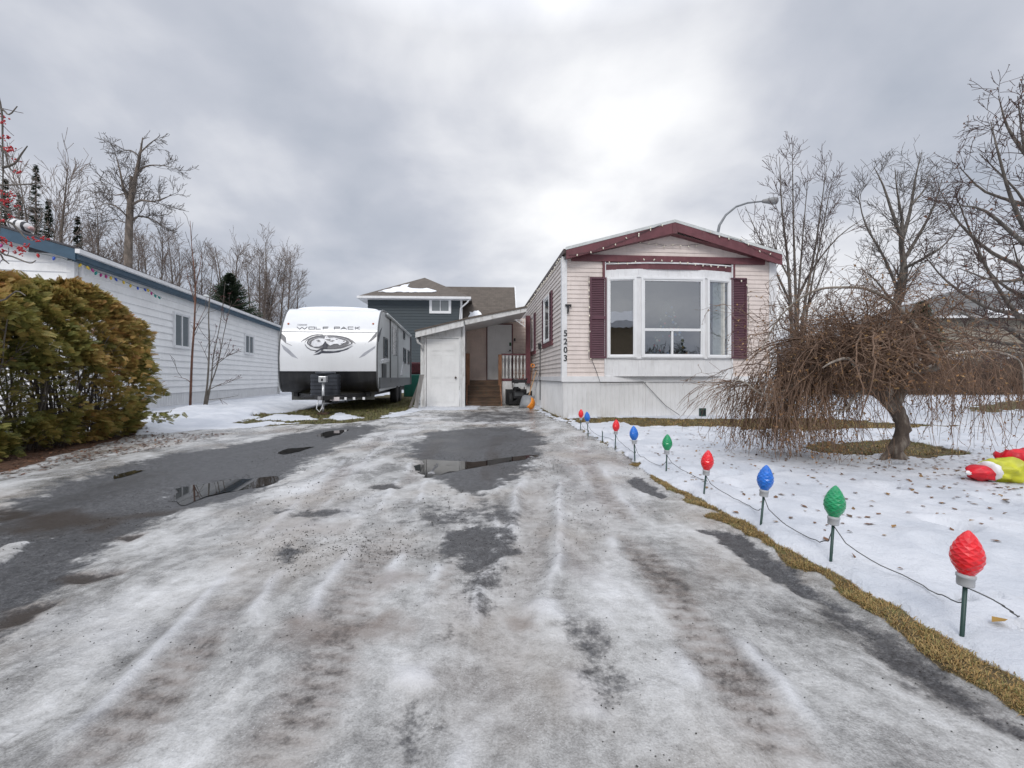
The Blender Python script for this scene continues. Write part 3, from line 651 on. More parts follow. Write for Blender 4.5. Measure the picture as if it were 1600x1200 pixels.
mb.prism([(uP-.05, v0-.037, zP-rk-.035), (uP+.05, v0-.037, zP-rk-.035), (uP+.05, v0-.037, zP-.06), (uP, v0-.037, zP-.048), (uP-.05, v0-.037, zP-.06)], (0, .03, 0))
mb.build('rake_board', M['burgundy'], home)
mb = MB()  # soffits under the overhangs
mb.add([(uL, v0, zL-.2), (uP, v0, zP-.27), (uP, 0, zP-.27), (uL, 0, zL-.2)], [(0, 1, 2, 3)]); mb.add([(uP, v0, zP-.27), (uR, v0, zR-.2), (uR, 0, zR-.2), (uP, 0, zP-.27)], [(0, 1, 2, 3)])
mb.box(uL+.02, .0, 0, LEN, zL-.20, zL-.19); mb.build('soffit', M['burgundy'], home)
M['gutter_brown'] = mat('brown_gutter', (.075, .052, .045), .5, .2)
mb = MB(); mb.box(uL-.05, uL+.0, v0+.02, LEN, zL-.10, zL-.005); mb.box(uL, uL+.02, v0+.02, LEN, zL-.2, zL-.052); mb.build('eave_gutter', M['gutter_brown'], home)
mb = MB(); mb.box(W+.05, uR, 0, LEN, zR-.2, zR-.06); mb.build('fascia_board', M['burgundy'], home)
# bay window
bay = empty('bay_window'); bay.parent = home
BV = -.14
k1, k2 = HF.u(998, BV), HF.u(1101.5, BV)
pts = [(bayL, -.0), (k1, BV), (k2, BV), (bayR, -.0)]
def outn(a, b): d = Vector(b)-Vector(a); return Vector((d.y, -d.x)).normalized()
zs0, zs1 = HF.z(1050, 559, BV), HF.z(1050, 434, BV)
FAC = [Facet(a, b, outn(a, b)) for a, b in zip(pts[:-1], pts[1:])]
mb = MB()
for f in FAC:
    ribs(mb, f.a, f.a+f.d*f.L, zbay0, zs0-.02, .155, f.o, .006)
mb.build('apron', M['white_trim'], bay)
mb = MB()
for f in FAC: ribs(mb, f.a, f.a+f.d*f.L, zs1, HF.z(1050, 421, BV), .155, f.o, .005)
mb.build('header', M['white_trim'], bay)
mb = MB()
sill = [(p[0], p[1]-.03) for p in pts]; sill[0] = (bayL-.02, 0); sill[-1] = (bayR+.02, 0)
for (za, zb_) in ((zs0-.025, zs0), (zs1-.005, zs1+.018)): mb.prism([(x, y, za) for x, y in [(sill[0][0], 0), (sill[1][0]-.03, sill[1][1]), (sill[2][0]+.03, sill[2][1]), (sill[3][0], 0)]], (0, 0, zb_-za))
mb.box(bayL-.03, bayL, -.04, 0, zbay0, zbay1); mb.box(bayR, bayR+.03, -.04, 0, zbay0, zbay1)
mb.build('casing', M['white_trim'], bay)
mb = MB(); zt = HF.z(1050, 421.5, BV)
a_ = [(bayL, -.01), (k1-.25, BV*.6), (k1+.2, BV-.02), ((k1+k2)/2, BV-.04), (k2-.2, BV-.02), (k2+.2, BV*.6), (bayR, -.01)]
mb.prism([(x, y, zt) for x, y in a_]+[(bayR, 0.0, zt), (bayL, 0.0, zt)], (0, 0, HF.z(1050, 413, BV)-zt)); mb.build('valance', M['burgundy'], bay)
mb = MB(); zt2 = HF.z(1050, 413, BV); mb.prism([(x*1.0, y-.02, zt2) for x, y in a_]+[(bayR, 0.0, zt2), (bayL, 0.0, zt2)], (0, 0, .03)); mb.build('bay_roof', M['white_trim'], bay)
def window_on(f, t0, t1, z0, z1, parent, mulls=(), mv=(), fw=.045, sash=.035, d=.02, gm=None, fmat=None, name='window', pd=.04):
    fr = MB(); f.frame(fr, t0, t1, z0, z1, fw, -.02, d+.035); fm = fmat or M['white_vinyl']
    o = fr.build('frame', fm, parent, bevel=.004)
    s = MB(); f.frame(s, t0+fw, t1-fw, z0+fw, z1-fw, sash, -.01, d+.018)
    for z in mulls: f.box(s, t0+fw+sash, t1-fw-sash, z-.028, z+.028, -.01, d+.022)
    for (t, za, zb_) in mv: f.box(s, t-.022, t+.022, za, zb_, -.008, d+.016)
    s.build('sash', fm, parent)
    g = MB(); f.quad(g, t0+fw, t1-fw, z0+fw, z1-fw, .008 if gm is None else pd); g.build('pane', gm or M['glass'], parent)
f = FAC[0]
window_on(f, .035, f.L-.05, zs0, zs1, bay, fw=.05, sash=.02)
f = FAC[1]; zc = HF.z(1050, 515.5, BV); tc_ = HF.u(1049.5, BV)-k1
window_on(f, .045, f.L-.03, zs0, zs1, bay, mulls=(zc,), mv=((tc_, zs0+.07, zc-.02),), fw=.045, sash=.035)
f = FAC[2]; window_on(f, .03, f.L-.035, zs0, zs1, bay, fw=.05, sash=.02)
mb = MB()
for f, (t0, t1) in ((FAC[0], (FAC[0].L-.05, FAC[0].L)), (FAC[1], (0, .045)), (FAC[1], (FAC[1].L-.03, FAC[1].L)), (FAC[2], (0, .03)), (FAC[0], (0, .035)), (FAC[2], (FAC[2].L-.035, FAC[2].L))):
    f.box(mb, t0, t1, zs0, zs1, -.03, .012)
mb.build('mullion', M['white_trim'], bay, split=True)
# room behind the bay
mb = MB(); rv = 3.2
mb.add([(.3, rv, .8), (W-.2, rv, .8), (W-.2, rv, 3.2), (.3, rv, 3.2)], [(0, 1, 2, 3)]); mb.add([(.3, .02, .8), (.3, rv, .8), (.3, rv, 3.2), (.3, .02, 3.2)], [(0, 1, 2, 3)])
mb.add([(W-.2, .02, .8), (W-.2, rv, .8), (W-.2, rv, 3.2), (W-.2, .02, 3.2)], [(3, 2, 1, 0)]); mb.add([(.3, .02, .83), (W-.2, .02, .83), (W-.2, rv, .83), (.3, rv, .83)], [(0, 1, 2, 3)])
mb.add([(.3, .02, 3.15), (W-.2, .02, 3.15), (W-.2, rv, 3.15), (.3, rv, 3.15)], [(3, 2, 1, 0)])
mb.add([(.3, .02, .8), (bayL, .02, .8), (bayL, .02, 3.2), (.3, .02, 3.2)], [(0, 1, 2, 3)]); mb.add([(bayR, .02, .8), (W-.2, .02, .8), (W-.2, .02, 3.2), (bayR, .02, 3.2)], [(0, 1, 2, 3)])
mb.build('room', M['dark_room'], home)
mb = MB(); vs = []; n_ = 24
for i in range(n_+1): x = k2+.22+i*.012; y = -.06+.012*math.sin(i*2.1); vs += [(x, y, zs0+.05), (x, y, zs1-.03)]
mb.add(vs, [(2*i, 2*i+2, 2*i+3, 2*i+1) for i in range(n_)], True); mb.build('curtain', M['curtain'], home)
# shutters on the front
def shutter(f, t0, t1, z0, z1, parent, name='shutter', lab=None):
    mb = MB(); f.frame(mb, t0, t1, z0, z1, .035, .0, .035); zm = (z0+z1)/2; f.box(mb, t0+.035, t1-.035, zm-.03, zm+.03, 0, .033)
    f.box(mb, t0+.035, t1-.035, z0+.035, z1-.035, 0, .006)
    for (a, b) in ((z0+.035, zm-.03), (zm+.03, z1-.035)):
        n = int((b-a)/.038)
        for i in range(n):
            z = a+(i+.5)*(b-a)/n; q = [f.p(t0+.035, z-.016, .026), f.p(t1-.035, z-.016, .026), f.p(t1-.035, z+.012, .010), f.p(t0+.035, z+.012, .010)]
            mb.add(q+[f.p(t0+.035, z-.018, .006), f.p(t1-.035, z-.018, .006)], [(0, 1, 2, 3), (4, 5, 1, 0)])
    mb.build(name, M['burgundy_vinyl'], parent, label=lab)
FR = Facet((0, 0), (W, 0), (0, -1))
shutter(Facet((HF.u(921.5, -.02), -.018), (HF.u(948, -.02), -.018), (0, -1)), 0, HF.u(947.2, -.02)-HF.u(921.5, -.02), HF.z(935, 560), HF.z(935, 434), home)
shutter(Facet((HF.u(1141.5, -.02), -.018), (HF.u(1166, -.02), -.018), (0, -1)), 0, HF.u(1166, -.02)-HF.u(1141.5, -.02), HF.z(1155, 560.5), HF.z(1155, 435), home)
# side windows with shutters
SD = Facet((0, LEN), (0, 0), (-1, 0))
def side_win(pn, pf, ytop, ybot, sh):
    v1, za = HF.vz(pn, ytop); v2, _ = HF.vz(pf, ytop); _, zb_ = HF.vz(pn, ybot)
    w = empty('window'); w.parent = home; window_on(SD, LEN-v2, LEN-v1, zb_, za, w, mulls=(), fw=.05, sash=.04, d=.03, gm=M['dark_glass'])
    mb = MB(); SD.box(mb, LEN-v2-.35, LEN-v1+.35, zb_-.12, zb_-.01, .0, .05); mb.build('sill_board', M['burgundy'], w)
    for (a, b) in ((LEN-v2-.32, LEN-v2-.02), (LEN-v1+.02, LEN-v1+.32)):
        f = Facet((-.02, LEN), (-.02, 0), (-1, 0)); shutter(f, a, b, zb_-.02, za+.03, w)
side_win(861.2, 852.5, 459, 533, 1); side_win(835.8, 831, 492, 548, 1)
mb = MB(); v_, z_ = HF.vz(846, 541); mb.box(-.09, -.01, v_-.06, v_+.06, z_-.08, z_+.08); mb.tube([(-.04, v_, z_-.08), (-.04, v_, .25)], .012, 6); mb.build('meter_box', M['black'], home)
# number, bracket
for ch, py in (('5', 525.2), ('2', 538), ('0', 551), ('3', 564)):
    o = text_mesh(ch, 'house_number', M['black_letters'], home, .185, .004, .95, .003)
    o.location = (HF.u(883.6, -.035), -.036, HF.z(883.6, py, -.035)); o.rotation_euler = (R(90), 0, 0)
mb = MB(); ub, zb_ = HF.uz(888, 478, -.03); mb.box(ub-.07, ub+.06, -.07, -.03, zb_-.012, zb_+.03); mb.tube([(ub-.01, -.05, zb_), (ub-.015, -.08, zb_-.10), (ub-.02, -.05, zb_-.17)], [.02, .022, .012], 8)
mb.tube([(ub+.03, -.05, zb_+.03), (ub+.05, -.05, zb_-.02)], .012, 6); mb.build('flag_bracket', M['black'], home)
# pale corner post that carries the porch
mb = MB(); v_, _ = HF.vz(829, 560); 
# ------------------------------------------------------------------ christmas tree inside the bay
xt = empty('christmas_tree', HF.o.to_3d()+Vector((0, 0, 0)), HF.a, label='decorated indoor christmas tree seen dimly through the bay window', cat='christmas tree')
cxu, cxv = HF.u(1043, .55), .55; zb_ = .86
rnd = np.random.default_rng(5); lines = []; rad = []
for i in range(420):
    h = rnd.uniform(0, 1)**.8; z = zb_+.1+h*1.75; L = (1-h)*.62+.06; a = rnd.uniform(0, 6.28)
    s = np.linspace(0, 1, 4)[:, None]; d = np.array([math.cos(a), math.sin(a), -.25])
    p0 = np.array([cxu, cxv, z]); lines.append(p0+d*L*s); rad.append(np.array([.022, .03, .028, .006]))
V_, F_ = np_tubes(lines, rad, 4)
M['xmas_green'] = mat('dark_artificial_needles', (.02, .06, .035), .8, .5, 30)
np_mesh('branches', V_, F_, M['xmas_green'], xt)
ocols = [(.5, .03, .04), (.55, .5, .35), (.08, .2, .45), (.5, .52, .55), (.45, .3, .06)]
for ci, oc in enumerate(ocols):
    mb = MB()
    for i in range(13):
        h = rnd.uniform(.15, .95); a = rnd.uniform(3.3, 6.1); L = (1-h)*.60+.06; c = (cxu+L*math.cos(a), cxv+L*math.sin(a), zb_+.05+h*1.75-.25*L)
        r = rnd.uniform(.018, .035); mb.lathe([(r*math.sin(t), -r*math.cos(t)) for t in np.linspace(.15, 3.0, 6)], 8, c)
    mb.build('ornaments', mat('ornament_paint', oc, .2), xt, kind='stuff')
mb = MB(); mb.tube([(cxu, cxv, .84), (cxu, cxv, 2.5)], [.03, .01], 6); mb.build('trunk', M['wood_dark'], xt)
# ------------------------------------------------------------------ string lights on the cream home
def light_string(name, pts, parent_frame, label, bulbs, cols, group=None, rise=0.0, drop=.05, wire=None, seed=3):
    """a cable along pts with small bulbs hanging from it"""
    r = random.Random(seed)
    root = empty(name, parent_frame[0], parent_frame[1], label=label, cat='string lights', group=group)
    path = []
    for a, b in zip(pts[:-1], pts[1:]):
        a = Vector(a); b = Vector(b); n = max(2, int((b-a).length/.09))
        for i in range(n):
            s = i/n; path.append(a+(b-a)*s+Vector((r.uniform(-.006, .006), 0, r.uniform(-.012, .012)-.02*math.sin(math.pi*s))))
    path.append(Vector(pts[-1]))
    MB().tube(path, .004, 4).build('cable', wire or M['black'], root)
    acc = 0; step = bulbs; nb = 0; mbs = [MB() for _ in cols]
    for i in range(len(path)-1):
        acc += (path[i+1]-path[i]).length
        if acc > step:
            acc = 0; c = path[i]; ax = Vector((r.uniform(-.5, .5), r.uniform(-.5, 0), -1 if r.random() < .75 else .6)).normalized()
            MB().lathe([(.006, 0), (.013, .012), (.016, .026), (.010, .042), (.002, .05)], 6, c, ax).build('bulb', cols[nb % len(cols)], root); nb += 1
    return root
M['bulb_clear'] = mat('clear_bulb', (.75, .70, .58), .2)
HP = (HF.o.to_3d(), HF.a)
y_ = v0-.045
light_string('string_lights', [(uL+.05, y_, zL-.16), (uL+.8, y_, zL+.02), (uP-.3, y_, zP-.10), (uP-.9, y_+.01, zP-.42+.1)], HP, 'clear bulb string lights along the left rake of the cream gable', .21, [M['bulb_clear']], seed=1)
light_string('string_lights', [(uP-1.0, -.05, zbeam1+.32), (uP-.35, -.05, zbeam1+.26), (uP+.2, -.05, zbeam1+.25), (uP+.75, -.05, zbeam1+.31)], HP, 'dark cable with bulbs sagging across the cream pediment under the peak', .11, [M['bulb_clear']], seed=2)
light_string('string_lights', [(uP+.7, y_, zP-.24), (uP+1.4, y_, zP-.38), (uR-.05, y_, zR-.16)], HP, 'clear bulb string lights along the right rake of the cream gable', .19, [M['bulb_clear']], seed=3)
light_string('string_lights', [(bayL-.03, -.09, zbeam0-.05), (bayL+.8, BV-.07, zt2+.06), (k2-.6, BV-.07, zt2+.05), (bayR, -.09, zbeam0-.06)], HP, 'string of small clear bulbs draped over the top of the bay window', .15, [M['bulb_clear']], seed=4)
light_string('string_lights', [(uL-.07, 0, zL-.14), (uL-.07, 3, zL-.13), (uL-.07, 7.5, zL-.15)], HP, 'clear bulb string lights under the side gutter of the cream home', .13, [M['bulb_clear']], seed=5)
light_string('string_lights', [(HF.u(920, -.06), -.06, zs1+.02), (HF.u(921, -.06), -.06, zs1-.9), (HF.u(920, -.06), -.06, zs0-.02), (HF.u(926, -.06), -.06, zs0-.05)], HP, 'thin light string running down beside the left burgundy shutter', .16, [M['bulb_clear']], seed=6)
light_string('string_lights', [(HF.u(1150, -.06), -.06, zs1+.03), (HF.u(1167, -.06), -.06, zs1+.02), (HF.u(1170, -.06), -.06, zs1-.5), (HF.u(1168, -.06), -.06, zs0+.1)], HP, 'thin light string running down beside the right burgundy shutter', .16, [M['bulb_clear']], seed=7)
o = MB().tube([(HF.u(925, -.05), -.05, zs0-.05), (HF.u(932, -.05), -.05, zb1+.1), (HF.u(938, -.06), -.06, zb0-.02), (HF.u(1005, -.05), -.05, zb0), (HF.u(1022, -.04), -.04, .55), (HF.u(1040, -.04), -.04, .28), (HF.u(1062, -.1), -.10, .07)], .006, 5).build('extension_cord', M['black'], None, label='dark extension cord hanging down the white skirting below the bay window', cat='cord')
o.location = HF.o.to_3d(); o.rotation_euler = (0, 0, HF.a)
mb = MB(); c = G(1097, 655); 
root = empty('outlet_stake', (c[0], c[1]-.02, .02), .1, label='small dark green outdoor power outlet stake by the white skirting', cat='outlet')
M['green_plastic'] = mat('dark_green_plastic', (.02, .055, .045), .5)
MB().box(-.07, .07, -.03, .03, .05, .22).build('box', M['green_plastic'], root, bevel=.008); MB().box(-.015, .015, -.008, .008, -.05, .05).build('stake', M['green_plastic'], root)
MB().box(-.05, -.01, -.038, -.031, .08, .18).build('cover', M['black'], root); MB().box(.012, .052, -.038, -.031, .08, .18).build('cover', M['black'], root)
# ------------------------------------------------------------------ porch between shed and home
def L2(x, y): return HF.loc(x, y)
porch = empty('porch', HF.o.to_3d(), HF.a, label='open porch with beige siding, white entry door and sloping shingled roof', cat='porch')
vD = L2(-.9, 16.15)[1]; zf = .81
vdeck = L2(-.4, 15.15)[1]; ush = L2(-1.42, 13.6)[0]
mb = MB(); lap(mb, (ush-.05, vD), (-.02, vD), zf, 3.25, .125, (0, -1), .03, top=lambda z: (0, 1) if z < 2.6 else (min(1, (z-2.6)/.42), 1)); mb.build('wall_siding', M['siding_porch'], porch)
mb = MB(); mb.box(ush, -.02, vdeck, vD, zf-.06, zf); mb.build('deck', M['wood_dark'], porch)
d0, d1 = HF.u(759.8, vD), HF.u(801, vD); zd1 = HF.z(780, 506, vD)
dr = empty('door'); dr.parent = porch; FD = Facet((0, vD-.02), (1, vD-.02), (0, -1))
mb = MB(); FD.box(mb, d0+.04, d1-.04, zf+.02, zd1-.04, .02, .05)
def six_panel(f, mb, t0, t1, z0, z1, d, six=True):
    w = t1-t0; h = z1-z0
    for (a, b) in ((.12, .45), (.55, .88)):
        for (c, e) in ((.06, .36), (.42, .76), (.81, .93)):
            f.frame(mb, t0+a*w, t0+b*w, z0+c*h, z0+e*h, .012, d, d+.006)
            f.box(mb, t0+a*w+.035, t0+b*w-.035, z0+c*h+.035, z0+e*h-.035, d, d+.008)
six_panel(FD, mb, d0+.04, d1-.04, zf+.02, zd1-.04, .05)
mb.build('leaf', M['door_white'], dr)
mb = MB(); FD.frame(mb, d0, d1, zf-.02, zd1, .04, .018, .065); mb.build('frame', M['burgundy'], dr)
M['green_leafs'] = mat('wreath_green', (.03, .09, .04), .7); mb = MB(); h_ = HF.uz(797, 538, vD); FD.box(mb, h_[0]-.035, h_[0]+.035, h_[1]-.06, h_[1]+.06, .05, .07); mb.build('door_hanger', M['green_leafs'], dr)
mb = MB(); mb.lathe([(.012, 0), (.03, .02), (.03, .05), (.01, .06)], 10, (HF.u(796.5, vD), vD-.05, HF.z(796, 548, vD)), Vector((0, -1, 0))); mb.build('handle', M['black'], dr)
mb = MB(); q = HF.uz(804, 531, vD); FD.box(mb, q[0]-.03, q[0]+.03, q[1]-.05, q[1]+.05, .02, .05); mb.build('doorbell', M['black'], porch)
# porch roof and its fascia
vf = L2(-.8, 13.95)[1]
a0, za = HF.uz(725, 499.5, vf); a1, zb_ = HF.uz(823, 480.5, vf); _, zc0 = HF.uz(725, 508, vf); _, zc1 = HF.uz(823, 487, vf)
mb = MB(); mb.prism([(a0, vf, zc0), (a1, vf, zc1), (a1, vf, zb_), (a0, vf, za)], (0, .03, 0)); mb.build('fascia_board', M['old_white'], porch)
mb = MB(); mb.prism([(a0, vf-.03, za), (a1, vf-.03, zb_), (a1, vf-.03, zb_+.05), (a0, vf-.03, za+.05)], (0, vD-vf+1.5, 0)); mb.build('roof', M['shingle'], porch)
mb = MB(); mb.add([(a0, vf, zc0+.02), (a1, vf, zc1+.02), (a1, vD, zc1+.02), (a0, vD, zc0+.02)], [(0, 1, 2, 3)]); mb.build('ceiling', M['white_trim'], porch)
pu0, pu1 = HF.u(821.5, vdeck-.1), HF.u(828.5, vdeck-.1)
mb = MB(); mb.box(pu0, pu1-.0, vdeck-.16, vdeck-.04, zf-.1, zc1+.02); mb.build('post', M['burgundy'], porch)
# scroll bracket
mb = MB(); bx_, bz = HF.uz(820, 500, vf+.2); yv = vf+.2
mb.bar((bx_-.32, yv, bz), (bx_, yv, bz), .02, .025); mb.bar((bx_, yv, bz), (bx_, yv, bz-.22), .02, .025, (0, 1, 0)); mb.bar((bx_-.28, yv, bz-.01), (bx_-.01, yv, bz-.2), .02, .02)
mb.tube([(bx_-.11+.05*math.cos(t), yv, bz-.075+.05*math.sin(t)) for t in np.linspace(0, 6.28, 12)], .009, 5); mb.build('bracket', M['white_vinyl'], porch)
# railing
rl = empty('railing'); rl.parent = porch; vr = vdeck-.02
r0, r1 = HF.u(783.5, vr), HF.u(822.5, vr); zr = HF.z(800, 553.5, vr)
mb = MB(); mb.box(r0, r1, vr-.04, vr+.05, zr-.03, zr+.015); mb.box(r0, r1, vr-.02, vr+.03, zf-.02, zf+.06); mb.build('rail', M['burgundy'], rl, split=True)
prof = [(.022, 0), (.022, .1), (.012, .14), (.026, .24), (.034, .32), (.02, .46), (.012, .52), (.024, .56), (.024, .68)]
H_ = zr-.03-zf-.06
mb0 = MB(); mb0.lathe([(r*1.0, z*H_/.68) for r, z in prof], 10); mb0.box(-.028, .028, -.02, .02, 0, .09); mb0.box(-.028, .028, -.02, .02, H_-.1, H_)
bal = None
for i, t in enumerate(np.linspace(r0+.06, r1-.05, 7)):
    if bal is None: o = bal = mb0.build('baluster', M['old_white'], rl)
    else: o = bal.copy(); col.objects.link(o)
    o.location = (t, vr, zf+.06)
for pxa, pxb, top in ((778.5, 784, 554), (726.5, 734, 552.5)):
    q0, q1 = HF.u(pxa, vr-.05), HF.u(pxb, vr-.05); mb = MB(); mb.box(q0, q1, vr-.11, vr-.02, .1, HF.z(780, top, vr-.05)); mb.build('newel_post', M['wood_brown'], porch)
mb = MB(); ribs(mb, (HF.u(784, vr), vr), (0, vr), 0, zf-.02, .1, (0, -1)); mb.build('skirting', M['white_metal'], porch)
# steps
ps = empty('porch_steps', HF.o.to_3d(), HF.a, label='damp brown wooden steps up to the porch door', cat='steps')
s0, s1 = HF.u(731, vdeck-.5), HF.u(781, vdeck-.5); n = 4; dv = .25
for i in range(n):
    z1 = zf-(i+1)*zf/(n+1); vb = vdeck-(i+1)*dv
    MB().box(s0, s1, vb-.03, vb+dv-.01, z1-.04, z1).build('tread', M['wood_dark'], ps)
    MB().box(s0, s1, vb+dv-.010, vb+dv+.015, z1, z1+zf/(n+1)-.04).build('riser', M['wood_dark'], ps)
MB().box(s0, s1, vdeck-n*dv-.008, vdeck-n*dv+.016, 0, zf/(n+1)-.04).build('riser', M['wood_dark'], ps)
for u_ in (s0-.05, s1+.005):
    MB().prism([(u_, vdeck, 0), (u_, vdeck-n*dv-.02, 0), (u_, vdeck-n*dv-.02, .16), (u_, vdeck, zf)], (.045, 0, 0)).build('stringer', M['wood_brown'], ps)
# ------------------------------------------------------------------ shed
shed = empty('storage_shed', HF.o.to_3d(), HF.a, label='narrow white painted shed with panel door and peeling trim beside the porch steps', cat='shed')
vs_ = L2(-1.9, 13.6)[1]; FS = Facet((0, vs_), (1, vs_), (0, -1))
g0, g1 = HF.u(658, vs_), HF.u(726, vs_); e0, e1 = HF.u(666.6, vs_), HF.u(717.5, vs_); zd = HF.z(690, 529, vs_)
zl, zr_ = HF.z(658, 524, vs_), HF.z(726, 505, vs_)
mb = MB(); FS.box(mb, g0, e0-.05, 0, zl, -.05, 0); FS.box(mb, e1+.05, g1, 0, zr_-.06, -.05, 0); mb.prism([(e0-.05, vs_, zd+.05), (e1+.05, vs_, zd+.05), (g1, vs_, zd+.05), (g1, vs_, zr_), (g0, vs_, zl), (g0, vs_, zd+.05)], (0, .05, 0)); mb.box(g1-.05, g1, vs_+.05, vD, 0, zr_-.02); mb.box(g0, g0+.05, vs_+.05, vD, 0, zl-.02)
mb.build('wall', M['old_white'], shed)
mb = MB(); FS.box(mb, g0-.015, g0+.07, 0, zl-.01, .0, .02); FS.box(mb, g1-.06, g1+.01, 0, zr_-.02, .0, .022); FS.box(mb, e0-.055, e0-.01, 0, zd+.05, .0, .026); FS.box(mb, e1+.01, e1+.055, 0, zd+.05, .0, .026); FS.box(mb, e0-.01, e1+.01, zd+.01, zd+.06, .0, .024); mb.build('trim', M['old_white'], shed)
sdoor = empty('door'); sdoor.parent = shed; mb = MB(); FS.box(mb, e0, e1, .03, zd, -.04, -.005); six_panel(FS, mb, e0, e1, .03, zd, -.005)
mb.build('leaf', M['door_white'], sdoor); mb = MB(); mb.lathe([(.012, 0), (.03, .02), (.034, .045), (.015, .06)], 10, (HF.u(712, vs_), vs_, HF.z(712, 590, vs_)), Vector((0, -1, 0))); mb.build('handle', M['gutter_brown'], sdoor)
vff = vs_-.28; b0, zA = HF.uz(649, 518, vff); b1, zB = HF.uz(724.5, 500, vff); _, zA0 = HF.uz(649, 527.5, vff); _, zB0 = HF.uz(724.5, 509.5, vff)
mb = MB(); mb.prism([(b0, vff, zA0), (b1, vff, zB0), (b1, vff, zB), (b0, vff, zA)], (0, .03, 0)); mb.box(b0, b0+.03, vff+.03, vD, zA0, zA); mb.build('fascia_board', M['old_white'], shed)
mb = MB(); mb.prism([(b0-.02, vff-.03, zA), (b1+.01, vff-.03, zB+.005), (b1+.01, vff-.03, zB+.045), (b0-.02, vff-.03, zA+.04)], (0, vD-vff+1.5, 0)); mb.build('roof', M['shingle'], shed)
mb = MB(); q = HF.uz(651, 529, vff); mb.tube([(q[0], vff+.1, q[1]), (q[0]+.02, vff+.12, q[1]-.1), (q[0]+.12, vff+.2, q[1]-.16), (q[0]+.14, vff+.22, q[1]-.30)], .035, 8); mb.build('downspout', M['old_white'], shed)
# ------------------------------------------------------------------ the long white home on the left
LF = Frame((-9.6, 9.97), 11.84)
lh = empty('mobile_home', LF.o.to_3d(), LF.a, label='long white mobile home with blue trim behind the cedar hedge', cat='mobile home')
M['white_siding'] = mat('white_aluminium_siding', (.83, .83, .825), .5, .04, 2, dirt=.2, dirtc=(.48, .48, .47))
M['blue'] = mat('blue_fascia_paint', (.04, .085, .13), .5, .12, 4)
M['tar'] = mat('dark_roof_edge', (.07, .065, .07), .8, .2)
LLEN = LF.vz(437, 590)[0]; LW = 4.4
zE = LF.vz(200, 423)[1]-.0; zbl = LF.vz(240, 616)[1]
mb = MB(); lap(mb, (0, LLEN), (0, .04), zbl, zE-.24, .20, (1, 0), .034); mb.build('wall_siding', M['white_siding'], lh)
pkz = zE+.28*LW/2+.05
mb = MB(); lap(mb, (-LW, 0), (-.04, 0), zbl, pkz-.35, .20, (0, -1), .03, top=lambda z: (0, 1) if z < zE-.2 else (max(0, (z-zE+.2)/(.28*LW)), min(1, 1-(z-zE+.2)/(.28*LW)))); mb.build('wall_siding', M['white_siding'], lh)
mb = MB(); ribs(mb, (0, LLEN), (0, 0), -.05, zbl, .15, (1, 0), .008); ribs(mb, (-LW, 0), (0, 0), -.05, zbl, .15, (0, -1), .008); mb.build('skirting', M['white_metal'], lh)
mb = MB(); mb.box(-.12, .025, -.025, 0, zbl-.02, zE-.22); mb.box(0, .025, 0, .12, zbl-.02, zE-.22); mb.box(0, .02, LLEN-.12, LLEN, 0, zE-.25); mb.build('corner_trim', M['white_trim'], lh, split=True)
mb = MB(); ov = .22
mb.box(.03, ov-.03, -.1, LLEN+.1, zE-.25, zE-.235); mb.box(ov-.03, ov, -.25, LLEN+.1, zE-.235, zE-.12); mb.prism([(-LW/2, -.28, pkz-.02), (-LW/2, -.28, pkz-.25), (ov-.02, -.28, zE-.27), (ov-.02, -.28, zE-.03)], (0, .03, 0))
mb.prism([(-LW/2, -.28, pkz-.02), (-LW-ov, -.28, zE-.06), (-LW-ov, -.28, zE-.34), (-LW/2, -.28, pkz-.30)], (0, .03, 0)); mb.build('fascia_board', M['blue'], lh)
mb = MB(); mb.box(ov, ov+.09, -.32, LLEN+.1, zE-.12, zE-.03); mb.build('eave_gutter', M['white_trim'], lh)
mb = MB(); mb.prism([(-LW/2, -.3, pkz), (ov+.05, -.3, zE-.03), (ov+.05, -.3, zE), (-LW/2, -.3, pkz+.05), (-LW-ov, -.3, zE), (-LW-ov, -.3, zE-.03)], (0, LLEN+.5, 0)); mb.build('roof', M['tar'], lh)
mb = MB(); mb.box(.03, .09, .10, .17, .3, zE-.28); mb.build('downspout', M['white_trim'], lh)
mb = MB(); mb.box(.02, .10, LLEN-.4, LLEN-.3, .1, zE-.28); mb.box(.02, .06, LLEN-.22, LLEN-.12, .1, zE-.28); mb.build('downspout', M['old_white'], lh)
LS = Facet((0, 0), (0, LLEN), (1, 0))
for (a, b, yt, yb) in ((268.5, 294, 486, 543), (380.5, 394.5, 521, 553)):
    va, zt_ = LF.vz(a, yt); vb, _ = LF.vz(b, yt); _, z0_ = LF.vz(a, yb)
    if va > vb: va, vb = vb, va
    w = empty('window'); w.parent = lh; window_on(LS, va, vb, z0_, zt_, w, mv=(((va+vb)/2, z0_+.05, zt_-.05),), fw=.055, sash=.03, d=.05, gm=M['grey_glass'])
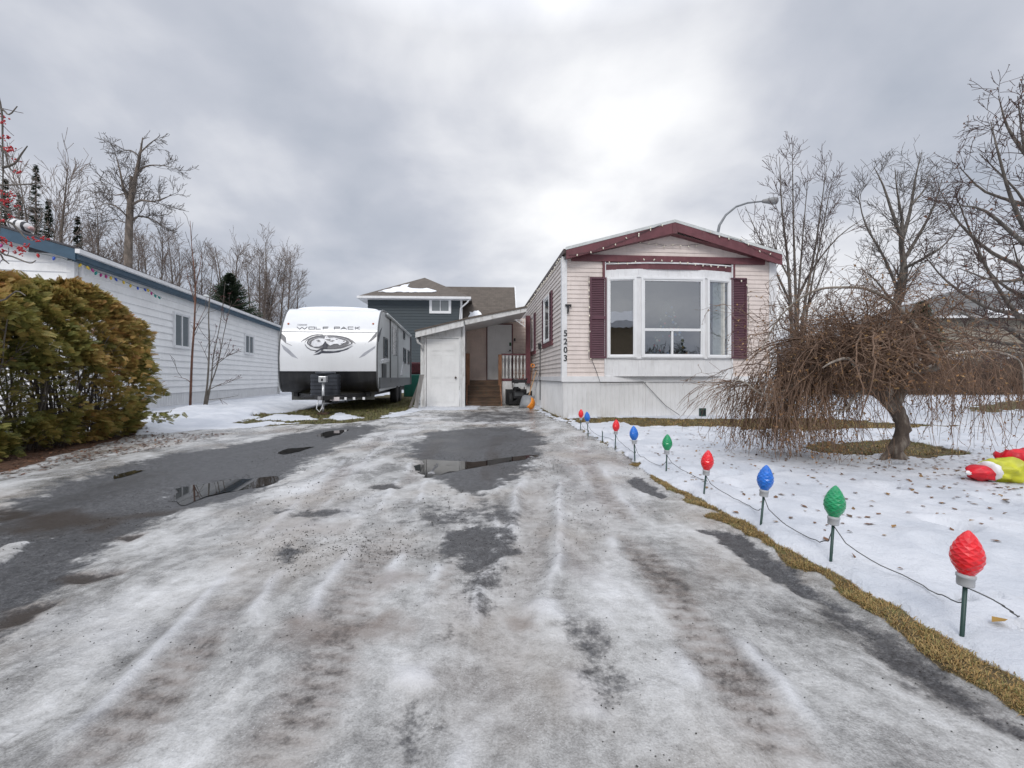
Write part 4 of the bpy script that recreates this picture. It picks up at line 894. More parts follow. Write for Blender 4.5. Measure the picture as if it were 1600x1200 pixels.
# arched front window
fa_u, fa_z = LF.uz(2, 470); mb = MB(); arc = [(fa_u+.55*math.cos(t), -.03, fa_z+.18+.42*math.sin(t)) for t in np.linspace(0, math.pi, 14)]
aw = empty('window'); aw.parent = lh
MB().add([(fa_u+.55, -.03, fa_z-.7)]+arc+[(fa_u-.55, -.03, fa_z-.7)], [tuple(range(len(arc)+2))]).build('pane', M['dark_glass'], aw)
MB().tube([(fa_u+.56, -.035, fa_z-.7)]+[(x, y-.01, z) for x, y, z in arc]+[(fa_u-.56, -.035, fa_z-.7)], .035, 6).build('frame', M['black'], aw)
mb = MB(); q = LF.vz(322, 470, -1.0); mb.tube([(-1.0, q[0], zE), (-1.0, q[0], zE+.45)], .09, 10); mb.lathe([(.09, .40), (.18, .42), (.16, .50), (.05, .58)], 10, (-1.0, q[0], zE)); mb.build('roof_vent', M['roof_metal'], lh)
M['bulbs_multi'] = [mat('bulb_red', (.5, .03, .03), .3), mat('bulb_teal', (.02, .25, .22), .3), mat('bulb_blue', (.03, .08, .4), .3), mat('bulb_yellow', (.6, .42, .04), .3), mat('bulb_magenta', (.4, .04, .2), .3)]
def bigstring(root_label, pts, step, drop, seed):
    r = random.Random(seed); root = empty('string_lights', LF.o.to_3d(), LF.a, label=root_label, cat='string lights')
    path = [Vector(pts[0])]
    for a, b in zip(pts[:-1], pts[1:]):
        a = Vector(a); b = Vector(b); n = max(2, int((b-a).length/.15))
        for i in range(1, n+1): s = i/n; path.append(a+(b-a)*s+Vector((0, 0, -drop*math.sin(math.pi*s)+r.uniform(-.01, .01))))
    MB().tube(path, .006, 4).build('cable', M['green_plastic'], root)
    mbs = [MB() for _ in range(5)]; acc = 0
    for i in range(len(path)-1):
        acc += (path[i+1]-path[i]).length
        if acc > step:
            acc = 0; ax = Vector((r.uniform(-.3, .5), r.uniform(-.5, .5), -1)).normalized()
            MB().lathe([(.010, 0), (.024, .02), (.028, .045), (.018, .075), (.003, .095)], 6, path[i], ax).build('bulb', M['bulbs_multi'][r.randrange(5)], root)
bigstring('multicoloured string lights hung along the blue eave of the white home', [(.20, -.1, zE-.30), (.20, 1.2, zE-.36), (.20, 2.4, zE-.38), (.20, 3.1, zE-.48)], .16, .03, 2)
bigstring('multicoloured string lights draped across the blue rake of the white home', [(-1.6, -.31, zE+.12), (-.9, -.31, zE-.02), (0, -.31, zE-.24), (.18, -.31, zE-.30)], .2, .03, 3)
# ------------------------------------------------------------------ two-storey house behind
M['slate_siding'] = mat('slate_blue_siding', (.052, .066, .074), .7, .08, 2)
BF = Frame(((575-CX)/FOC*32, 32), 3.0)
bh = empty('two_storey_house', BF.o.to_3d(), BF.a, label='slate grey two-storey house with brown shingle roof behind the trailer', cat='house')
BW = BF.u(722); bz = BF.z(640, 463)
mb = MB(); lap(mb, (0, 0), (BW, 0), 0, bz, .2, (0, -1), .03); lap(mb, (0, 9), (0, 0), 0, bz, .2, (-1, 0), .03); mb.box(.1, BW-.03, .1, 9, 0, bz-.1); mb.build('wall', M['slate_siding'], bh)
e0_, ze0 = BF.uz(558, 462.5, -.6); e1_, _ = BF.uz(736, 462, -.6); pk = BF.uz(663, 433, 4.0)
mb = MB(); v_ = [(e0_, -.6, ze0), (e1_, -.6, ze0), (e1_, 9.6, ze0), (e0_, 9.6, ze0), (pk[0], 4.2, pk[1]), (pk[0], 5.0, pk[1])]
mb.add(v_, [(0, 1, 4), (1, 2, 5, 4), (2, 3, 5), (3, 0, 4, 5), (0, 3, 2, 1)]); mb.build('roof', M['shingle'], bh)
mb = MB(); mb.box(e0_, e1_, -.66, -.58, ze0-.14, ze0+.02); mb.box(e0_-.03, e0_+.05, -.6, 9.6, ze0-.14, ze0+.02); mb.build('gutter', M['white_trim'], bh)
mb = MB(); mb.box(e0_+.06, e1_-.02, -.56, 0, ze0-.15, ze0-.13); mb.box(e0_+.06, 0, 0, 9, ze0-.15, ze0-.13); mb.build('soffit', M['white_trim'], bh)
w = empty('window'); w.parent = bh; BFa = Facet((0, 0), (BW, 0), (0, -1)); w0, w1 = BF.u(671), BF.u(705); zw0, zw1 = BF.z(688, 490), BF.z(688, 464.6)
window_on(BFa, w0, w1, zw0, zw1-.05, w, mv=((BF.u(688), zw0+.1, zw1-.1),), fw=.12, sash=.06, d=.05, gm=M['grey_glass'])
mb = MB(); q0 = BF.uz(736, 466, -.6); q1 = BF.uz(717, 500, 0); mb.tube([(q0[0]-.1, -.55, ze0-.1), (q0[0]-.25, -.5, ze0-.35), (q0[0]-.75, -.1, ze0-.7), (q0[0]-.85, -.08, ze0-2.0), (q0[0]-.85, -.08, .3)], .06, 6); mb.box(BW-.12, BW+.02, -.04, 0, 0, bz); mb.build('downspout', M['white_trim'], bh)
# the lower rear wing with a gable end
g0_ = BF.uz(700, 447, 3.0); g1_ = BF.uz(804, 447, 3.0); ezz = BF.z(760, 505, .5)
mb = MB(); mb.prism([(BW-1.5, .5, ezz), (BW-1.5, 3.2, g0_[1]), (BW-1.5, 8, ezz-.2)], (g1_[0]-BW+1.5, 0, 0)); mb.build('rear_roof', M['shingle'], bh)
mb = MB(); mb.box(BW, g1_[0]-.2, .9, 7.5, 0, ezz); mb.build('rear_wing', M['slate_siding'], bh)
mb = MB(); mb.prism([(g1_[0], .4, ezz-.1), (g1_[0], 3.2, g1_[1]+.05), (g1_[0], 8, ezz-.2)], (.08, 0, 0)); mb.build('gable_board', M['white_trim'], bh)
def snow_patch(name, parent, poly, nrm, seed, th=.05):
    """a thin ragged sheet of snow lying on a roof plane: poly = ordered 3D outline"""
    r = random.Random(seed); n = Vector(nrm).normalized(); pts = []
    for i in range(len(poly)):
        a, b = Vector(poly[i]), Vector(poly[(i+1) % len(poly)])
        m_ = max(2, int((b-a).length/.25))
        c = (b-a).cross(n).normalized()
        for j in range(m_): pts.append(a+(b-a)*j/m_+c*r.uniform(-.13, .13)+n*.02)
    MB().prism(pts, n*th).build(name, M['snow'], parent)
def on_roof(px, py):       # point on the front slope of the hip roof
    A, B, C = [Vector(q) for q in (v_[0], v_[1], v_[4])]; nn = (B-A).cross(C-A).normalized()
    o_ = BF.o.to_3d(); Mt = Matrix.Rotation(BF.a, 3, 'Z'); A2 = Mt @ A+o_; n2 = Mt @ nn
    d = Vector(((px-CX)/FOC, 1, (HY-py)/FOC)); c0 = Vector((0, 0, CAM_H)); t_ = (A2-c0).dot(n2)/d.dot(n2); pw = c0+d*t_
    return Mt.transposed() @ (pw-o_), nn
poly = [on_roof(*q) for q in ((592, 457), (605, 453), (620, 450), (640, 444), (636, 450), (650, 452), (672, 452), (682, 457), (660, 458))]
nn = poly[0][1]; nn = nn if nn.z > 0 else -nn; snow_patch('snow_patch', bh, [q[0] for q in poly], nn, 3)
poly = [(BW+x, v, g0_[1]-(3.2-v)*(g0_[1]-ezz)/2.7) for x, v in ((.2, .6), (.5, 1.3), (.9, 1.25), (1.2, 1.4), (1.5, 1.0), (2.0, .6))]
snow_patch('snow_patch', bh, poly, (0, -(g0_[1]-ezz), 2.7), 5)
# ------------------------------------------------------------------ grey house far right behind the trees
M['greige'] = mat('grey_beige_siding', (.30, .27, .22), .7, .08, 2)
RF = Frame(((1405-CX)/FOC*36, 36), -4)
rh = empty('bungalow', RF.o.to_3d(), RF.a, label='grey hip roofed house seen through the branches at the far right', cat='house')
RW = 14.0; zz0 = RF.z(1450, 496)
mb = MB(); lap(mb, (.5, 0), (RW, 0), -.1, zz0, .22, (0, -1), .03); mb.box(.5, RW, .1, 8, -.1, zz0-.05); mb.build('wall', M['greige'], rh)
e = RF.uz(1405, 497, -.6); p1 = RF.uz(1490, 455, 3.5); p2 = RF.uz(1620, 455, 3.5); zh = p1[1]
v2_ = [(-.2, -.7, zz0), (RW+.7, -.7, zz0), (RW+.7, 8.7, zz0), (-.2, 8.7, zz0), (p1[0], 3.8, zh), (max(p1[0]+3, p2[0]), 3.8, zh)]
mb = MB(); mb.add(v2_, [(0, 1, 5, 4), (1, 2, 5), (2, 3, 4, 5), (3, 0, 4)]); mb.build('roof', M['shingle_grey'], rh)
mb = MB(); mb.box(-.2, RW+.7, -.78, -.68, zz0-.15, zz0+.03); mb.build('gutter', M['white_trim'], rh)
snow_patch('snow_patch', rh, [(6.2, -.6, zz0+.05), (6.8, .4, zz0+.05+1.0*(zh-zz0)/4.5), (8.5, .5, zz0+.05+1.1*(zh-zz0)/4.5), (10.5, -.6, zz0+.05)], (0, -(zh-zz0), 4.5), 8)
RFa = Facet((0, 0), (RW, 0), (0, -1))
for t in (3.2, 7.4):
    w = empty('window'); w.parent = rh; window_on(RFa, t, t+1.6, 1.2, 2.5, w, mv=((t+.8, 1.25, 2.45),), fw=.1, sash=.05, d=.04, gm=M['dark_glass'])
# ================================================================== TRAVEL TRAILER
M['rv_white'] = mat('trailer_white_fibreglass', (.72, .73, .74), .22, .04, 1.2, dirt=.10, dirtc=(.45, .43, .40))
M['rv_grey'] = mat('trailer_grey_side', (.50, .52, .52), .3, .06, 2, dirt=.2, dirtc=(.25, .25, .24))
M['rv_dark'] = mat('trailer_dark_panel', (.014, .014, .016), .3, .3, 3, dirt=.45, dirtc=(.05, .048, .045), stretch=(3, 1, .4))
M['rv_band'] = mat('trailer_grey_band', (.10, .105, .11), .4, .1, 4, dirt=.3)
M['decal_dark'] = mat('charcoal_decal', (.035, .038, .055), .35, .15)
M['decal_grey'] = mat('silver_decal', (.34, .35, .38), .35, .1)
M['decal_pale'] = mat('pale_decal', (.62, .63, .66), .35, .08, 20)
M['rubber'] = mat('tyre_rubber', (.022, .022, .023), .8, .2, 20)
M['steel'] = mat('dull_steel', (.30, .30, .31), .4, .15, 8, metal=.7)
M['alu'] = mat('aluminium', (.55, .56, .57), .35, .08, 8, metal=.6)
M['amber'] = mat('amber_lens', (.35, .07, .02), .3)
M['chassis'] = mat('black_chassis', (.02, .02, .022), .6, .2)
M['underbelly'] = mat('underbelly', (.16, .16, .15), .6, .1)
TF = Frame((-6.0, 11.7), 6.9)
rv = empty('travel_trailer', TF.o.to_3d(), TF.a, label='white and grey travel trailer with wolf emblem parked on the grass', cat='travel trailer')
TW, TL = 2.46, 8.6
PROF = [(.52, .30), (.60, .16), (.80, .06), (1.05, .02), (1.40, .0), (1.80, .05), (2.12, .16), (2.34, .27), (2.52, .41), (2.64, .52), (2.71, .62), (2.77, .75), (2.80, .90), (2.83, 1.20)]
def pv(z):
    for (a, va), (b, vb) in zip(PROF[:-1], PROF[1:]):
        if z <= b: return va+(vb-va)*(max(z, a)-a)/(b-a)
    return PROF[-1][1]
def cap_pt(px, py, off=0.0):
    v = .1
    for _ in range(6): u, z = TF.uz(px, py, v); v = pv(z)
    return Vector((u, v-off, z))
def strip(mb, z0, z1, u0, u1, off=0.0, n=14):
    vs = []; zs = [z0]+[z for z, _ in PROF if z0 < z < z1]+[z1]
    for z in zs: vs += [(u0, pv(z)-off, z), (u1, pv(z)-off, z)]
    mb.add(vs, [(2*i, 2*i+1, 2*i+3, 2*i+2) for i in range(len(zs)-1)], True)
zk = 1.06
mb = MB(); strip(mb, zk, 2.83, 0, TW); mb.build('front_cap', M['rv_white'], rv)
mb = MB(); strip(mb, .52, zk, 0, TW); mb.build('rock_guard', M['rv_dark'], rv)
side = [(v, z) for z, v in PROF]+[(TL, 2.83), (TL, .62), (.30, .52)]
mb = MB()
for u, fl in ((0, 0), (TW, 1)):
    vs = [(u, v, z) for v, z in side]; mb.add(vs, [tuple(range(len(vs)))[::-1] if fl == 0 else tuple(range(len(vs)))])
mb.add([(0, TL, .62), (TW, TL, .62), (TW, TL, 2.83), (0, TL, 2.83)], [(0, 1, 2, 3)])
mb.add([(0, 1.2, 2.83), (TW, 1.2, 2.83), (TW, TL, 2.83), (0, TL, 2.83)], [(0, 1, 2, 3)])
mb.add([(0, .3, .52), (TW, .3, .52), (TW, TL, .62), (0, TL, .62)], [(3, 2, 1, 0)])
mb.build('body', M['rv_grey'], rv)
for u in (.0, TW):
    MB().tube([(u, pv(z)-.004, z) for z in np.linspace(.54, 2.80, 26)]+[(u, 1.5, 2.84), (u, TL, 2.84)], .022, 6).build('edge_trim', M['rv_band'], rv)
MB().tube([(.02, pv(2.10)-.004, 2.10), (TW-.02, pv(2.10)-.004, 2.10)], .006, 4).build('seam', M['decal_dark'], rv)
MB().tube([(.02, pv(zk)-.006, zk), (TW-.02, pv(zk)-.006, zk)], .010, 4).build('seam', M['decal_dark'], rv)
mb = MB(); vs = []; n_ = 28
for i in range(n_+1):
    t = i/n_; u = .14+t*(TW-.28); h = .10*math.sin(math.pi*min(1, max(0, t)))**.45+.03*fbm(np.array([u*2.0]), np.array([3.3]), 7)[0]
    vs += [(u, .92, 2.80), (u, 1.05, 2.83+h*.8), (u, 2.2, 2.86+h), (u, TL-.2, 2.86+h*.8)]
mb.add(vs, [(4*i+j, 4*(i+1)+j, 4*(i+1)+j+1, 4*i+j+1) for i in range(n_) for j in range(3)], True); mb.build('roof_snow', M['snow'], rv)
# decals on the front: polygons laid on the cap
def decal(poly, k, m, name, sc=14.545, ox=460, oy=500, off=.003):
    mb = MB(); P_ = [cap_pt(ox+x/sc, oy+y/sc, off*k) for x, y in poly]
    bm = bmesh.new(); vs = [bm.verts.new(p) for p in P_]; f = bm.faces.new(vs); bmesh.ops.triangulate(bm, faces=[f]); bm.normal_update()
    me = bpy.data.meshes.new(name); bm.to_mesh(me); bm.free(); me.materials.append(m); o = bpy.data.objects.new(name, me); col.objects.link(o); o.parent = emblem; return o
emblem = empty('emblem'); emblem.parent = rv
ell = lambda cx_, cy_, rx, ry, n=40: [(cx_+rx*math.cos(2*math.pi*i/n), cy_+ry*math.sin(2*math.pi*i/n)) for i in range(n)]
D, Gy, Pl = M['decal_dark'], M['decal_grey'], M['decal_pale']
decal([(95, 550), (200, 445), (300, 385), (400, 340), (520, 322), (645, 325), (650, 343), (560, 340), (440, 360), (350, 395), (290, 432), (250, 455), (190, 475)], 1, D, 'swoosh')
decal([(235, 500), (240, 570), (290, 640), (370, 690), (500, 712), (640, 700), (640, 650), (480, 640), (360, 600), (290, 540), (300, 480), (360, 430), (480, 390), (690, 378), (680, 345), (520, 352), (380, 395), (280, 450)], 1, D, 'swoosh')
decal(ell(805, 505, 520, 160), 2, D, 'oval')
decal(ell(790, 505, 465, 128), 3, Gy, 'oval'); decal(ell(788, 506, 452, 120), 4, D, 'oval')
decal([(380, 560), (400, 490), (470, 440), (560, 415), (690, 425), (700, 375), (740, 358), (785, 408), (900, 398), (1000, 425), (1090, 450), (1185, 480), (1165, 512), (1100, 530), (1080, 562), (1030, 572), (980, 540), (900, 545), (820, 582), (780, 560), (740, 500), (700, 480), (660, 560), (560, 604), (440, 608)], 5, Pl, 'wolf_head')
for q in ([(490, 455), (560, 448), (600, 485), (520, 498), (545, 475)], [(695, 440), (830, 428), (815, 472), (735, 462)], [(935, 430), (1005, 438), (955, 452)], [(1100, 478), (1145, 468), (1155, 490), (1112, 497)],
          [(640, 640), (650, 560), (705, 482), (760, 560), (745, 650)], [(800, 480), (870, 460), (930, 470), (860, 490)], [(1045, 545), (1085, 530), (1080, 556)], [(730, 375), (760, 395), (735, 400)]): decal(q, 6, D, 'wolf_marking')
decal([(620, 757), (800, 757), (1000, 738), (1200, 675), (1345, 582), (1250, 628), (1100, 682), (900, 712), (720, 707), (640, 690), (560, 740), (420, 797), (560, 785)], 1, D, 'swoosh')
decal([(455, 745), (530, 680), (620, 640), (700, 650), (620, 690), (540, 720)], 3, D, 'swoosh'); decal([(470, 760), (560, 735), (620, 685), (590, 690), (530, 730)], 4, Pl, 'swoosh')
decal([(1240, 420), (1320, 460), (1400, 542), (1330, 505), (1260, 470)], 3, D, 'swoosh')
decal([(730, 672), (900, 682), (1080, 655), (1250, 585), (1320, 540), (1290, 590), (1120, 668), (920, 700), (730, 694)], 5, M['rv_white'], 'swoosh')
# lettering
def lettering(word, x0s, x1s, y0, y1, w, m, name):
    G_ = {'W': [[(0, 0), (.25, 1), (.5, .15), (.75, 1), (1, 0)]], 'O': [[(0, 0), (1, 0), (1, 1), (0, 1), (0, 0)]], 'L': [[(0, 0), (0, 1), (1, 1)]], 'F': [[(1, 0), (0, 0), (0, 1)], [(0, .5), (.85, .5)]],
          'P': [[(0, 1), (0, 0), (1, 0), (1, .55), (0, .55)]], 'A': [[(0, 1), (.5, 0), (1, 1)], [(.22, .68), (.78, .68)]], 'C': [[(1, 0), (0, 0), (0, 1), (1, 1)]], 'K': [[(0, 0), (0, 1)], [(1, 0), (.15, .5), (1, 1)]],
          'H': [[(0, 0), (0, 1)], [(1, 0), (1, 1)], [(0, .5), (1, .5)]], 'E': [[(1, 0), (0, 0), (0, 1), (1, 1)], [(0, .5), (.9, .5)]], 'R': [[(0, 1), (0, 0), (1, 0), (1, .5), (0, .5)], [(.4, .5), (1, 1)]]}
    for ch, a, b in zip(word, x0s, x1s):
        mb = MB()
        for st in G_[ch]:
            pts = [cap_pt(460+(a+(b-a)*x)/14.545, 500+(y0+(y1-y0)*y)/14.545, .006) for x, y in st]
            for p, q in zip(pts[:-1], pts[1:]):
                d = (q-p).normalized()*w/2*.8; mb.bar(p-d, q+d, w, .006, (0, -1, 0.2))
        mb.build(name, m, rv)
lettering('WOLF', (62, 330, 492, 655), (290, 458, 592, 770), 158, 208, .015, D, 'letter')
lettering('PACK', (910, 1060, 1222, 1385), (1025, 1185, 1335, 1480), 158, 208, .015, D, 'letter')
lettering('CHEROKEE', [75+i*28 for i in range(8)], [92+i*28 for i in range(8)], 95, 122, .004, Gy, 'small_letter')
Z3 = dict(sc=5.333, ox=400, oy=420)
for q in ([(203, 530), (240, 560), (300, 642), (245, 618), (203, 578)], [(1010, 522), (905, 630), (960, 602), (1004, 566)]): decal(q, 1, D, 'side_flash', **Z3)
for q in ([(208, 625), (270, 668), (352, 750), (300, 732), (230, 672)], [(998, 640), (900, 700), (855, 745), (905, 725), (990, 662)]): decal(q, 1, Gy, 'side_flash', **Z3)
for px in (450.8, 583.2):
    c = cap_pt(px, 506); MB().lathe([(.026, 0), (.026, .012), (.014, .02)], 10, c, Vector((0, -1, .3))).build('marker_light', M['amber'], rv)
# right side: door, windows, trims
TS = Facet((TW, 0), (TW, TL), (1, 0))
def tside(pa, pb, yt, yb):
    va, zt_ = TF.vz(pa, yt, TW); vb, _ = TF.vz(pb, yt, TW); _, z0_ = TF.vz(pa, yb, TW); return va, vb, z0_, zt_
a, b, c, d = tside(609.3, 620.5, 497, 596); td = empty('door'); td.parent = rv
mb = MB(); TS.box(mb, a, b, c, d, 0, .02); mb.build('leaf', M['rv_grey'], td); mb = MB(); TS.frame(mb, a-.03, b+.03, c-.03, d+.03, .04, 0, .035); mb.build('frame', M['rv_band'], td)
a2, b2, c2, d2 = tside(612, 619, 509.6, 554); mb = MB(); TS.box(mb, a2, b2, c2, d2, .021, .03); mb.build('pane', M['dark_glass'], td)
for q in ((599.2, 604.6, 528, 557), (630, 632, 518.5, 528.5), (630, 633.6, 544.4, 566.6), (636.8, 639, 548, 568)):
    a2, b2, c2, d2 = tside(*q); w = empty('window'); w.parent = rv
    mb = MB(); TS.frame(mb, a2-.03, b2+.03, c2-.03, d2+.03, .04, 0, .03); mb.build('frame', M['rv_band'], w); mb = MB(); TS.box(mb, a2, b2, c2, d2, .003, .015); mb.build('pane', M['dark_glass'], w)
mb = MB(); TS.box(mb, .32, TL, .60, .90, .002, .03); mb.build('lower_band', M['rv_band'], rv)
a2, b2, c2, d2 = tside(596.5, 603, 568, 596); mb = MB(); TS.box(mb, a2, b2, c2, d2, .002, .02); mb.build('compartment_door', M['rv_dark'], rv)
a2, b2, c2, d2 = tside(595, 607.5, 559, 567); mb = MB(); mb.prism([TS.p(a2, c2-.02, 0), TS.p(b2, d2-.05, 0), TS.p(b2, d2+.06, 0), TS.p((a2+b2)/2, d2+.05, 0), TS.p(a2, c2+.06, 0)], (.03, 0, 0)); mb.build('side_flash', M['rv_white'], rv)
mb = MB(); mb.prism([TS.p(.05, 2.02, .0), TS.p(.75, 2.30, .0), TS.p(.20, 1.86, 0)], (.012, 0, 0)); mb.build('side_flash', D, rv)
mb = MB(); mb.prism([TS.p(5.0, 1.0, .0), TS.p(5.9, 1.55, .0), TS.p(5.6, .98, 0)], (.012, 0, 0)); mb.build('side_flash', M['rv_white'], rv)
MB().tube([(TW+.05, 1.4, 2.76), (TW+.05, TL-.3, 2.76)], .045, 8).build('awning_roll', M['rv_grey'], rv)
mb = MB(); mb.box(TW+.0, TW+.06, TL-.12, TL-.02, .6, 2.8); mb.build('rear_trim', M['rv_band'], rv)
# running gear
for v in (4.1, 5.0):
    for u, s_ in ((TW-.10, 1), (.10, -1)):
        w = empty('wheel', (u, v, .345)); w.parent = rv; ax = Vector((s_, 0, 0))
        MB().lathe([(.19, -.11), (.32, -.11), (.345, -.08), (.345, .08), (.32, .11), (.19, .11)], 28, (0, 0, 0), ax).build('tyre', M['rubber'], w)
        MB().lathe([(.19, -.10), (.19, .09), (.15, .06), (.06, .07), (.05, .10), (.02, .10)], 20, (0, 0, 0), ax).build('rim', M['steel'], w)
mb = MB(); mb.box(.25, .35, .35, TL-.1, .40, .53); mb.build('frame_rail', M['chassis'], rv); mb = MB(); mb.box(TW-.35, TW-.25, .35, TL-.1, .40, .53); mb.build('frame_rail', M['chassis'], rv)
mb = MB(); mb.prism([(.12, .36, .53), (TW-.12, .36, .53), (TW-.3, 1.1, .36), (.3, 1.1, .36)], (0, .05, 0)); mb.prism([(.15, .5, .30), (TW-.15, .5, .30), (TW-.15, .5, .50), (.15, .5, .50)], (0, .02, 0)); mb.build('underbelly', M['underbelly'], rv)
tc = TF.u(507, -1.0); 
for u in (.35, TW-.35): MB().bar((u, .5, .44), (tc+(.03 if u > 1 else -.03), -1.25, .42), .06, .10).build('tongue_rail', M['chassis'], rv)
MB().bar((tc, -1.0, .42), (tc, -1.42, .42), .07, .09).build('coupler', M['steel'], rv)
cu0, cz1 = TF.uz(487, 584.5, -.62); cu1, cz0 = TF.uz(530.5, 619, -.62); cc = (cu0+cu1)/2; hw = (cu1-cu0)/2
mb = MB()
n = 6; hh = (cz1-cz0)/n
for i in range(n):
    for (za, zb_, r) in ((cz0+i*hh, cz0+(i+.78)*hh, 0), (cz0+(i+.78)*hh, cz0+(i+1)*hh, .018)):
        pts = []
        for k in range(20):
            t = 2*math.pi*k/20; cx_, sy = math.cos(t), math.sin(t); e = .35
            pts.append((cc+(hw-r)*abs(cx_)**e*(1 if cx_ > 0 else -1), -.62+(.19-r)*abs(sy)**e*(1 if sy > 0 else -1), za))
        mb.prism(pts, (0, 0, zb_-za))
M['cover'] = mat('dark_tank_cover', (.034, .038, .048), .4, .15); mb.build('propane_cover', M['cover'], rv); mb = MB(); mb.lathe([(hw*.72, 0), (hw*.70, .05), (hw*.2, .07)], 20, (cc, -.62, cz1)); mb.build('cover_lid', M['cover'], rv)
mb = MB(); mb.box(cc-hw-.12, cc+hw+.12, -.85, -.42, cz0-.06, cz0); mb.build('battery_tray', M['chassis'], rv)
jk = empty('tongue_jack'); jk.parent = rv; ju = TF.u(505, -1.15); jz = TF.z(505, 592, -1.15)
mb = MB(); mb.box(ju-.085, ju+.085, -1.24, -1.07, jz-.08, jz+.06); mb.build('motor_head', M['alu'], jk, bevel=.012); mb = MB(); mb.box(ju-.025, ju+.02, -1.246, -1.24, jz-.05, jz+.01); mb.build('switch', M['black'], jk)
MB().tube([(ju, -1.15, jz-.08), (ju, -1.15, .22)], .03, 10).build('outer_tube', M['alu'], jk); MB().tube([(ju, -1.15, .22), (ju, -1.15, .08)], .022, 10).build('inner_tube', M['steel'], jk)
MB().box(ju-.11, ju+.11, -1.26, -1.04, .03, .08).build('foot', M['wood_dark'], jk)
MB().tube([(tc-.05, -1.3, .40), (tc-.09, -1.32, .18), (tc-.02, -1.33, .10), (tc+.03, -1.3, .2), (tc+.04, -1.2, .38)], .012, 6).build('safety_chain', M['alu'], rv)
MB().box(tc+.10, tc+.32, -.91, -.90, .34, .43).build('number_plate', mat('plate_white', (.6, .55, .55), .4), rv)
for a in (.42, .62, .85): MB().box(tc+a, tc+a+.05, -.84, -.80, .36, .42).build('marker_plate', M['white_vinyl'], rv)
# ================================================================== THINGS BY THE PORCH
def rootat(name, x, y, rz=0, z=None, **k): return empty(name, (x, y, gz(x, y) if z is None else z), rz, **k)
q = G(811, 634.5); sb = rootat('snow_blower', q[0], q[1]+.1, R(6), label='black and grey walk-behind snow blower parked beside the porch railing', cat='snow blower')
for i, u in enumerate((-.27, .12)):
    w = empty('wheel', (u, .0, .19)); w.parent = sb
    MB().lathe([(.10, -.06), (.17, -.065), (.19, -.05), (.19, .05), (.17, .065), (.10, .06)], 22, (0, 0, 0), Vector((1, 0, 0)), fn=lambda i_, k_: 1+(.05 if (k_ % 2 and 1 < i_ < 4) else 0)).build('tyre', M['rubber'], w); MB().lathe([(.10, -.05), (.10, .05), (.03, .03)], 14, (0, 0, 0), Vector((1, 0, 0))).build('rim', M['alu'], w)
mb = MB(); mb.box(-.20, .16, -.18, .22, .22, .46); mb.build('engine', M['black'], sb, bevel=.02); mb = MB(); mb.box(-.16, .12, -.20, -.18, .30, .42); mb.build('shroud', M['rv_band'], sb)
MB().lathe([(.07, 0), (.08, .05), (.05, .09)], 12, (-.02, -.02, .46)).build('fuel_tank', M['black'], sb)
mb = MB(); mb.prism([(-.36, -.30, .05), (.30, -.30, .05), (.34, -.55, .02), (.34, -.55, .48), (.28, -.28, .5), (-.34, -.28, .5), (-.40, -.55, .48), (-.40, -.55, .02)][:4], (0, 0, .01)); mb.box(-.38, -.35, .25, .62, .03, .50); mb.box(.25, .28, .25, .62, .03, .50); mb.box(-.36, .26, .25, .30, .03, .50); mb.box(-.36, .26, .3, .62, .47, .50); mb.build('auger_housing', M['black'], sb)
MB().tube([(-.05, .40, .50), (-.05, .38, .68), (-.07, .30, .80)], [.09, .08, .09], 12).build('chute', M['rv_band'], sb)
for u in (-.26, .17): MB().tube([(u*.7, -.1, .4), (u, -.35, .74), (u, -.58, .84)], .014, 8).build('handle_bar', M['steel'], sb); MB().tube([(u, -.48, .80), (u, -.62, .86)], .022, 8).build('grip', M['black'], sb)
mb = MB(); mb.box(-.27, .19, -.44, -.30, .72, .82); mb.build('control_panel', M['black'], sb, bevel=.01); mb = MB(); mb.box(-.20, .13, -.448, -.442, .60, .70); mb.build('badge_strip', M['rv_grey'], sb)
MB().tube([(.03, -.38, .8), (.08, -.42, .95), (.10, -.42, .97)], .010, 6).build('lever', M['amber'], sb)
M['orange'] = mat('orange_plastic', (.80, .26, .015), .4, .12, 8); M['pale_wood'] = mat('pale_handle_wood', (.50, .30, .15), .5, .15, 10, stretch=(4, 4, .5)); M['grey_plastic'] = mat('grey_plastic', (.22, .23, .24), .45, .15)
def shovel(label, base, top, w, h, m_scoop, m_handle, grip, tilt=0.0):
    """base and top are points of the handle line: scoop at base"""
    b = Vector(base); t = Vector(top); d = (t-b).normalized(); rt = empty('snow_shovel', b, 0, label=label, cat='snow shovel', group='snow shovels leaning on the side wall')
    sx = Vector((math.cos(tilt), math.sin(tilt), 0)); nn = sx.cross(d).normalized(); nx_, nz_ = 8, 6; vs = []
    sx = d.cross(nn).normalized()
    for j in range(nz_+1):
        for i in range(nx_+1):
            a = (i/nx_-.5); c = j/nz_; curve = -.09*math.sin(c*2.6)+.05*abs(a*2)**3
            vs.append(sx*a*w*(1-.08*c)+d*(c*h-.0)-nn*curve)
    fs = [(j*(nx_+1)+i, j*(nx_+1)+i+1, (j+1)*(nx_+1)+i+1, (j+1)*(nx_+1)+i) for j in range(nz_) for i in range(nx_)]
    o = MB().add(vs, fs, True).build('scoop', m_scoop, rt); sm = o.modifiers.new('s', 'SOLIDIFY'); sm.thickness = .008
    L = (t-b).length; MB().tube([d*(h*.6)+nn*.04, d*(L*.5), d*L], .014, 8).build('shaft', m_handle, rt)
    MB().tube([d*L, d*(L+.02)+sx*.05, d*(L+.10)+sx*.05, d*(L+.12)+sx*.0, d*(L+.10)-sx*.05, d*(L+.02)-sx*.05, d*L], .014, 8).build('grip', grip, rt); return rt
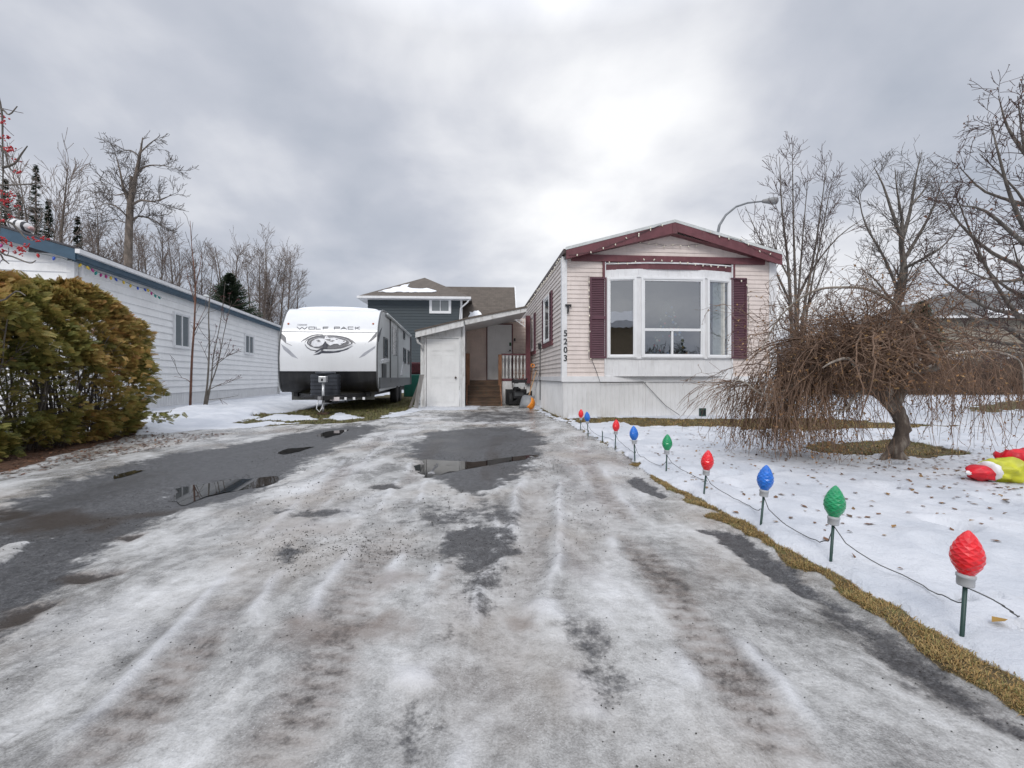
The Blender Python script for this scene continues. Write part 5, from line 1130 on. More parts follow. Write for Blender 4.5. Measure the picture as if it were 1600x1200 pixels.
def atp(px, py, Y): return P(px, py, Y)
shovel('bright orange snow shovel leaning on the white skirting', P(828, 640, 12.6), P(845.5, 573, 13.4), .26, .34, M['orange'], M['steel'], M['orange'], R(62))
shovel('grey snow shovel with pale wooden handle beside the snow blower', P(821, 637, 13.2), P(838, 579, 14.0), .40, .42, M['grey_plastic'], M['pale_wood'], M['black'], R(-10))
shovel('snow shovel with reddish wooden shaft behind the orange one', P(826, 636, 13.6), P(832, 574, 14.2), .28, .26, M['black'], M['wood_brown'], M['orange'], R(15))
# boards by the shed
q = G(654, 640)
for i, (dx, w, h, lean, lab) in enumerate(((.0, .12, .95, .13, 'weathered grey board leaning on the left side of the shed'), (-.12, .07, .75, .22, 'darker narrow board leaning outermost beside the shed'))):
    rt = rootat('plank', q[0]+dx, q[1]+.05*i, label=lab, cat='plank', group='boards leaning against the shed')
    MB().prism([(-w/2-lean*.6, 0, 0), (w/2-lean*.6, 0, 0), (w/2+lean*.6, .05, h), (-w/2+lean*.6, .05, h)], (0, .03, 0)).build('board', mat('grey_board', (.22-.1*i, .21-.1*i, .20-.1*i), .8, .25, 6, stretch=(4, 4, .5)), rt)
M['green_tarp'] = mat('green_tarp', (.012, .12, .085), .5, .2, 3); M['dark_red'] = mat('dark_red_cover', (.10, .02, .025), .7, .5, 6)
q = P(648, 600, 21.5)
rt = rootat('covered_bin', q.x, 21.5, 0, 0, label='dark green tarp covered bin behind the trailer and the shed', cat='bin'); mb = MB(); 
mb.prism([(-.45, -.3, 0), (.35, -.3, 0), (.37, -.3, .98), (.30, -.3, 1.05), (-.40, -.3, 1.02), (-.46, -.3, .95)], (0, .7, 0)); mb.build('tarp', M['green_tarp'], rt, bevel=.03); MB().box(-.3, .3, -.1, .35, 1.06, 1.62).build('dark_load', M['dark_red'], rt, bevel=.08)
# ================================================================== CHRISTMAS BULB STAKES
def plastic(name, c):
    m, nt, b = new_mat(name); t = NT(nt); n = t.noise(t.pos(), 60, 3)
    t.set(b.inputs['Base Color'], t.mix(t.rng(n, .3, .7), tuple(x*.75 for x in c), c)); b.inputs['Roughness'].default_value = .28; b.inputs['Coat Weight'].default_value = .3
    b.inputs['Subsurface Weight'].default_value = .25; b.inputs['Subsurface Radius'].default_value = tuple(x*.9+.05 for x in c); b.inputs['Subsurface Scale'].default_value = .03; return m
M['bulb_r'] = plastic('red_translucent_plastic', (.86, .012, .022)); M['bulb_b'] = plastic('blue_translucent_plastic', (.010, .17, .66)); M['bulb_g'] = plastic('green_translucent_plastic', (.008, .32, .12))
M['socket'] = mat('grey_socket', (.42, .43, .44), .4, .1); M['stake'] = mat('green_stake', (.018, .05, .042), .45, .2)
BP = [(0, .022), (.012, .026), (.035, .044), (.060, .053), (.085, .0505), (.110, .040), (.132, .026), (.146, .013), (.153, .004)]
def bulb_mesh():
    mb = MB(); n = 18; rings = 17; vs = []; zs = np.linspace(0, .153, rings)
    for i, z in enumerate(zs):
        r = np.interp(z, [a for a, b in BP], [b for a, b in BP])
        for k in range(n):
            a = 2*math.pi*k/n; rr = r*.86*(1.0 if (i+k) % 2 else .93); vs.append((rr*math.cos(a), rr*math.sin(a), z))
    fs = []
    for i in range(rings-1):
        for k in range(n):
            k2 = (k+1) % n; a, b_, c, d = i*n+k, i*n+k2, (i+1)*n+k, (i+1)*n+k2
            if (i+k) % 2 == 0: fs += [(a, b_, c), (b_, d, c)]
            else: fs += [(a, b_, d), (a, d, c)]
    fs.append(tuple((rings-1)*n+k for k in range(n))); mb.add(vs, fs); return mb
protos = {}
STK = [(1503, 995, 1514, 828, 'r', 'largest red christmas bulb light, nearest the camera at the right edge'),
       (1298, 877, 1306, 758, 'g', 'bigger green christmas bulb light on a stake beside the brown grass strip'),
       (1189, 818, 1198, 726, 'b', 'large blue christmas bulb light on a stake, nearest of the blue ones'),
       (1100, 777, 1107, 703, 'r', 'red christmas bulb light between the large blue and the smaller green one'),
       (1041, 736, 1043, 678, 'g', 'smaller green christmas bulb light halfway along the row'),
       (992, 718, 990, 665, 'b', 'blue christmas bulb light directly right of a small red one'),
       (961, 703, 963, 655, 'r', 'small red christmas bulb light right of the bare stake'),
       (919, 682, 917, 643, 'b', 'small blue christmas bulb light on the grass by the corner of the cream home'),
       (907, 672, 908, 639, 'r', 'farthest and smallest red christmas bulb light near the corner of the cream home')]
sock = []
def gpt(px, py):
    z = .05
    for _ in range(4): Y = FOC*(CAM_H-z)/(py-HY); x = (px-CX)/FOC*Y; z = gz(x, Y)
    return Vector((x, Y, z))
for (bx_, by_, tx_, ty_, c_, lab) in STK:
    b = gpt(bx_, by_); tp = P(tx_, ty_, b.y); ax = (tp-b); Ht = ax.length; ax.normalize()
    if c_ not in protos:
        r_ = empty('christmas_bulb_light', group='christmas bulb lights along the drive', cat='bulb light', label=lab)
        bulb_mesh().build('bulb', M['bulb_'+c_], r_); MB().lathe([(.022, -.030), (.0235, -.026), (.0235, -.004), (.026, -.002), (.026, .006), (.018, .012)], 18).build('socket', M['socket'], r_)
        MB().tube([(0, 0, -.03), (0, 0, -.28), (0, 0, -.33)], [.0065, .0065, .003], 8).build('stake', M['stake'], r_); protos[c_] = r_; o = r_
    else: o = copy_tree(protos[c_]); o['label'] = lab
    o.rotation_mode = 'QUATERNION'; o.rotation_quaternion = ax.to_track_quat('Z', 'Y'); o.location = tp-ax*.155; sock.append(tp-ax*.190)
b = gpt(941, 690); rt = empty('bare_stake', b, label='bare dark stake without a bulb standing in the snow', cat='stake')
MB().tube([(0, 0, -.05), (.004, 0, .14)], .007, 8).build('rod', M['stake'], rt); MB().lathe([(.009, .135), (.009, .150), (.006, .152)], 8).build('tip', M['socket'], rt)
# cord from light to light
M['cord'] = mat('dark_cord', (.075, .075, .07), .6, .2)
pts = []; rr = random.Random(9)
e_ = gpt(1592, 965)
seq = [e_]+sock[:]
for i in range(len(seq)-1):
    a, c = seq[i], seq[i+1]; n = 16
    for j in range(n):
        s = j/n; p = a.lerp(c, s); 
        side_ = math.sin(math.pi*s)*(.10 if i else .02)*(1+.4*math.sin(i*2.1)); p = p+Vector((side_, rr.uniform(-.01, .01), 0))
        g_ = gz(p.x, p.y)+.008; sag = math.sin(math.pi*s)**.5
        zl_ = p.z*(1-sag)+g_*sag if i else p.z*(1-s)+p.z*s
        pts.append(Vector((p.x, p.y, max(g_, zl_))))
pts.append(seq[-1]); o = MB().tube(pts, .0024, 5).build('light_cord', M['cord'], label='thin dark cord running from bulb light to bulb light over the snow', cat='cord')
# ================================================================== FALLEN INFLATABLE
M['nylon_red'] = mat('red_nylon', (.62, .008, .02), .45, .25, 9, bump=1.0, bscale=16); M['nylon_white'] = mat('white_plush', (.72, .70, .70), .8, .08, 30); M['nylon_green'] = mat('yellow_green_nylon', (.50, .50, .03), .45, .25, 7, bump=1.0, bscale=16)
def sack(prof, c, d, up, seed, n=28, amp=.012, flat=.8):
    """soft crumpled tube: prof = [(s along d, radius)]"""
    d = Vector(d).normalized(); u = Vector(up); s_ = d.cross(u).normalized(); u = s_.cross(d); mb = MB(); vs = []
    for i, (s, r) in enumerate(prof):
        for k in range(n):
            a = 2*math.pi*k/n; w = 1+amp/max(r, .02)*(mnoise.noise(Vector((s*14, math.cos(a)*2.2, math.sin(a)*2.2+seed)))*1.8+math.sin(a*7+s*20+seed)*.35)
            vs.append(Vector(c)+d*s+s_*r*w*math.cos(a)+u*r*w*flat*math.sin(a))
    m_ = len(prof); fs = [(i*n+k, i*n+(k+1) % n, (i+1)*n+(k+1) % n, (i+1)*n+k) for i in range(m_-1) for k in range(n)]+[tuple(range(n))[::-1], tuple((m_-1)*n+k for k in range(n))]
    return mb.add(vs, fs, True)
b = gpt(1545, 752); inf = empty('fallen_inflatable', b, label='fallen lawn inflatable of red, white and yellow-green fabric lying on the snow', cat='inflatable')
sc_ = b.y/FOC
dvec = Vector((1, .10, -.01))
def lin(a, b, n): return list(np.linspace(a, b, n))
x_ = lambda px: (px-1545)*sc_
def mkprof(pts, n=18):
    xs = np.linspace(pts[0][0], pts[-1][0], n); return [(float(x), float(np.interp(x, [p[0] for p in pts], [p[1] for p in pts]))) for x in xs]
zc_ = 17*sc_
sack(mkprof([(x_(1510), .012), (x_(1514), .045), (x_(1522), .068), (x_(1538), .082)]), (0, 0, zc_-.02), dvec, (0, 0, 1), 1).build('cone', M['nylon_red'], inf)
sack(mkprof([(x_(1505), .008), (x_(1507), .016), (x_(1511), .016), (x_(1513), .006)], 8), (0, 0, zc_-.02), dvec, (0, 0, 1), 2).build('pompom', M['nylon_white'], inf)
sack(mkprof([(x_(1537), .070), (x_(1539), .092), (x_(1544), .100), (x_(1548), .092), (x_(1549), .07)]), (0, 0, zc_-.005), dvec, (0, 0, 1), 3).build('band', M['nylon_white'], inf)
sack(mkprof([(x_(1544), .075), (x_(1552), .108), (x_(1565), .118), (x_(1582), .118), (x_(1592), .105), (x_(1598), .07), (x_(1601), .02)], 24), (0, 0, zc_+.0), dvec, (0, 0, 1), 4, amp=.024).build('body', M['nylon_green'], inf)
sack(mkprof([(x_(1572), .05), (x_(1575), .10), (x_(1590), .115), (x_(1640), .13), (x_(1700), .12), (x_(1720), .05)], 24), (.30, .30, .085), (1, .05, 0), (0, 0, 1), 6, amp=.035, flat=.95).build('rear_fabric', M['nylon_red'], inf)
sack(mkprof([(x_(1593), .01), (x_(1598), .05), (x_(1640), .07), (x_(1680), .02)], 12), (0, -.02, .05), (1, .05, 0), (0, 0, 1), 8).build('cuff', M['nylon_white'], inf)
# striped plush on the roof of the white home
M['stripe'] = None
m_, nt, b_ = new_mat('black_white_stripes'); t = NT(nt); wv = t.nd('ShaderNodeTexWave'); wv.inputs['Scale'].default_value = 1.9; wv.inputs['Distortion'].default_value = 1.2; t.L.new(t.pos((1, .2, .5)), wv.inputs['Vector'])
t.set(b_.inputs['Base Color'], t.mix(t.rng(wv.outputs['Fac'], .68, .8), (.68, .67, .66), (.05, .05, .055))); b_.inputs['Roughness'].default_value = .7; M['stripe'] = m_
yy = 12.5; c0 = P(20, 352, yy); rt = empty('striped_roof_ornament', c0, label='black and white striped roll shaped ornament on the roof of the white home', cat='roof ornament')
sack(mkprof([(0, .05), (.05, .17), (.25, .21), (.42, .19), (.52, .14), (.57, .05)], 16), (-.05, 0, .06), (1, 0, -.30), (0, 0, 1), 3, amp=.01).build('cover', M['stripe'], rt)
sack(mkprof([(0, .02), (.03, .07), (.08, .07), (.1, .02)], 8), (.50, -.04, -.09), (1, 0, -.3), (0, 0, 1), 3).build('end_cap', mat('plush_pink', (.55, .35, .33), .8), rt)
# ================================================================== STREET LAMP
q = P(1120, 590, 24); sl = empty('street_lamp', (q.x, 24, 0), 0, label='tall curved arm street lamp rising behind the cream home', cat='street lamp')
M['galv'] = mat('galvanised_pole', (.20, .21, .22), .5, .15, 4)
top = [P(*k, 24)-Vector((q.x, 24, 0)) for k in ((1120, 372), (1124, 352), (1134, 336), (1150, 323), (1168, 317), (1192, 314.5))]
MB().tube([(0, 0, 0), (0, 0, 4), (0, 0, top[0].z)]+[tuple(p) for p in top[1:]], [.11, .09, .075, .07, .06, .055, .05, .04], 10).build('pole', M['galv'], sl)
hx = P(1203, 314, 24)-Vector((q.x, 24, 0))
mb = MB(); mb.lathe([(.05, -.42), (.10, -.36), (.14, -.1), (.20, .12), (.19, .34), (.08, .42)], 14, hx, Vector((1, 0, .04))); mb.build('lamp_head', mat('lamp_head', (.22, .22, .22), .5), sl)
mb = MB(); mb.lathe([(.03, -.15), (.12, -.10), (.17, 0), (.12, .02)], 14, hx+Vector((.12, 0, -.10)), Vector((0, 0, -1))); mb.build('lens', mat('lamp_lens', (.35, .35, .34), .2), sl)
# ================================================================== TREES AND SHRUBS
def bark(name, c, c2=None, sc=12):
    m, nt, b = new_mat(name); t = NT(nt); n = t.noise(t.pos((1, 1, .35)), sc, 5, .65); c2 = c2 or tuple(x*1.7 for x in c)
    t.set(b.inputs['Base Color'], t.ramp(n, [(.35, tuple(x*.6 for x in c)), (.5, c), (.68, c2)])); b.inputs['Roughness'].default_value = .85
    t.set(b.inputs['Normal'], t.bump(n, .6, .02)); return m
M['bark_grey'] = bark('grey_brown_bark', (.115, .10, .085)); M['twig_grey'] = bark('grey_twigs', (.10, .085, .075)); M['twig_far'] = bark('pale_grey_twigs', (.17, .135, .115))
M['twig_purple'] = bark('reddish_brown_twigs', (.085, .052, .045)); M['twig_weep'] = bark('weeping_brown_twigs', (.165, .10, .065), (.34, .23, .16), 4); M['bark_gnarl'] = bark('gnarled_bark', (.11, .085, .068), (.26, .23, .19), 16); M['bark_pale'] = bark('pale_limb_bark', (.25, .215, .18), (.42, .38, .33), 14)
M['bark_red'] = bark('red_brown_bark', (.15, .07, .045)); M['trunk_far'] = bark('far_trunk_bark', (.13, .105, .085), sc=5)
rng = np.random.default_rng(11)
def perp(d):
    a = rng.normal(size=3); a -= d*a.dot(d); return a/(np.linalg.norm(a)+1e-9)
def nrm(v): return v/(np.linalg.norm(v)+1e-9)
def curve(p, d, L, n, wig, trop):
    """a wandering line: trop = pull per step (vector)"""
    pts = [np.array(p, float)]; d = nrm(np.array(d, float)); st = L/(n-1)
    for i in range(n-1):
        d = nrm(d+perp(d)*rng.normal()*wig+np.array(trop)*1.0); pts.append(pts[-1]+d*st)
    return np.array(pts)
def sample(pts, t):
    f = t*(len(pts)-1); i = min(int(f), len(pts)-2); f -= i; return pts[i]*(1-f)+pts[i+1]*f, nrm(pts[i+1]-pts[i])
def ramify(mains, specs, lens=None):
    """mains: [(pts, r0, r1)], specs per level: (count per metre, length, angle lo, hi, points, wiggle, tropism, t0, radius factor)"""
    out = []; cur = mains
    for (cpm, L, alo, ahi, n, wig, trop, t0, rf) in specs:
        nxt = []
        for pts, r0, r1 in cur:
            ln = np.linalg.norm(np.diff(pts, axis=0), axis=1).sum(); k = rng.poisson(cpm*ln*(1-t0)) if cpm > 0 else int(-cpm)
            for _ in range(max(1, k)):
                t = t0+(1-t0)*rng.uniform(0, 1); p, d = sample(pts, t); a = R(rng.uniform(alo, ahi)); dd = d*math.cos(a)+perp(d)*math.sin(a)
                l = L*rng.uniform(.55, 1.25)*(1.1-.55*t); rr = max(.0022, min((r0+(r1-r0)*t)*rf, l*.03+.003))
                nxt.append((curve(p, dd, l, n, wig, trop), rr, max(.0014, rr*.3)))
        out.append(nxt); cur = nxt
    return out
def lines_mesh(name, brs, m, parent, n=3, minr=0.0):
    V_, F_ = np_tubes([b[0] for b in brs], [np.maximum(np.linspace(b[1], b[2], len(b[0])), minr) for b in brs], n); return np_mesh(name, V_, F_, m, parent, smooth=True)
def bare_tree(name, base, mains, specs, label, tm, cm, group=None, n0=8, minr=.004, cat='tree', extra=None):
    """mains given in world space"""
    o = np.array(base, float); root = empty(name, base, 0, label=label, cat=cat, group=group)
    mains = [(np.array(p, float)-o, a, b) for p, a, b in mains]; lv = ramify(mains, specs)
    mt = [(smooth_line(p, 3), a, b) for p, a, b in mains]
    lines_mesh('trunk', mt, tm, root, n0); allb = [b for l in lv for b in l]; lines_mesh('crown', allb, cm, root, 3, minr)
    root_lv = lv; return root, lv
def smooth_line(p, k=3):
    p = np.asarray(p, float)
    if len(p) < 3: return p
    P_ = np.vstack([2*p[0]-p[1], p, 2*p[-1]-p[-2]]); out = []
    for i in range(len(p)-1):
        a, b, c, d = P_[i:i+4]
        for t in np.linspace(0, 1, k, endpoint=False): out.append(.5*((2*b)+(-a+c)*t+(2*a-5*b+4*c-d)*t*t+(-a+3*b-3*c+d)*t**3))
    out.append(p[-1]); return np.array(out)
def PX(seq, Y): return np.array([tuple(P(q[0], q[1], Y+(q[2] if len(q) > 2 else 0))) for q in seq])
# --- tall bare poplar
Y = 38
mains = [(PX([(199, 600), (200, 425), (203, 330), (207, 300), (213, 270), (219, 240), (223, 215)], Y), .36, .04), (PX([(204, 325), (203, 305), (205, 275)], Y), .16, .10), (PX([(201, 315), (192, 290), (187, 265), (180, 240, 1)], Y), .13, .03),
         (PX([(207, 320), (220, 313, -1), (240, 315, -1), (258, 309), (272, 303)], Y), .11, .02), (PX([(206, 345), (218, 338, 1), (238, 343, 1), (262, 358, 1)], Y), .12, .02), (PX([(214, 270), (228, 260), (245, 258), (262, 260)], Y), .09, .02),
         (PX([(200, 340), (185, 325, -1), (168, 318, -1), (155, 322)], Y), .08, .02), (PX([(203, 300), (180, 305, 2), (160, 300, 2)], Y), .07, .02), (PX([(218, 245), (205, 235), (192, 236)], Y), .06, .02), (PX([(220, 238), (232, 226), (242, 218)], Y), .06, .02), (PX([(200, 350), (182, 343), (165, 345)], Y), .05, .015)]
sp = [(2.6, 2.4, 25, 65, 7, .22, (0, 0, .10), .08, .4), (3.4, 1.1, 25, 60, 5, .2, (0, 0, .08), .05, .4), (3.0, .6, 25, 60, 4, .2, (0, 0, .05), .05, .4)]
root, lv = bare_tree('poplar_tree', tuple(P(199, 590, Y)-Vector((0, 0, .9))), mains[:1], [(1.0, 2.0, 40, 80, 6, .2, (0, 0, .08), .52, .2), sp[1], sp[2]], 'tall bare poplar standing high above the roof of the white home', M['trunk_far'], M['twig_grey'], minr=.016)
o = np.array(root.location)
mm = [(p-o, a, b) for p, a, b in mains[1:]]; lines_mesh('limb', [(smooth_line(p, 3), a, b) for p, a, b in mm], M['trunk_far'], root, 6)
lv = ramify(mm, sp); lines_mesh('crown', [b for l in lv for b in l], M['twig_grey'], root, 3, .016)
# --- slender bare trees of the wood behind the left home
def slender(H, seed, spread=1.0):
    global rng
    rng = np.random.default_rng(seed); root = empty('bare_tree', (0, 0, 0)); tr = curve((0, 0, 0), (0, 0, 1), H, 9, .035, (0, 0, .05)); mains = [(tr, .012*H+.02, .015)]
    if seed % 2: t2 = curve(sample(tr, .25)[0], (.25, .1, 1), H*.68, 8, .05, (0, 0, .06)); mains.append((t2, .008*H, .012))
    lines_mesh('trunk', mains, M['trunk_far'], root, 6, .02)
    lv = ramify(mains, [(4.2, H*.24*spread, 20, 45, 6, .12, (0, 0, .12), .18, .35), (3.6, H*.10, 20, 50, 4, .15, (0, 0, .08), .1, .4), (2.6, H*.05, 20, 50, 3, .15, (0, 0, .06), .1, .5)])
    lines_mesh('crown', [b for l in lv for b in l], M['twig_far'], root, 3, .0095); return root
def place_px(root, px, topy, Y, H, rz, label, group):
    x = (px-CX)/FOC*Y; h = CAM_H+(HY-topy)/FOC*Y; s = h/H; root.location = (x, Y, -.1); root.scale = (s, s, s); root.rotation_euler = (0, 0, rz); root['label'] = label; root['category'] = 'tree'; root['group'] = group
protoT = [slender(11, 100+i) for i in range(5)]; used = set()
wl = [(15, 300, 44), (40, 310, 50), (88, 262, 42), (66, 330, 52), (104, 345, 48), (128, 352, 50), (148, 330, 46), (160, 345, 52), (172, 372, 50), (215, 372, 46), (226, 388, 54), (240, 396, 50), (256, 372, 44), (272, 366, 46), (284, 392, 55), (318, 402, 50), (336, 410, 58), (356, 384, 52), (366, 390, 50), (392, 408, 54),
      (412, 376, 48), (402, 400, 57), (424, 412, 52), (436, 402, 50), (449, 402, 55), (466, 430, 52), (474, 425, 58), (482, 446, 60), (136, 385, 58), (188, 392, 56), (250, 402, 60), (300, 398, 60), (346, 420, 62), (384, 425, 62), (430, 436, 62), (456, 438, 64), (110, 372, 60), (205, 400, 62)]
rr = random.Random(3)
wl = [w for w in wl if w[2] < 58]; wl.sort(); ORD = ['first', 'second', 'third', 'fourth', 'fifth', 'sixth', 'seventh', 'eighth', 'ninth', 'tenth', 'eleventh', 'twelfth', 'thirteenth', 'fourteenth', 'fifteenth', 'sixteenth', 'seventeenth', 'eighteenth', 'nineteenth']
for i, (px, ty, Y) in enumerate(wl):
    k = i % 5; o = protoT[k] if k not in used else copy_tree(protoT[k]); used.add(k)
    place_px(o, px, ty, Y, 11, rr.uniform(0, 6.28), (f'{"bare sapling-thin tree" if ty > 395 else "taller bare tree"} of the wood, {ORD[i]} from the left frame edge' if i < len(wl)-14 else f'{"low bare tree" if ty > 405 else "taller bare tree"} of the wood, {ORD[len(wl)-1-i]} counting left from the trailer'), 'bare trees of the wood behind the white home')
# --- spruces
M['needles'] = None
m_, nt, b_ = new_mat('spruce_needles'); t = NT(nt); t.set(b_.inputs['Base Color'], t.ramp(t.noise(t.pos(), 2.5, 5, .7), [(.3, (.018, .034, .020)), (.5, (.035, .058, .030)), (.7, (.075, .095, .05))])); b_.inputs['Roughness'].default_value = .8; M['needles'] = m_
def spruce(H, Rr, seed, dens=1.0):
    r = np.random.default_rng(seed); root = empty('spruce_tree', (0, 0, 0)); MB().tube([(0, 0, 0), (0, 0, H*.5), (0, 0, H)], [.016*H, .009*H, .01], 6).build('trunk', M['bark_grey'], root)
    Vs = []; Fs = []; nb = int(420*dens)
    for i in range(nb):
        h = r.uniform(.08, 1)**.9; z = h*H; L = Rr*(1-h)**.85*r.uniform(.7, 1.15)+.08; a = r.uniform(0, 6.28); d = np.array([math.cos(a), math.sin(a), 0]); s_ = np.array([-d[1], d[0], 0])
        dr = -.25*(1-h)+.1; n = max(4, int(L*9))
        for j in range(n):
            t_ = (j+.5)/n; c = d*L*t_+np.array([0, 0, z+L*(dr*t_+.22*t_*t_)]); w = (.34*(1-t_)+.12)*(.55+L*.30); sgn = 1 if j % 2 else -1
            for q in (1, -1):
                tip = c+s_*q*w*r.uniform(.7, 1.3)+d*w*.7-np.array([0, 0, w*r.uniform(.15, .6)]); b = len(Vs); Vs += [c-d*.05, c+d*.07+np.array([0, 0, .02]), tip]; Fs.append((b, b+1, b+2))
    np_mesh('crown', Vs, Fs, M['needles'], root); return root
S = [(8, 278, 40, 1.6, 12, 'dark spruce at the left frame edge behind the red berries'), (56, 256, 42, 2.0, 13, 'tall narrow spruce just right of the striped roof ornament'), (76, 310, 44, 1.7, 14, 'thin spruce between the tall narrow spruce and the forked bare tree'), (121, 337, 46, 1.6, 15, 'small dark spruce above the roof left of the tall poplar'), (359, 424, 30, 3.3, 16, 'full green spruce rising behind the far end of the white home'), (30, 300, 46, 1.8, 17, 'spruce behind the striped roof ornament')]
for px, ty, Y, Rr, sd_, lab in S:
    h = CAM_H+(HY-ty)/FOC*Y; o = spruce(h, Rr*(1.15 if sd_ == 16 else .95), sd_, 1.6 if sd_ == 16 else 1.2); o.location = ((px-CX)/FOC*Y, Y, -.1); tag(o, lab, 'tree', 'spruces behind the white home')
# --- saplings before the left home
rng = np.random.default_rng(21)
Y = 13.2
bare_tree('sapling', tuple(P(298, 637, Y)), [(PX([(297, 640), (300, 560), (304, 500), (305, 440), (300, 390), (297, 345)], Y), .035, .006), (PX([(300, 600), (290, 592), (272, 588)], Y), .01, .004), (PX([(303, 520), (312, 500), (322, 480)], Y), .012, .004), (PX([(304, 470), (295, 440), (290, 415)], Y), .014, .004), (PX([(305, 450), (312, 420), (315, 395)], Y), .014, .004)],
          [(2.5, .9, 20, 45, 6, .1, (0, 0, .09), .25, .4), (2.5, .4, 25, 50, 4, .12, (0, 0, .06), .1, .5)], 'single stemmed bare sapling with red-brown bark before the white home', M['bark_red'], M['twig_grey'], n0=6, minr=.006)
Y = 13.0
root, lv = bare_tree('rowan_sapling', tuple(P(320, 637, Y)), [(PX([(318, 640), (324, 600), (327, 540), (326, 490), (330, 440), (334, 400)], Y), .03, .005), (PX([(320, 640), (326, 610), (340, 570), (350, 520), (362, 470)], Y), .024, .005), (PX([(322, 640), (330, 595), (333, 560), (345, 500), (352, 440)], Y), .022, .005),
          (PX([(325, 610), (345, 600), (362, 597)], Y), .012, .004), (PX([(322, 625), (350, 622), (372, 618)], Y), .010, .004), (PX([(328, 580), (350, 560), (378, 545)], Y), .012, .004)],
          [(3.0, .6, 20, 50, 6, .12, (0, 0, .07), .25, .4), (2.0, .3, 25, 50, 4, .12, (0, 0, .03), .1, .5)], 'multi-stemmed bare rowan sapling with shrivelled berries before the white home', M['bark_grey'], M['twig_purple'], n0=6, minr=.006)
M['berry'] = mat('red_rowan_berries', (.42, .012, .018), .35, .3, 40); M['berry_dark'] = mat('shrivelled_berries', (.10, .022, .022), .6, .4, 40)
def clusters(name, centres, rad, nb, br, m, parent):
    t = (1+5**.5)/2
    iv = np.array([(-1, t, 0), (1, t, 0), (-1, -t, 0), (1, -t, 0), (0, -1, t), (0, 1, t), (0, -1, -t), (0, 1, -t), (t, 0, -1), (t, 0, 1), (-t, 0, -1), (-t, 0, 1)])/math.hypot(1, t)
    ifc = [(0, 11, 5), (0, 5, 1), (0, 1, 7), (0, 7, 10), (0, 10, 11), (1, 5, 9), (5, 11, 4), (11, 10, 2), (10, 7, 6), (7, 1, 8), (3, 9, 4), (3, 4, 2), (3, 2, 6), (3, 6, 8), (3, 8, 9), (4, 9, 5), (2, 4, 11), (6, 2, 10), (8, 6, 7), (9, 8, 1)]
    for c in centres:
        V_ = []; F_ = []
        for _ in range(nb): b = len(V_); p = np.array(c)+rng.normal(size=3)*rad*np.array([1, 1, .6]); V_ += list(p+iv*br*rng.uniform(.8, 1.2)); F_ += [(x+b, y+b, z+b) for x, y, z in ifc]
        np_mesh(name, V_, F_, m, parent, smooth=True)
tips = [b[0][-1] for b in lv[0] if b[0][-1][2] > .6]; clusters('berry_cluster', tips[:26], .03, 8, .010, M['berry_dark'], root)
# --- rowan with red berries reaching in from the left
rng = np.random.default_rng(33); Y = 3.1
bs = np.array((-4.5, 3.3, 0.0)); jn = np.array((-4.45, 3.3, 1.7))
mains = [(np.array([bs, (-4.5, 3.3, .9), jn, (-4.35, 3.25, 2.6), (-4.2, 3.2, 3.4)]), .07, .03)]
for q in ([(-160, 130), (-60, 130), (0, 168), (14, 179), (27, 166)], [(-150, 300), (-60, 285), (0, 289), (40, 288), (62, 286)], [(-120, 60), (-30, 100), (0, 160), (4, 220), (4, 300), (-4, 400)], [(-140, 340), (-40, 350), (0, 393), (20, 401), (46, 411), (56, 407)],
          [(4, 262), (22, 256), (34, 240), (43, 228)], [(-100, 420), (-30, 440), (0, 470), (25, 455), (40, 462)], [(-100, 400), (-10, 395), (5, 405), (14, 412)], [(-30, 210), (5, 232), (14, 262), (28, 268)], [(-60, 350), (0, 345), (22, 352), (40, 372), (52, 376)], [(-60, 320), (-5, 318), (15, 330), (30, 322)]):
    mains.append((PX(q, Y), .009, .003))
root, lv = bare_tree('rowan_tree', tuple(bs), mains, [(4, .16, 25, 60, 5, .2, (0, 0, -.02), .3, .5)], 'rowan branches with clusters of red berries reaching in at the left edge', M['bark_grey'], M['twig_purple'], n0=6, minr=.002)
cl = [(3, 190), (10, 184), (2, 214), (12, 214), (15, 229), (17, 233), (13, 234), (24, 250), (28, 269), (1, 300), (6, 304), (1, 312), (8, 315), (14, 313), (4, 320), (22, 306), (27, 323), (18, 338), (3, 372), (8, 376), (12, 380), (30, 388), (36, 391), (42, 384), (26, 396), (50, 372), (58, 376), (70, 373), (6, 392), (-6, 330), (2, 345)]
Mo = np.array(root.location); clusters('berry_cluster', [np.array(P(x, y, Y+rng.uniform(-.15, .15)))-Mo for x, y in cl], .011, 9, .0058, M['berry'], root)
# --- trees on the right
rng = np.random.default_rng(41); Y = 16.5
mains = [(PX([(1238, 632), (1238, 540), (1232, 420), (1222, 330), (1218, 245)], Y), .085, .008), (PX([(1241, 632), (1244, 500), (1240, 360), (1238, 240)], Y), .08, .008), (PX([(1244, 632), (1246, 500), (1252, 400), (1262, 282)], Y), .07, .008), (PX([(1246, 632), (1254, 500), (1275, 380), (1292, 256)], Y), .075, .008),
         (PX([(1248, 600), (1262, 480), (1285, 360), (1300, 280)], Y), .05, .007), (PX([(1244, 470), (1270, 420, .5), (1310, 370, .5), (1360, 334, .5)], Y), .05, .007), (PX([(1238, 480), (1210, 420, -.4), (1190, 380, -.4), (1164, 322, -.4)], Y), .05, .006), (PX([(1236, 440), (1216, 400), (1198, 340)], Y), .04, .006), (PX([(1250, 500), (1280, 440), (1306, 350)], Y), .04, .006)]
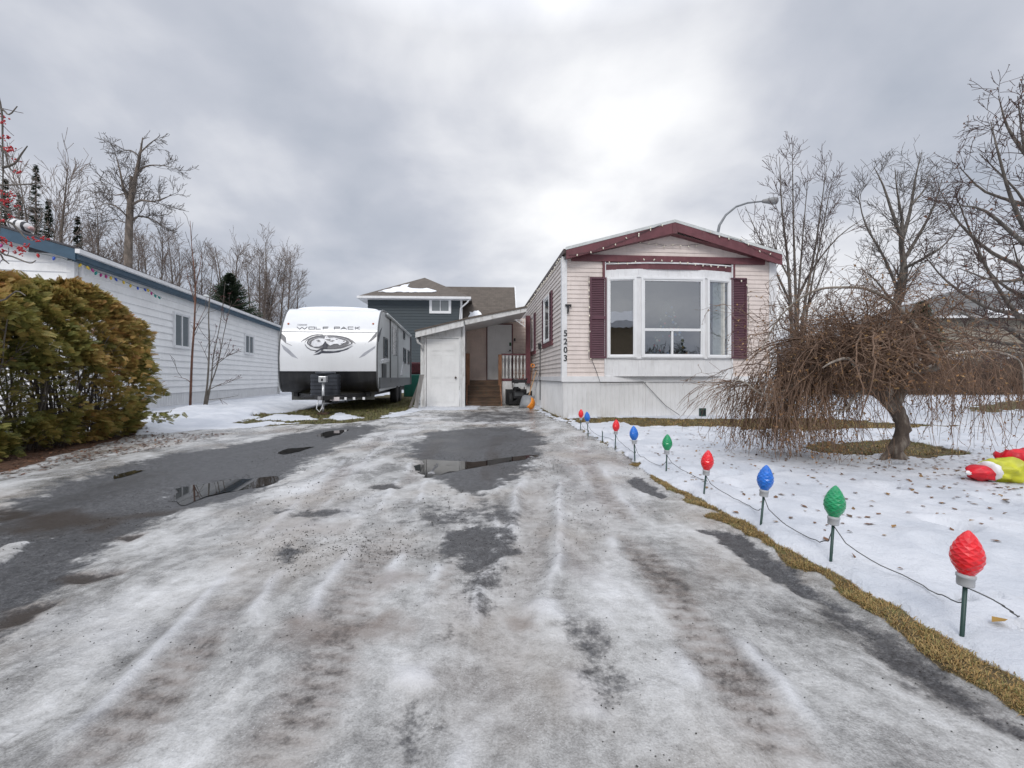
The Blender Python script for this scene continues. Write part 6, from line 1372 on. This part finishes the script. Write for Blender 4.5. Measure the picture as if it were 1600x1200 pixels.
bare_tree('clump_tree', tuple(P(1242, 630, Y)), mains, [(3.4, 1.5, 20, 50, 8, .10, (0, 0, .07), .10, .28), (4.0, .55, 20, 55, 5, .14, (0, 0, .05), .05, .4), (3.2, .28, 20, 55, 4, .14, (0, 0, .04), .05, .5)], 'bare multi-stemmed tree with straight upright stems beside the cream home', M['bark_grey'], M['twig_purple'], minr=.0068)
rng = np.random.default_rng(43); Y = 17.5
mains = [(PX([(1392, 628), (1396, 540), (1402, 470), (1412, 420), (1408, 380), (1410, 345)], Y), .20, .05), (PX([(1408, 370), (1395, 335, -.5), (1380, 290, -.5), (1366, 262, -.5)], Y), .07, .01), (PX([(1408, 380), (1422, 330, .5), (1430, 280, .5), (1440, 238, .5)], Y), .08, .01), (PX([(1410, 410), (1440, 360), (1460, 320), (1472, 280)], Y), .07, .01),
         (PX([(1404, 455), (1380, 400), (1352, 350), (1340, 300)], Y), .06, .01), (PX([(1412, 420), (1450, 400, -1), (1478, 380, -1), (1500, 350)], Y), .06, .01), (PX([(1410, 345), (1402, 300), (1398, 262)], Y), .05, .008), (PX([(1400, 480), (1370, 440), (1345, 420)], Y), .05, .01), (PX([(1424, 320), (1445, 295), (1452, 268)], Y), .04, .008)]
spr = [(3.4, 1.6, 25, 60, 8, .17, (0, 0, .06), .08, .32), (4.6, .7, 25, 60, 6, .2, (0, 0, .04), .05, .4), (4.2, .33, 25, 60, 4, .2, (0, 0, .03), .05, .5)]
bare_tree('maple_tree', tuple(P(1392, 626, Y)), mains, spr, 'bare forked tree with dark trunk rising behind the weeping tree', M['bark_grey'], M['twig_grey'], minr=.0068)
rng = np.random.default_rng(47); Y = 9.0
T0 = (1690, 640)
mains = [(PX([(1690, 662), (1688, 560), (1670, 430), (1660, 300), (1655, 180), (1640, 80)], Y), .17, .04)]
for q in ([(1686, 560), (1620, 520), (1580, 480), (1545, 425), (1515, 360), (1492, 300)], [(1676, 480), (1600, 420), (1550, 395), (1500, 350), (1470, 300)], [(1670, 430), (1610, 370), (1580, 310), (1560, 240), (1548, 190)], [(1688, 580), (1620, 545), (1560, 535), (1500, 520), (1450, 485)], [(1688, 600), (1620, 560), (1540, 550), (1480, 545), (1440, 560)],
          [(1665, 360), (1620, 290), (1600, 230), (1590, 150)], [(1686, 540), (1600, 495), (1540, 480), (1480, 440), (1445, 400)], [(1680, 500), (1620, 440, -.6), (1560, 440, -.8), (1500, 420, -.8)], [(1670, 400), (1620, 330, .5), (1540, 300, .8), (1500, 262, .8)], [(1684, 520), (1610, 470, .4), (1560, 440, .6), (1520, 390, .8)], [(1660, 300), (1610, 250, .3), (1575, 200, .5), (1560, 150, .6)], [(1672, 430), (1600, 380, -.5), (1540, 330, -.8), (1490, 320, -1)], [(1684, 560), (1600, 520, -.5), (1530, 500, -.8), (1462, 470, -1)], [(1668, 380), (1640, 300, -.6), (1625, 220, -.8), (1610, 170, -1)], [(1688, 590), (1610, 540, .8), (1550, 500, 1), (1490, 480, 1.2)], [(1670, 410), (1620, 350, 1), (1590, 300, 1.2), (1530, 240, 1.2)], [(1688, 570), (1640, 520, .2), (1600, 440, .3), (1580, 370, .4)]):
    mains.append((PX(q, Y), .055, .007))
root, lv = bare_tree('crabapple_tree', tuple(P(1690, 661, Y)), mains, [(4.2, 1.0, 25, 60, 9, .17, (0, 0, .03), .15, .30), (6.0, .42, 25, 65, 6, .2, (0, 0, .02), .05, .4), (5.0, .19, 25, 60, 4, .2, (0, 0, .0), .05, .5)], 'large bare tree with rusty leaf remnants spreading in from the right edge', M['bark_grey'], M['twig_purple'], minr=.0052)
def leaf_mesh(name, pts, size, m, parent, flat=False, rg=None, **k):
    rg = rg or rng; n = len(pts); pts = np.array(pts); a = rg.normal(size=(n, 3)); a[:, 2] *= (.12 if flat else 1); a /= np.linalg.norm(a, axis=1, keepdims=True)
    b = np.cross(a, np.array([0, 0, 1.0]) if flat else rg.normal(size=(n, 3))); b /= np.linalg.norm(b, axis=1, keepdims=True)+1e-9; c = np.cross(a, b); s = size*rg.uniform(.6, 1.3, (n, 1))
    cup = (c*s*rg.uniform(-.25, .35, (n, 1))); cup[:, 2] = np.abs(cup[:, 2]) if flat else cup[:, 2]
    V_ = np.stack([pts-a*s, pts-a*s*.2+b*s*.55+cup, pts+a*s*1.05+cup*.4, pts-a*s*.1-b*s*.6+cup*.7], 1).reshape(-1, 3); i = np.arange(n)[:, None]*4
    F_ = np.concatenate([i+np.array([0, 3, 2]), i+np.array([0, 2, 1])]); return np_mesh(name, V_, F_, m, parent, **k)
def leafm(name, cols):
    m, nt, b = new_mat(name); t = NT(nt); g = t.nd('ShaderNodeNewGeometry'); t.set(b.inputs['Base Color'], t.ramp(g.outputs['Random Per Island'], [(i/(len(cols)-1)*.98+.01, c) for i, c in enumerate(cols)])); b.inputs['Roughness'].default_value = .7; return m
M['rust_leaf'] = leafm('rusty_dry_leaves', [(.12, .045, .02), (.24, .09, .035), (.10, .05, .03)])
tips = [b[0][-1] for b in lv[1]]; rng.shuffle(tips); leaf_mesh('leaves', tips[:520], .024, M['rust_leaf'], root)
# --- the weeping tree
rng = np.random.default_rng(55)
b = gpt(1400, 716); WY = b.y
root = empty('weeping_tree', b, 0, label='low weeping tree with gnarled trunk and tangled drooping brown twigs', cat='tree'); Wo = np.array(b)
tr = [(PX([(1402, 724), (1401, 702), (1411, 676), (1408, 654), (1392, 632), (1370, 612), (1350, 594), (1330, 572)], WY)-Wo, .074, .050), (PX([(1396, 640), (1404, 616), (1415, 590), (1420, 572)], WY)-Wo, .055, .04), (PX([(1398, 690), (1412, 714), (1424, 722)], WY)-Wo, .04, .02), (PX([(1396, 696), (1382, 716), (1374, 722)], WY)-Wo, .04, .02)]
tp_, tn = np_tubes([smooth_line(p, 5) for p, _, _ in tr], [np.linspace(a, c, len(smooth_line(p, 5))) for p, a, c in tr], 14)
nz = np.array([mnoise.noise(Vector(v)*9)*.022+mnoise.noise(Vector(v)*28)*.012 for v in tp_]); ctr = np.array([0, 0, .3]); tp_ = tp_+nz[:, None]*np.array([1, 1, .4])*np.sign(tp_-ctr)
np_mesh('trunk', tp_, tn, M['bark_gnarl'], root, smooth=True)
limbs = []
for q, r0 in (([(1364, 580), (1440, 580, -.2), (1466, 572, -.3), (1455, 545, -.3), (1428, 508, -.3), (1402, 480, -.3), (1378, 462, -.3), (1352, 451, -.25), (1320, 449, -.2), (1280, 452, -.1), (1245, 470), (1215, 500), (1190, 545)], .026), ([(1420, 580), (1450, 575), (1470, 562), (1495, 552), (1540, 548), (1580, 556), (1597, 572), (1600, 610)], .020),
             ([(1362, 585), (1340, 575, -.3), (1325, 560, -.4), (1300, 566, -.5), (1285, 575, -.5)], .022), ([(1366, 600), (1340, 615, -.2), (1320, 640, -.3), (1300, 642, -.3)], .018), ([(1340, 575), (1290, 560), (1240, 600), (1205, 620), (1180, 610), (1168, 600), (1150, 595), (1135, 615)], .014), ([(1415, 590), (1440, 560, .3), (1425, 540, .4), (1390, 560, .3)], .03)):
    p = smooth_line(PX(q, WY)-Wo, 4); limbs.append((p, r0, .006))
lines_mesh('limb', limbs, M['bark_pale'], root, 8)
C0 = np.array(P(1392, 572, WY))-Wo; sub = []
for i in range(200):
    a = rng.uniform(0, 6.28); left = math.cos(a) < -.2; L = rng.uniform(.45, 1.30)*(.86 if left else .5)
    if rng.uniform() < .4: L *= .6
    d0 = nrm(np.array([math.cos(a)-.1, math.sin(a)*.75, rng.uniform(.6, 2.3 if i % 3 else 1.0)])); st = C0+rng.normal(size=3)*np.array([.20, .15, .08])+np.array([-.26, 0, .03])
    pts = curve(st, d0, L*1.35, 14, .24, (math.cos(a)*.05, math.sin(a)*.04, -.17)); pts[:, 2] = np.maximum(pts[:, 2], .05); sub.append((pts, rng.uniform(.006, .017)*(1.5 if i % 9 == 0 else 1), .003))
for i in range(150):    # stray shoots sticking up and out of the tangle
    a = rng.uniform(0, 6.28); st = C0+np.array([rng.normal(-.30, .38), rng.normal(0, .3), rng.uniform(.05, .5)]); sub.append((curve(st, (math.cos(a)*.8, math.sin(a)*.8, rng.uniform(-.2, 1.3)), rng.uniform(.2, .7), 9, .38, (0, 0, -.02)), rng.uniform(.003, .008), .002))
twigs = []; twigs += ramify(sub, [(12, .40, 20, 85, 9, .34, (0, 0, -.10), .08, .4)])[0]
tw2 = ramify(twigs, [(4.2, .24, 20, 75, 5, .34, (0, 0, -.07), .1, .6)])[0]
tw3 = ramify([(p, a, c) for p, a, c in limbs[:2]], [(15, .34, 40, 100, 8, .16, (0, 0, -.28), .30, .3)])[0]; tw4 = ramify(tw3, [(4.5, .24, 20, 60, 6, .12, (0, 0, -.12), .1, .6)])[0]
hang = []
for i in range(620):       # curtains reaching to the snow, thick on the left, sparse on the right
    if i < 400: x = rng.normal(-1.0, .24) if i % 5 else rng.uniform(-1.5, -.3)
    else: x = rng.uniform(.25, 1.75)
    y = rng.uniform(-.35, .6); z0 = 1.15-.28*abs(x)+rng.uniform(-.15, .15); L = z0*(rng.uniform(.75, 1.04) if (x < 0 or i % 3 == 0) else rng.uniform(.2, .6))
    p = curve((x, y, z0+(-0)), (rng.normal()*.35-(.2 if x < 0 else -.1), rng.normal()*.3, -.7), L, 11, .22, (0, 0, -.20)); p[:, 2] = np.maximum(p[:, 2], .03); hang.append((p, .0038, .0016))
h2 = ramify(hang, [(4.2, .17, 15, 50, 5, .15, (0, 0, -.08), .15, .7)])[0]
arch = []
for i in range(26):     # the loose arching branches in front of the home
    p0 = limbs[4][0][rng.integers(6, 26)]; p = curve(p0, (-1+rng.normal()*.4, rng.normal()*.4, rng.uniform(.0, .6)), rng.uniform(.3, .8), 9, .08, (0, 0, -.16)); p[:, 2] = np.maximum(p[:, 2], .05); arch.append((p, .004, .0016))
a2 = ramify(arch, [(7, .22, 20, 50, 5, .12, (0, 0, -.12), .1, .7)])[0]
upl = ramify([(limbs[0][0][12:], .01, .004)], [(16, .45, 30, 80, 7, .15, (-.03, 0, .0), .05, .4)])[0]; up2 = ramify(upl, [(5, .22, 20, 60, 5, .15, (0, 0, -.05), .1, .6)])[0]
print('weep', len(sub), len(twigs), len(tw2), len(hang), len(h2)); lines_mesh('crown', sub+twigs+tw2, M['twig_weep'], root, 3, .0016); lines_mesh('hanging_twigs', tw3+tw4+hang+h2+arch+a2+upl+up2, M['twig_weep'], root, 3, .0016)
M['tan_leaf'] = leafm('tan_dry_leaves', [(.22, .11, .04), (.34, .18, .07), (.17, .08, .035), (.40, .25, .10), (.20, .10, .045)])
lt = [b[0][rng.integers(1, len(b[0]))] for b in tw2+h2]; rng.shuffle(lt); leaf_mesh('leaves', lt[:5200], .013, M['tan_leaf'], root)
cx_ = [np.array([rng.normal(-.80, .16), rng.uniform(-.3, .2), rng.uniform(.05, .85)]) for _ in range(900)]+[np.array([rng.normal(-.2, .5), rng.normal(0, .4), rng.uniform(.7, 1.35)]) for _ in range(500)]; leaf_mesh('leaves', cx_, .014, M['tan_leaf'], root)
# --- brush and hedgerow far right: one tangled mass
rng = np.random.default_rng(61)
def brush(name, x0, x1, y0, y1, h, n, m, label, cat, rad=.012, lean=.25):
    br = []
    for i in range(n):
        x = rng.uniform(x0, x1); y = rng.uniform(y0, y1); hh = h*(.75+.5*vn(np.array([x*.35]), np.array([y*.35]), 3)[0])*rng.uniform(.5, 1.05)
        br.append((curve((x, y, -.1), (rng.normal()*lean, rng.normal()*lean, 1), hh, 6, .18, (0, 0, .03)), rad*1.3, rad*.5))
    b2 = ramify(br, [(1.6, h*.35, 20, 60, 4, .2, (0, 0, .03), .2, .7)])[0]
    V_, F_ = np_tubes([b[0] for b in br+b2], [np.linspace(max(b[1], rad*.6), max(b[2], rad*.4), len(b[0])) for b in br+b2], 3); return np_mesh(name, V_, F_, m, kind='stuff', label=label, category=cat)
def np_mesh_tag(o, label, cat): o['label'] = label; o['category'] = cat
_old = np_mesh
def np_mesh(name, V, F, mats, parent=None, smooth=False, attrs=None, mi=None, category=None, **k):
    o = _old(name, V, F, mats, parent, smooth, attrs, mi, **k)
    if category: o['category'] = category
    return o
M['brush'] = bark('brown_brush', (.12, .080, .060), (.22, .15, .10), 1.2); M['brush_far'] = bark('far_brush', (.10, .085, .08), (.16, .13, .115))
brush('brush', 9.8, 34, 21.5, 25, 2.6, 3600, M['brush'], 'tangle of brown leafless brush beyond the snowy yard', 'brush', .010, .35)
brush('brush', 34, 75, 24, 34, 3.2, 1500, M['brush'], 'brown leafless brush continuing along the far edge of the yard', 'brush', .02)
brush('far_wood', -90, -8, 66, 80, 6.0, 1500, M['brush_far'], 'grey-brown mass of bare woodland behind the trailer and white home', 'wood', .05, .12)
brush('far_wood', -8, 140, 66, 84, 5.5, 1700, M['brush_far'], 'grey-brown mass of distant bare woodland behind the homes on the right', 'wood', .05, .12)
# distant low hill
xs = np.linspace(-420, 420, 90); V_ = []; 
for j, (yy_, k) in enumerate(((230, 0), (260, .7), (320, 1.0), (420, .6), (520, 0))):
    for x in xs: V_.append((x, yy_, -1+k*(10+16*fbm(np.array([x*.006]), np.array([2.0]), 5)[0]+4*fbm(np.array([x*.03]), np.array([yy_*.02]), 8)[0])))
F_ = [(j*90+i, j*90+i+1, (j+1)*90+i+1, (j+1)*90+i) for j in range(4) for i in range(89)]
M['hill'] = mat('wooded_hill', (.10, .11, .12), .9, .3, .05); np_mesh('hills', V_, F_, M['hill'], smooth=True, kind='structure')
sh = spruce(2.6, 1.3, 77, 1.2); sh.location = ((1440-CX)/FOC*26, 26, 0); sh.scale = (1, 1, 1); sh.name = 'juniper'; tag(sh, 'rounded olive evergreen showing between the forked tree and the grey roof', 'shrub'); sh.scale = (1.3, 1.3, 2.0)
# ================================================================== CEDAR HEDGE
rng = np.random.default_rng(71)
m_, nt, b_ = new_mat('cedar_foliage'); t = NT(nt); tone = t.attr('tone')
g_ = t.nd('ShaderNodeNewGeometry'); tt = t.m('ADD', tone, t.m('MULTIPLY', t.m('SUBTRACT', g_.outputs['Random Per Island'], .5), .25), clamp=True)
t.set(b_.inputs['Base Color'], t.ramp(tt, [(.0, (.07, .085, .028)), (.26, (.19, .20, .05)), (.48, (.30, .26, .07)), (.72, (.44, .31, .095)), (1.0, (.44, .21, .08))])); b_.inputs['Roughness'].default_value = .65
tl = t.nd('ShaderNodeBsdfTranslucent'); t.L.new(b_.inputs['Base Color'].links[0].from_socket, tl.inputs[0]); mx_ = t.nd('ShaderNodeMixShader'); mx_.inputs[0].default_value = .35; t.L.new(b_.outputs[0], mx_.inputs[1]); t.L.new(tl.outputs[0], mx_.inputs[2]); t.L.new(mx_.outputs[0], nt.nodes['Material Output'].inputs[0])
M['cedar'] = m_
def spray_template():
    vs = []; fs = []
    def leaflet(o, d, L, w):
        d = np.array(d, float); d /= np.linalg.norm(d); s = np.array([-d[1], d[0], 0]); o = np.array(o, float); b = len(vs)
        vs.extend([o, o+d*L*.5+s*w, o+d*L, o+d*L*.5-s*w]); fs.append((b, b+1, b+2, b+3))
    leaflet((0, 0, 0), (1, 0, 0), 1.0, .035)
    for i, x in enumerate((.10, .22, .34, .46, .58, .70, .82)):
        for s in (1, -1):
            L = .52*(1-x*.62); leaflet((x, 0, 0), (.80, s*.60, 0), L, .042)
            if i < 5: leaflet((x+.80*L*.40, s*.60*L*.40, 0), (1, s*.02, 0), L*.5, .036); leaflet((x+.80*L*.3, s*.60*L*.3, 0), (.4, s*.92, 0), L*.38, .034)
    return np.array(vs), np.array(fs)
ST, SF = spray_template()
BL = [(-6.35, 4.95, .88, 2.10), (-6.30, 5.75, .84, 2.06), (-6.27, 6.30, .76, 2.16), (-6.30, 6.80, .62, 1.80), (-7.3, 5.2, 1.0, 2.2), (-6.9, 4.1, .9, 2.12), (-7.0, 6.2, .9, 2.15)]
cen = []; nor = []; ton = []; siz = []
def shell(cx, cy, r, h, u, a, f):
    """surface of a leafy column: u = height 0..1"""
    r = r*.93; rr_ = r*(1-max(0, (u-.62)/.38)**2.2*.85)*(.80+.20*math.sin(min(1, u*1.7)*1.57)); return cx+rr_*f*math.cos(a), cy+rr_*f*math.sin(a), h*u
N_ = 33000
while len(cen) < N_:
    cx, cy, r, h = BL[rng.choice(len(BL), p=[.2, .2, .24, .16, .06, .08, .06])]; u = rng.uniform(.02, 1.0); a = rng.uniform(-2.6, 1.2); f = 1-abs(rng.normal())*.16
    x, y, z = shell(cx, cy, r, h, u, a, f)
    if any((x-q[0])**2+(y-q[1])**2 < (q[2]*.66)**2 and z < q[3]*.8 for q in BL): continue
    lump = vn(np.array([x*3.2+z*1.3]), np.array([y*3.2+z*2.6]), 4)[0]
    thin = (1 if z > .98 else .18+.5*(z < .42)) if x < -5.75 or y < 6.6 else (1 if z > .8 else .55)
    if rng.uniform() > thin*(.10+1.5*lump): continue
    l2 = vn(np.array([x*7+z*4]), np.array([y*7+z*6]), 14)[0]; k2 = (lump-.5)*.55+(l2-.5)*.34-.03; x += k2*math.cos(a); y += k2*math.sin(a); z += (lump-.5)*.2*(z > 1)+(l2-.5)*.12*(z > 1.4)
    n_ = nrm(np.array([math.cos(a), math.sin(a), .55+1.2*max(0, u-.6)])+rng.normal(size=3)*.38)
    cen.append((x, y, z)); nor.append(n_)
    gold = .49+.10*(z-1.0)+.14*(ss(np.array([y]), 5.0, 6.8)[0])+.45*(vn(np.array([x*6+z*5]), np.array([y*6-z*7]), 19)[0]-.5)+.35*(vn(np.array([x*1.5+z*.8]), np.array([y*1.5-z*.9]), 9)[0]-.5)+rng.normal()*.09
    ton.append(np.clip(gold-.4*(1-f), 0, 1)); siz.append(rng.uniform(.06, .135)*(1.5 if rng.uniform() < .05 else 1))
for i in range(90):     # a low sprig poking out over the snow and loose tips at the right side
    q = (-5.42+rng.normal()*.12, 6.95+rng.normal()*.15, .32+rng.normal()*.06) if i < 40 else (-5.52+rng.normal()*.08, 6.65+rng.normal()*.2, 1.05+rng.normal()*.28)
    cen.append(q); nor.append(nrm(np.array([.9, -.1, .35])+rng.normal(size=3)*.4)); ton.append(.35 if i < 40 else .8); siz.append(rng.uniform(.09, .15))
cen = np.array(cen); nor = np.array(nor); siz = np.array(siz)[:, None]; up = rng.normal(size=cen.shape); side_ = np.cross(nor, up); side_ /= np.linalg.norm(side_, axis=1, keepdims=True); thn = np.cross(nor, side_)
bend = ST[:, 0]**2*-.25
V_ = cen[:, None, :]+siz[:, :, None]*(nor[:, None, :]*ST[None, :, 0:1]+side_[:, None, :]*ST[None, :, 1:2]+np.array([0, 0, 1.0])*bend[None, :, None]); k_ = len(ST)
F_ = (SF[None]+(np.arange(len(cen))*k_)[:, None, None]).reshape(-1, 4)
hg = empty('cedar_hedge', (-6.2, 6.0, 0), 0, label='overgrown green and golden-brown cedar hedge at the left of the drive', cat='hedge')
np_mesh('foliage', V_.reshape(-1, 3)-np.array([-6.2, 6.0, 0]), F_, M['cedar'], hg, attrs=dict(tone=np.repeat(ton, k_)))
st = []
for i in range(150):
    cx, cy, r, h = BL[rng.integers(0, 6)]; a = rng.uniform(0, 6.28); q = np.array([cx+.6*r*rng.uniform()*math.cos(a), cy+.6*r*rng.uniform()*math.sin(a), -.05]); st.append((curve(q, (math.cos(a)*.22, math.sin(a)*.22, 1), h*rng.uniform(.5, .8), 8, .08, (0, 0, .05)), rng.uniform(.008, .020), .006))
tw = ramify(st, [(9, .42, 35, 80, 6, .16, (0, 0, .04), .04, .4)])[0]; tw2 = ramify(tw, [(5.5, .22, 25, 60, 4, .16, (0, 0, -.02), .1, .5)])[0]
sh_ = np.array([-6.2, 6.0, 0]); off = lambda L: [(p-sh_, a, c) for p, a, c in L]
lines_mesh('stems', off(st), M['bark_grey'], hg, 6); lines_mesh('dead_twigs', off(tw+tw2), M['twig_grey'], hg, 3, .0025)
# ================================================================== GRASS, LEAVES, GRIT
rng = np.random.default_rng(81)
m_, nt, b_ = new_mat('grass_blades'); t = NT(nt); g_ = t.nd('ShaderNodeNewGeometry'); big = t.noise(t.pos(), 4.0, 4)
t.set(b_.inputs['Base Color'], t.ramp(t.m('ADD', t.m('MULTIPLY', g_.outputs['Random Per Island'], .6), t.m('MULTIPLY', big, .45)), [(.15, (.09, .048, .018)), (.34, (.22, .125, .04)), (.50, (.36, .225, .075)), (.62, (.12, .125, .03)), (.80, (.40, .27, .11))])); b_.inputs['Roughness'].default_value = .75; M['blades'] = m_
m_, nt, b_ = new_mat('green_grass_blades'); t = NT(nt); g_ = t.nd('ShaderNodeNewGeometry'); big = t.noise(t.pos(), 1.2, 4)
t.set(b_.inputs['Base Color'], t.ramp(t.m('ADD', t.m('MULTIPLY', g_.outputs['Random Per Island'], .5), t.m('MULTIPLY', big, .5)), [(.2, (.035, .045, .012)), (.45, (.10, .11, .028)), (.62, (.17, .16, .05)), (.8, (.14, .10, .04))])); b_.inputs['Roughness'].default_value = .75; M['blades_green'] = m_
def blades(name, X, Yv, h, w, m, label, lay=.75):
    z, A = field(X, Yv); keep = (A['grass'] > .45)&(A['snow'] < .5)&(rng.uniform(0, 1, len(X)) < .12+1.5*vn(X*9, Yv*9, 23)**1.5); X, Yv, z = X[keep], Yv[keep], z[keep]; n = len(X)
    a = rng.uniform(0, 6.28, n); hh = h*rng.uniform(.5, 1.3, n); el = np.clip(rng.normal(lay, .3, n), .05, 1.4); d = np.stack([np.cos(a)*np.sin(el), np.sin(a)*np.sin(el), np.cos(el)], 1); s = np.stack([-np.sin(a), np.cos(a), 0*a], 1)
    c = np.stack([X, Yv, z-.003], 1); ww = (w*rng.uniform(.6, 1.3, n))[:, None]; mid = c+d*hh[:, None]*.55+np.array([0, 0, .004]); tip = c+d*hh[:, None]; tip[:, 2] -= hh*.12
    V_ = np.stack([c-s*ww, c+s*ww, mid+s*ww*.7, mid-s*ww*.7, tip], 1).reshape(-1, 3); i = np.arange(n)[:, None]*5; F_ = np.concatenate([i+np.array([0, 1, 2]), i+np.array([0, 2, 3]), i+np.array([3, 2, 4])])
    return np_mesh(name, V_, F_, m, kind='stuff', label=label, category='grass')
n = 110000; yy_ = .9*np.exp(rng.uniform(0, 1, n)**.85*math.log(5.2)); eR = np.interp(yy_, [a for a, b in EDGE_R], [b for a, b in EDGE_R]); xx = eR+rng.uniform(-.11, .30, n)
blades('grass', xx, yy_, .022, .0013, M['blades'], 'strip of matted brown and green grass between the drive and the snow', 1.15)
n = 60000; blades('grass', rng.uniform(1.0, 9.5, n), rng.uniform(5.2, 11, n), .05, .004, M['blades'], 'brown grass showing through the snow in the front yard', 1.0)
n = 70000; blades('grass', rng.uniform(-8, -1.6, n), rng.uniform(7.6, 19, n), .055, .005, M['blades_green'], 'green and yellowed grass under and around the trailer', .8)
n = 12000; blades('grass', rng.uniform(6, 40, n), rng.uniform(11, 34, n), .09, .012, M['blades'], 'brown grass patches in the far snowy yard', .8)
M['fallen_leaf'] = leafm('fallen_brown_leaves', [(.09, .045, .022), (.20, .10, .04), (.13, .06, .03), (.30, .17, .05), (.06, .035, .022)])
def scatter_leaves(name, pts, size, label, m, cat='leaves'):
    p = np.array(pts); z, A = field(p[:, 0], p[:, 1]); return leaf_mesh(name, np.stack([p[:, 0], p[:, 1], z+.005], 1), size, m, None, flat=True, kind='stuff', label=label, category=cat)
pts = []
while len(pts) < 1500:
    x = rng.uniform(1.4, 7); y = rng.uniform(1.5, 8.5); sn_ = np.interp(y, [a for a, b in SNOW_R], [b for a, b in SNOW_R]); d = math.hypot(x-b.x, y-b.y) if False else math.hypot(x-Wo[0], (y-Wo[1]))
    if x < sn_+.05: continue
    if rng.uniform() < math.exp(-(d/1.9)**2)+.16*(vn(np.array([x*2.]), np.array([y*2.]), 6)[0] > .55)+.02: pts.append((x, y))
scatter_leaves('fallen_leaves', pts, .020, 'brown fallen leaves and bark bits scattered over the snowy lawn', M['fallen_leaf'])
scatter_leaves('leaf_litter', np.stack([rng.uniform(-6.6, -4.4, 2600), rng.uniform(3.2, 7.2, 2600)], 1), .022, 'reddish brown leaf litter on the soil under the cedar hedge', leafm('leaf_litter', [(.05, .025, .014), (.13, .055, .028), (.08, .035, .02), (.19, .09, .04)]))
for (px, py, s_, lab) in ((1515, 781, .03, 'large tan leaf lying on the snow beyond the nearest red bulb light'),):
    pass
q = gpt(1562, 976); o = leaf_mesh('curled_leaf', [(0, 0, .012)], .028, leafm('mustard_leaf', [(.30, .17, .03), (.34, .20, .04)]), None, flat=True); o.location = q; tag(o, 'single large mustard-brown leaf on the snow right of the nearest red bulb', 'leaf')
# grit on the ice
pts = []
while len(pts) < 2600:
    x = rng.uniform(-3, 1.6); y = rng.uniform(1.0, 7)**1.0; k_ = vn(np.array([x*2.4]), np.array([y*2.0]), 12)[0]
    if rng.uniform() < (k_-.45)*2.2+.03: pts.append((x, y))
gp = [G(480+rng.normal()*60, 858+rng.normal()*16) for _ in range(300)]+[G(590+rng.normal()*45, 862+rng.normal()*14) for _ in range(260)]+[G(450+rng.normal()*25, 880+rng.normal()*15) for _ in range(120)]
p = np.array(pts+gp); z, A = field(p[:, 0], p[:, 1]); keep = (A['snow'] < .3)&(A['grass'] < .3); p = p[keep]; z = z[keep]
oc = np.array([(1, 0, 0), (-1, 0, 0), (0, 1, 0), (0, -1, 0), (0, 0, 1), (0, 0, -1)], float); of = np.array([(0, 2, 4), (2, 1, 4), (1, 3, 4), (3, 0, 4), (2, 0, 5), (1, 2, 5), (3, 1, 5), (0, 3, 5)])
s = (rng.uniform(.0012, .0034, len(p))*np.clip(p[:, 1]*.6, 1, 2))[:, None, None]; jit = oc[None]*rng.uniform(.6, 1.3, (len(p), 6, 1)); V_ = (np.stack([p[:, 0], p[:, 1], z+.001], 1)[:, None]+jit*s*np.array([1, 1, .7])).reshape(-1, 3)
np_mesh('grit', V_, (of[None]+(np.arange(len(p))*6)[:, None, None]).reshape(-1, 3), mat('dark_grit', (.05, .048, .045), .8, .4, 30), kind='stuff', label='dark grit and small stones scattered over the icy drive', category='grit')
# snow crumbs on the lawn and banks, a few twigs on the drive
br = [(np.array([(x, y, field(np.array([x]), np.array([y]))[0][0]+.006) for x, y in (G(px, py), G(px+dx*.5, py+dy*.5+2), G(px+dx, py+dy))]), .003, .0015) for px, py, dx, dy in ((432, 722, 18, 4), (800, 975, 28, -4), (1340, 760, 30, 3), (1180, 900, 20, 5))]
for q in br:
    c0_ = q[0][0].copy(); V_, F_ = np_tubes([q[0]-c0_], [np.linspace(.004, .002, 3)], 4)
rt = None

# ================================================================== ACROSS THE STREET (seen mirrored in the bay window)
rng = np.random.default_rng(91)
ah = empty('opposite_house', (2.4, -17, 0), 0, label='tan two storey house across the street, mirrored in the left bay pane', cat='house')
mb = MB(); lap(mb, (6, 0), (-6, 0), 0, 5.2, .2, (0, 1), .02); mb.box(-6, 6, -8, -.02, 0, 5.2); mb.build('wall', mat('tan_wall', (.25, .19, .12), .7), ah)
mb = MB(); mb.prism([(-6.5, .6, 5.2), (-6.5, -4, 6.7), (-6.5, -8.6, 5.2)], (13, 0, 0)); mb.build('roof', M['snow'], ah)
mb = MB(); mb.box(-6.5, 6.5, .6, .7, 4.9, 5.25); mb.build('fascia_board', M['white_trim'], ah); mb = MB(); mb.box(2, 5, .02, .06, 0, 2.2); mb.build('garage_door', M['wood_brown'], ah)
brush('street_trees', 14, 60, -42, -36, 5.0, 900, M['brush_far'], 'dark bare trees across the street, mirrored in the bay window', 'trees', .06, .15)
for i, (x, y, h) in enumerate(((24, -44, 6.4), (29, -46, 5.9), (34, -43, 6.8), (40, -47, 6.2), (-1, -40, 13))):
    q = spruce(h, 2.0, 300+i, .6); q.location = (x, y, 0); tag(q, ['spruce mirrored in the bay window, leftmost behind the street', 'shorter spruce mirrored in the lower bay pane', 'tallest spruce mirrored behind the street trees', 'spruce among the mirrored street trees', 'lone spruce beyond the opposite bungalow roof'][i], 'tree', 'spruces across the street')
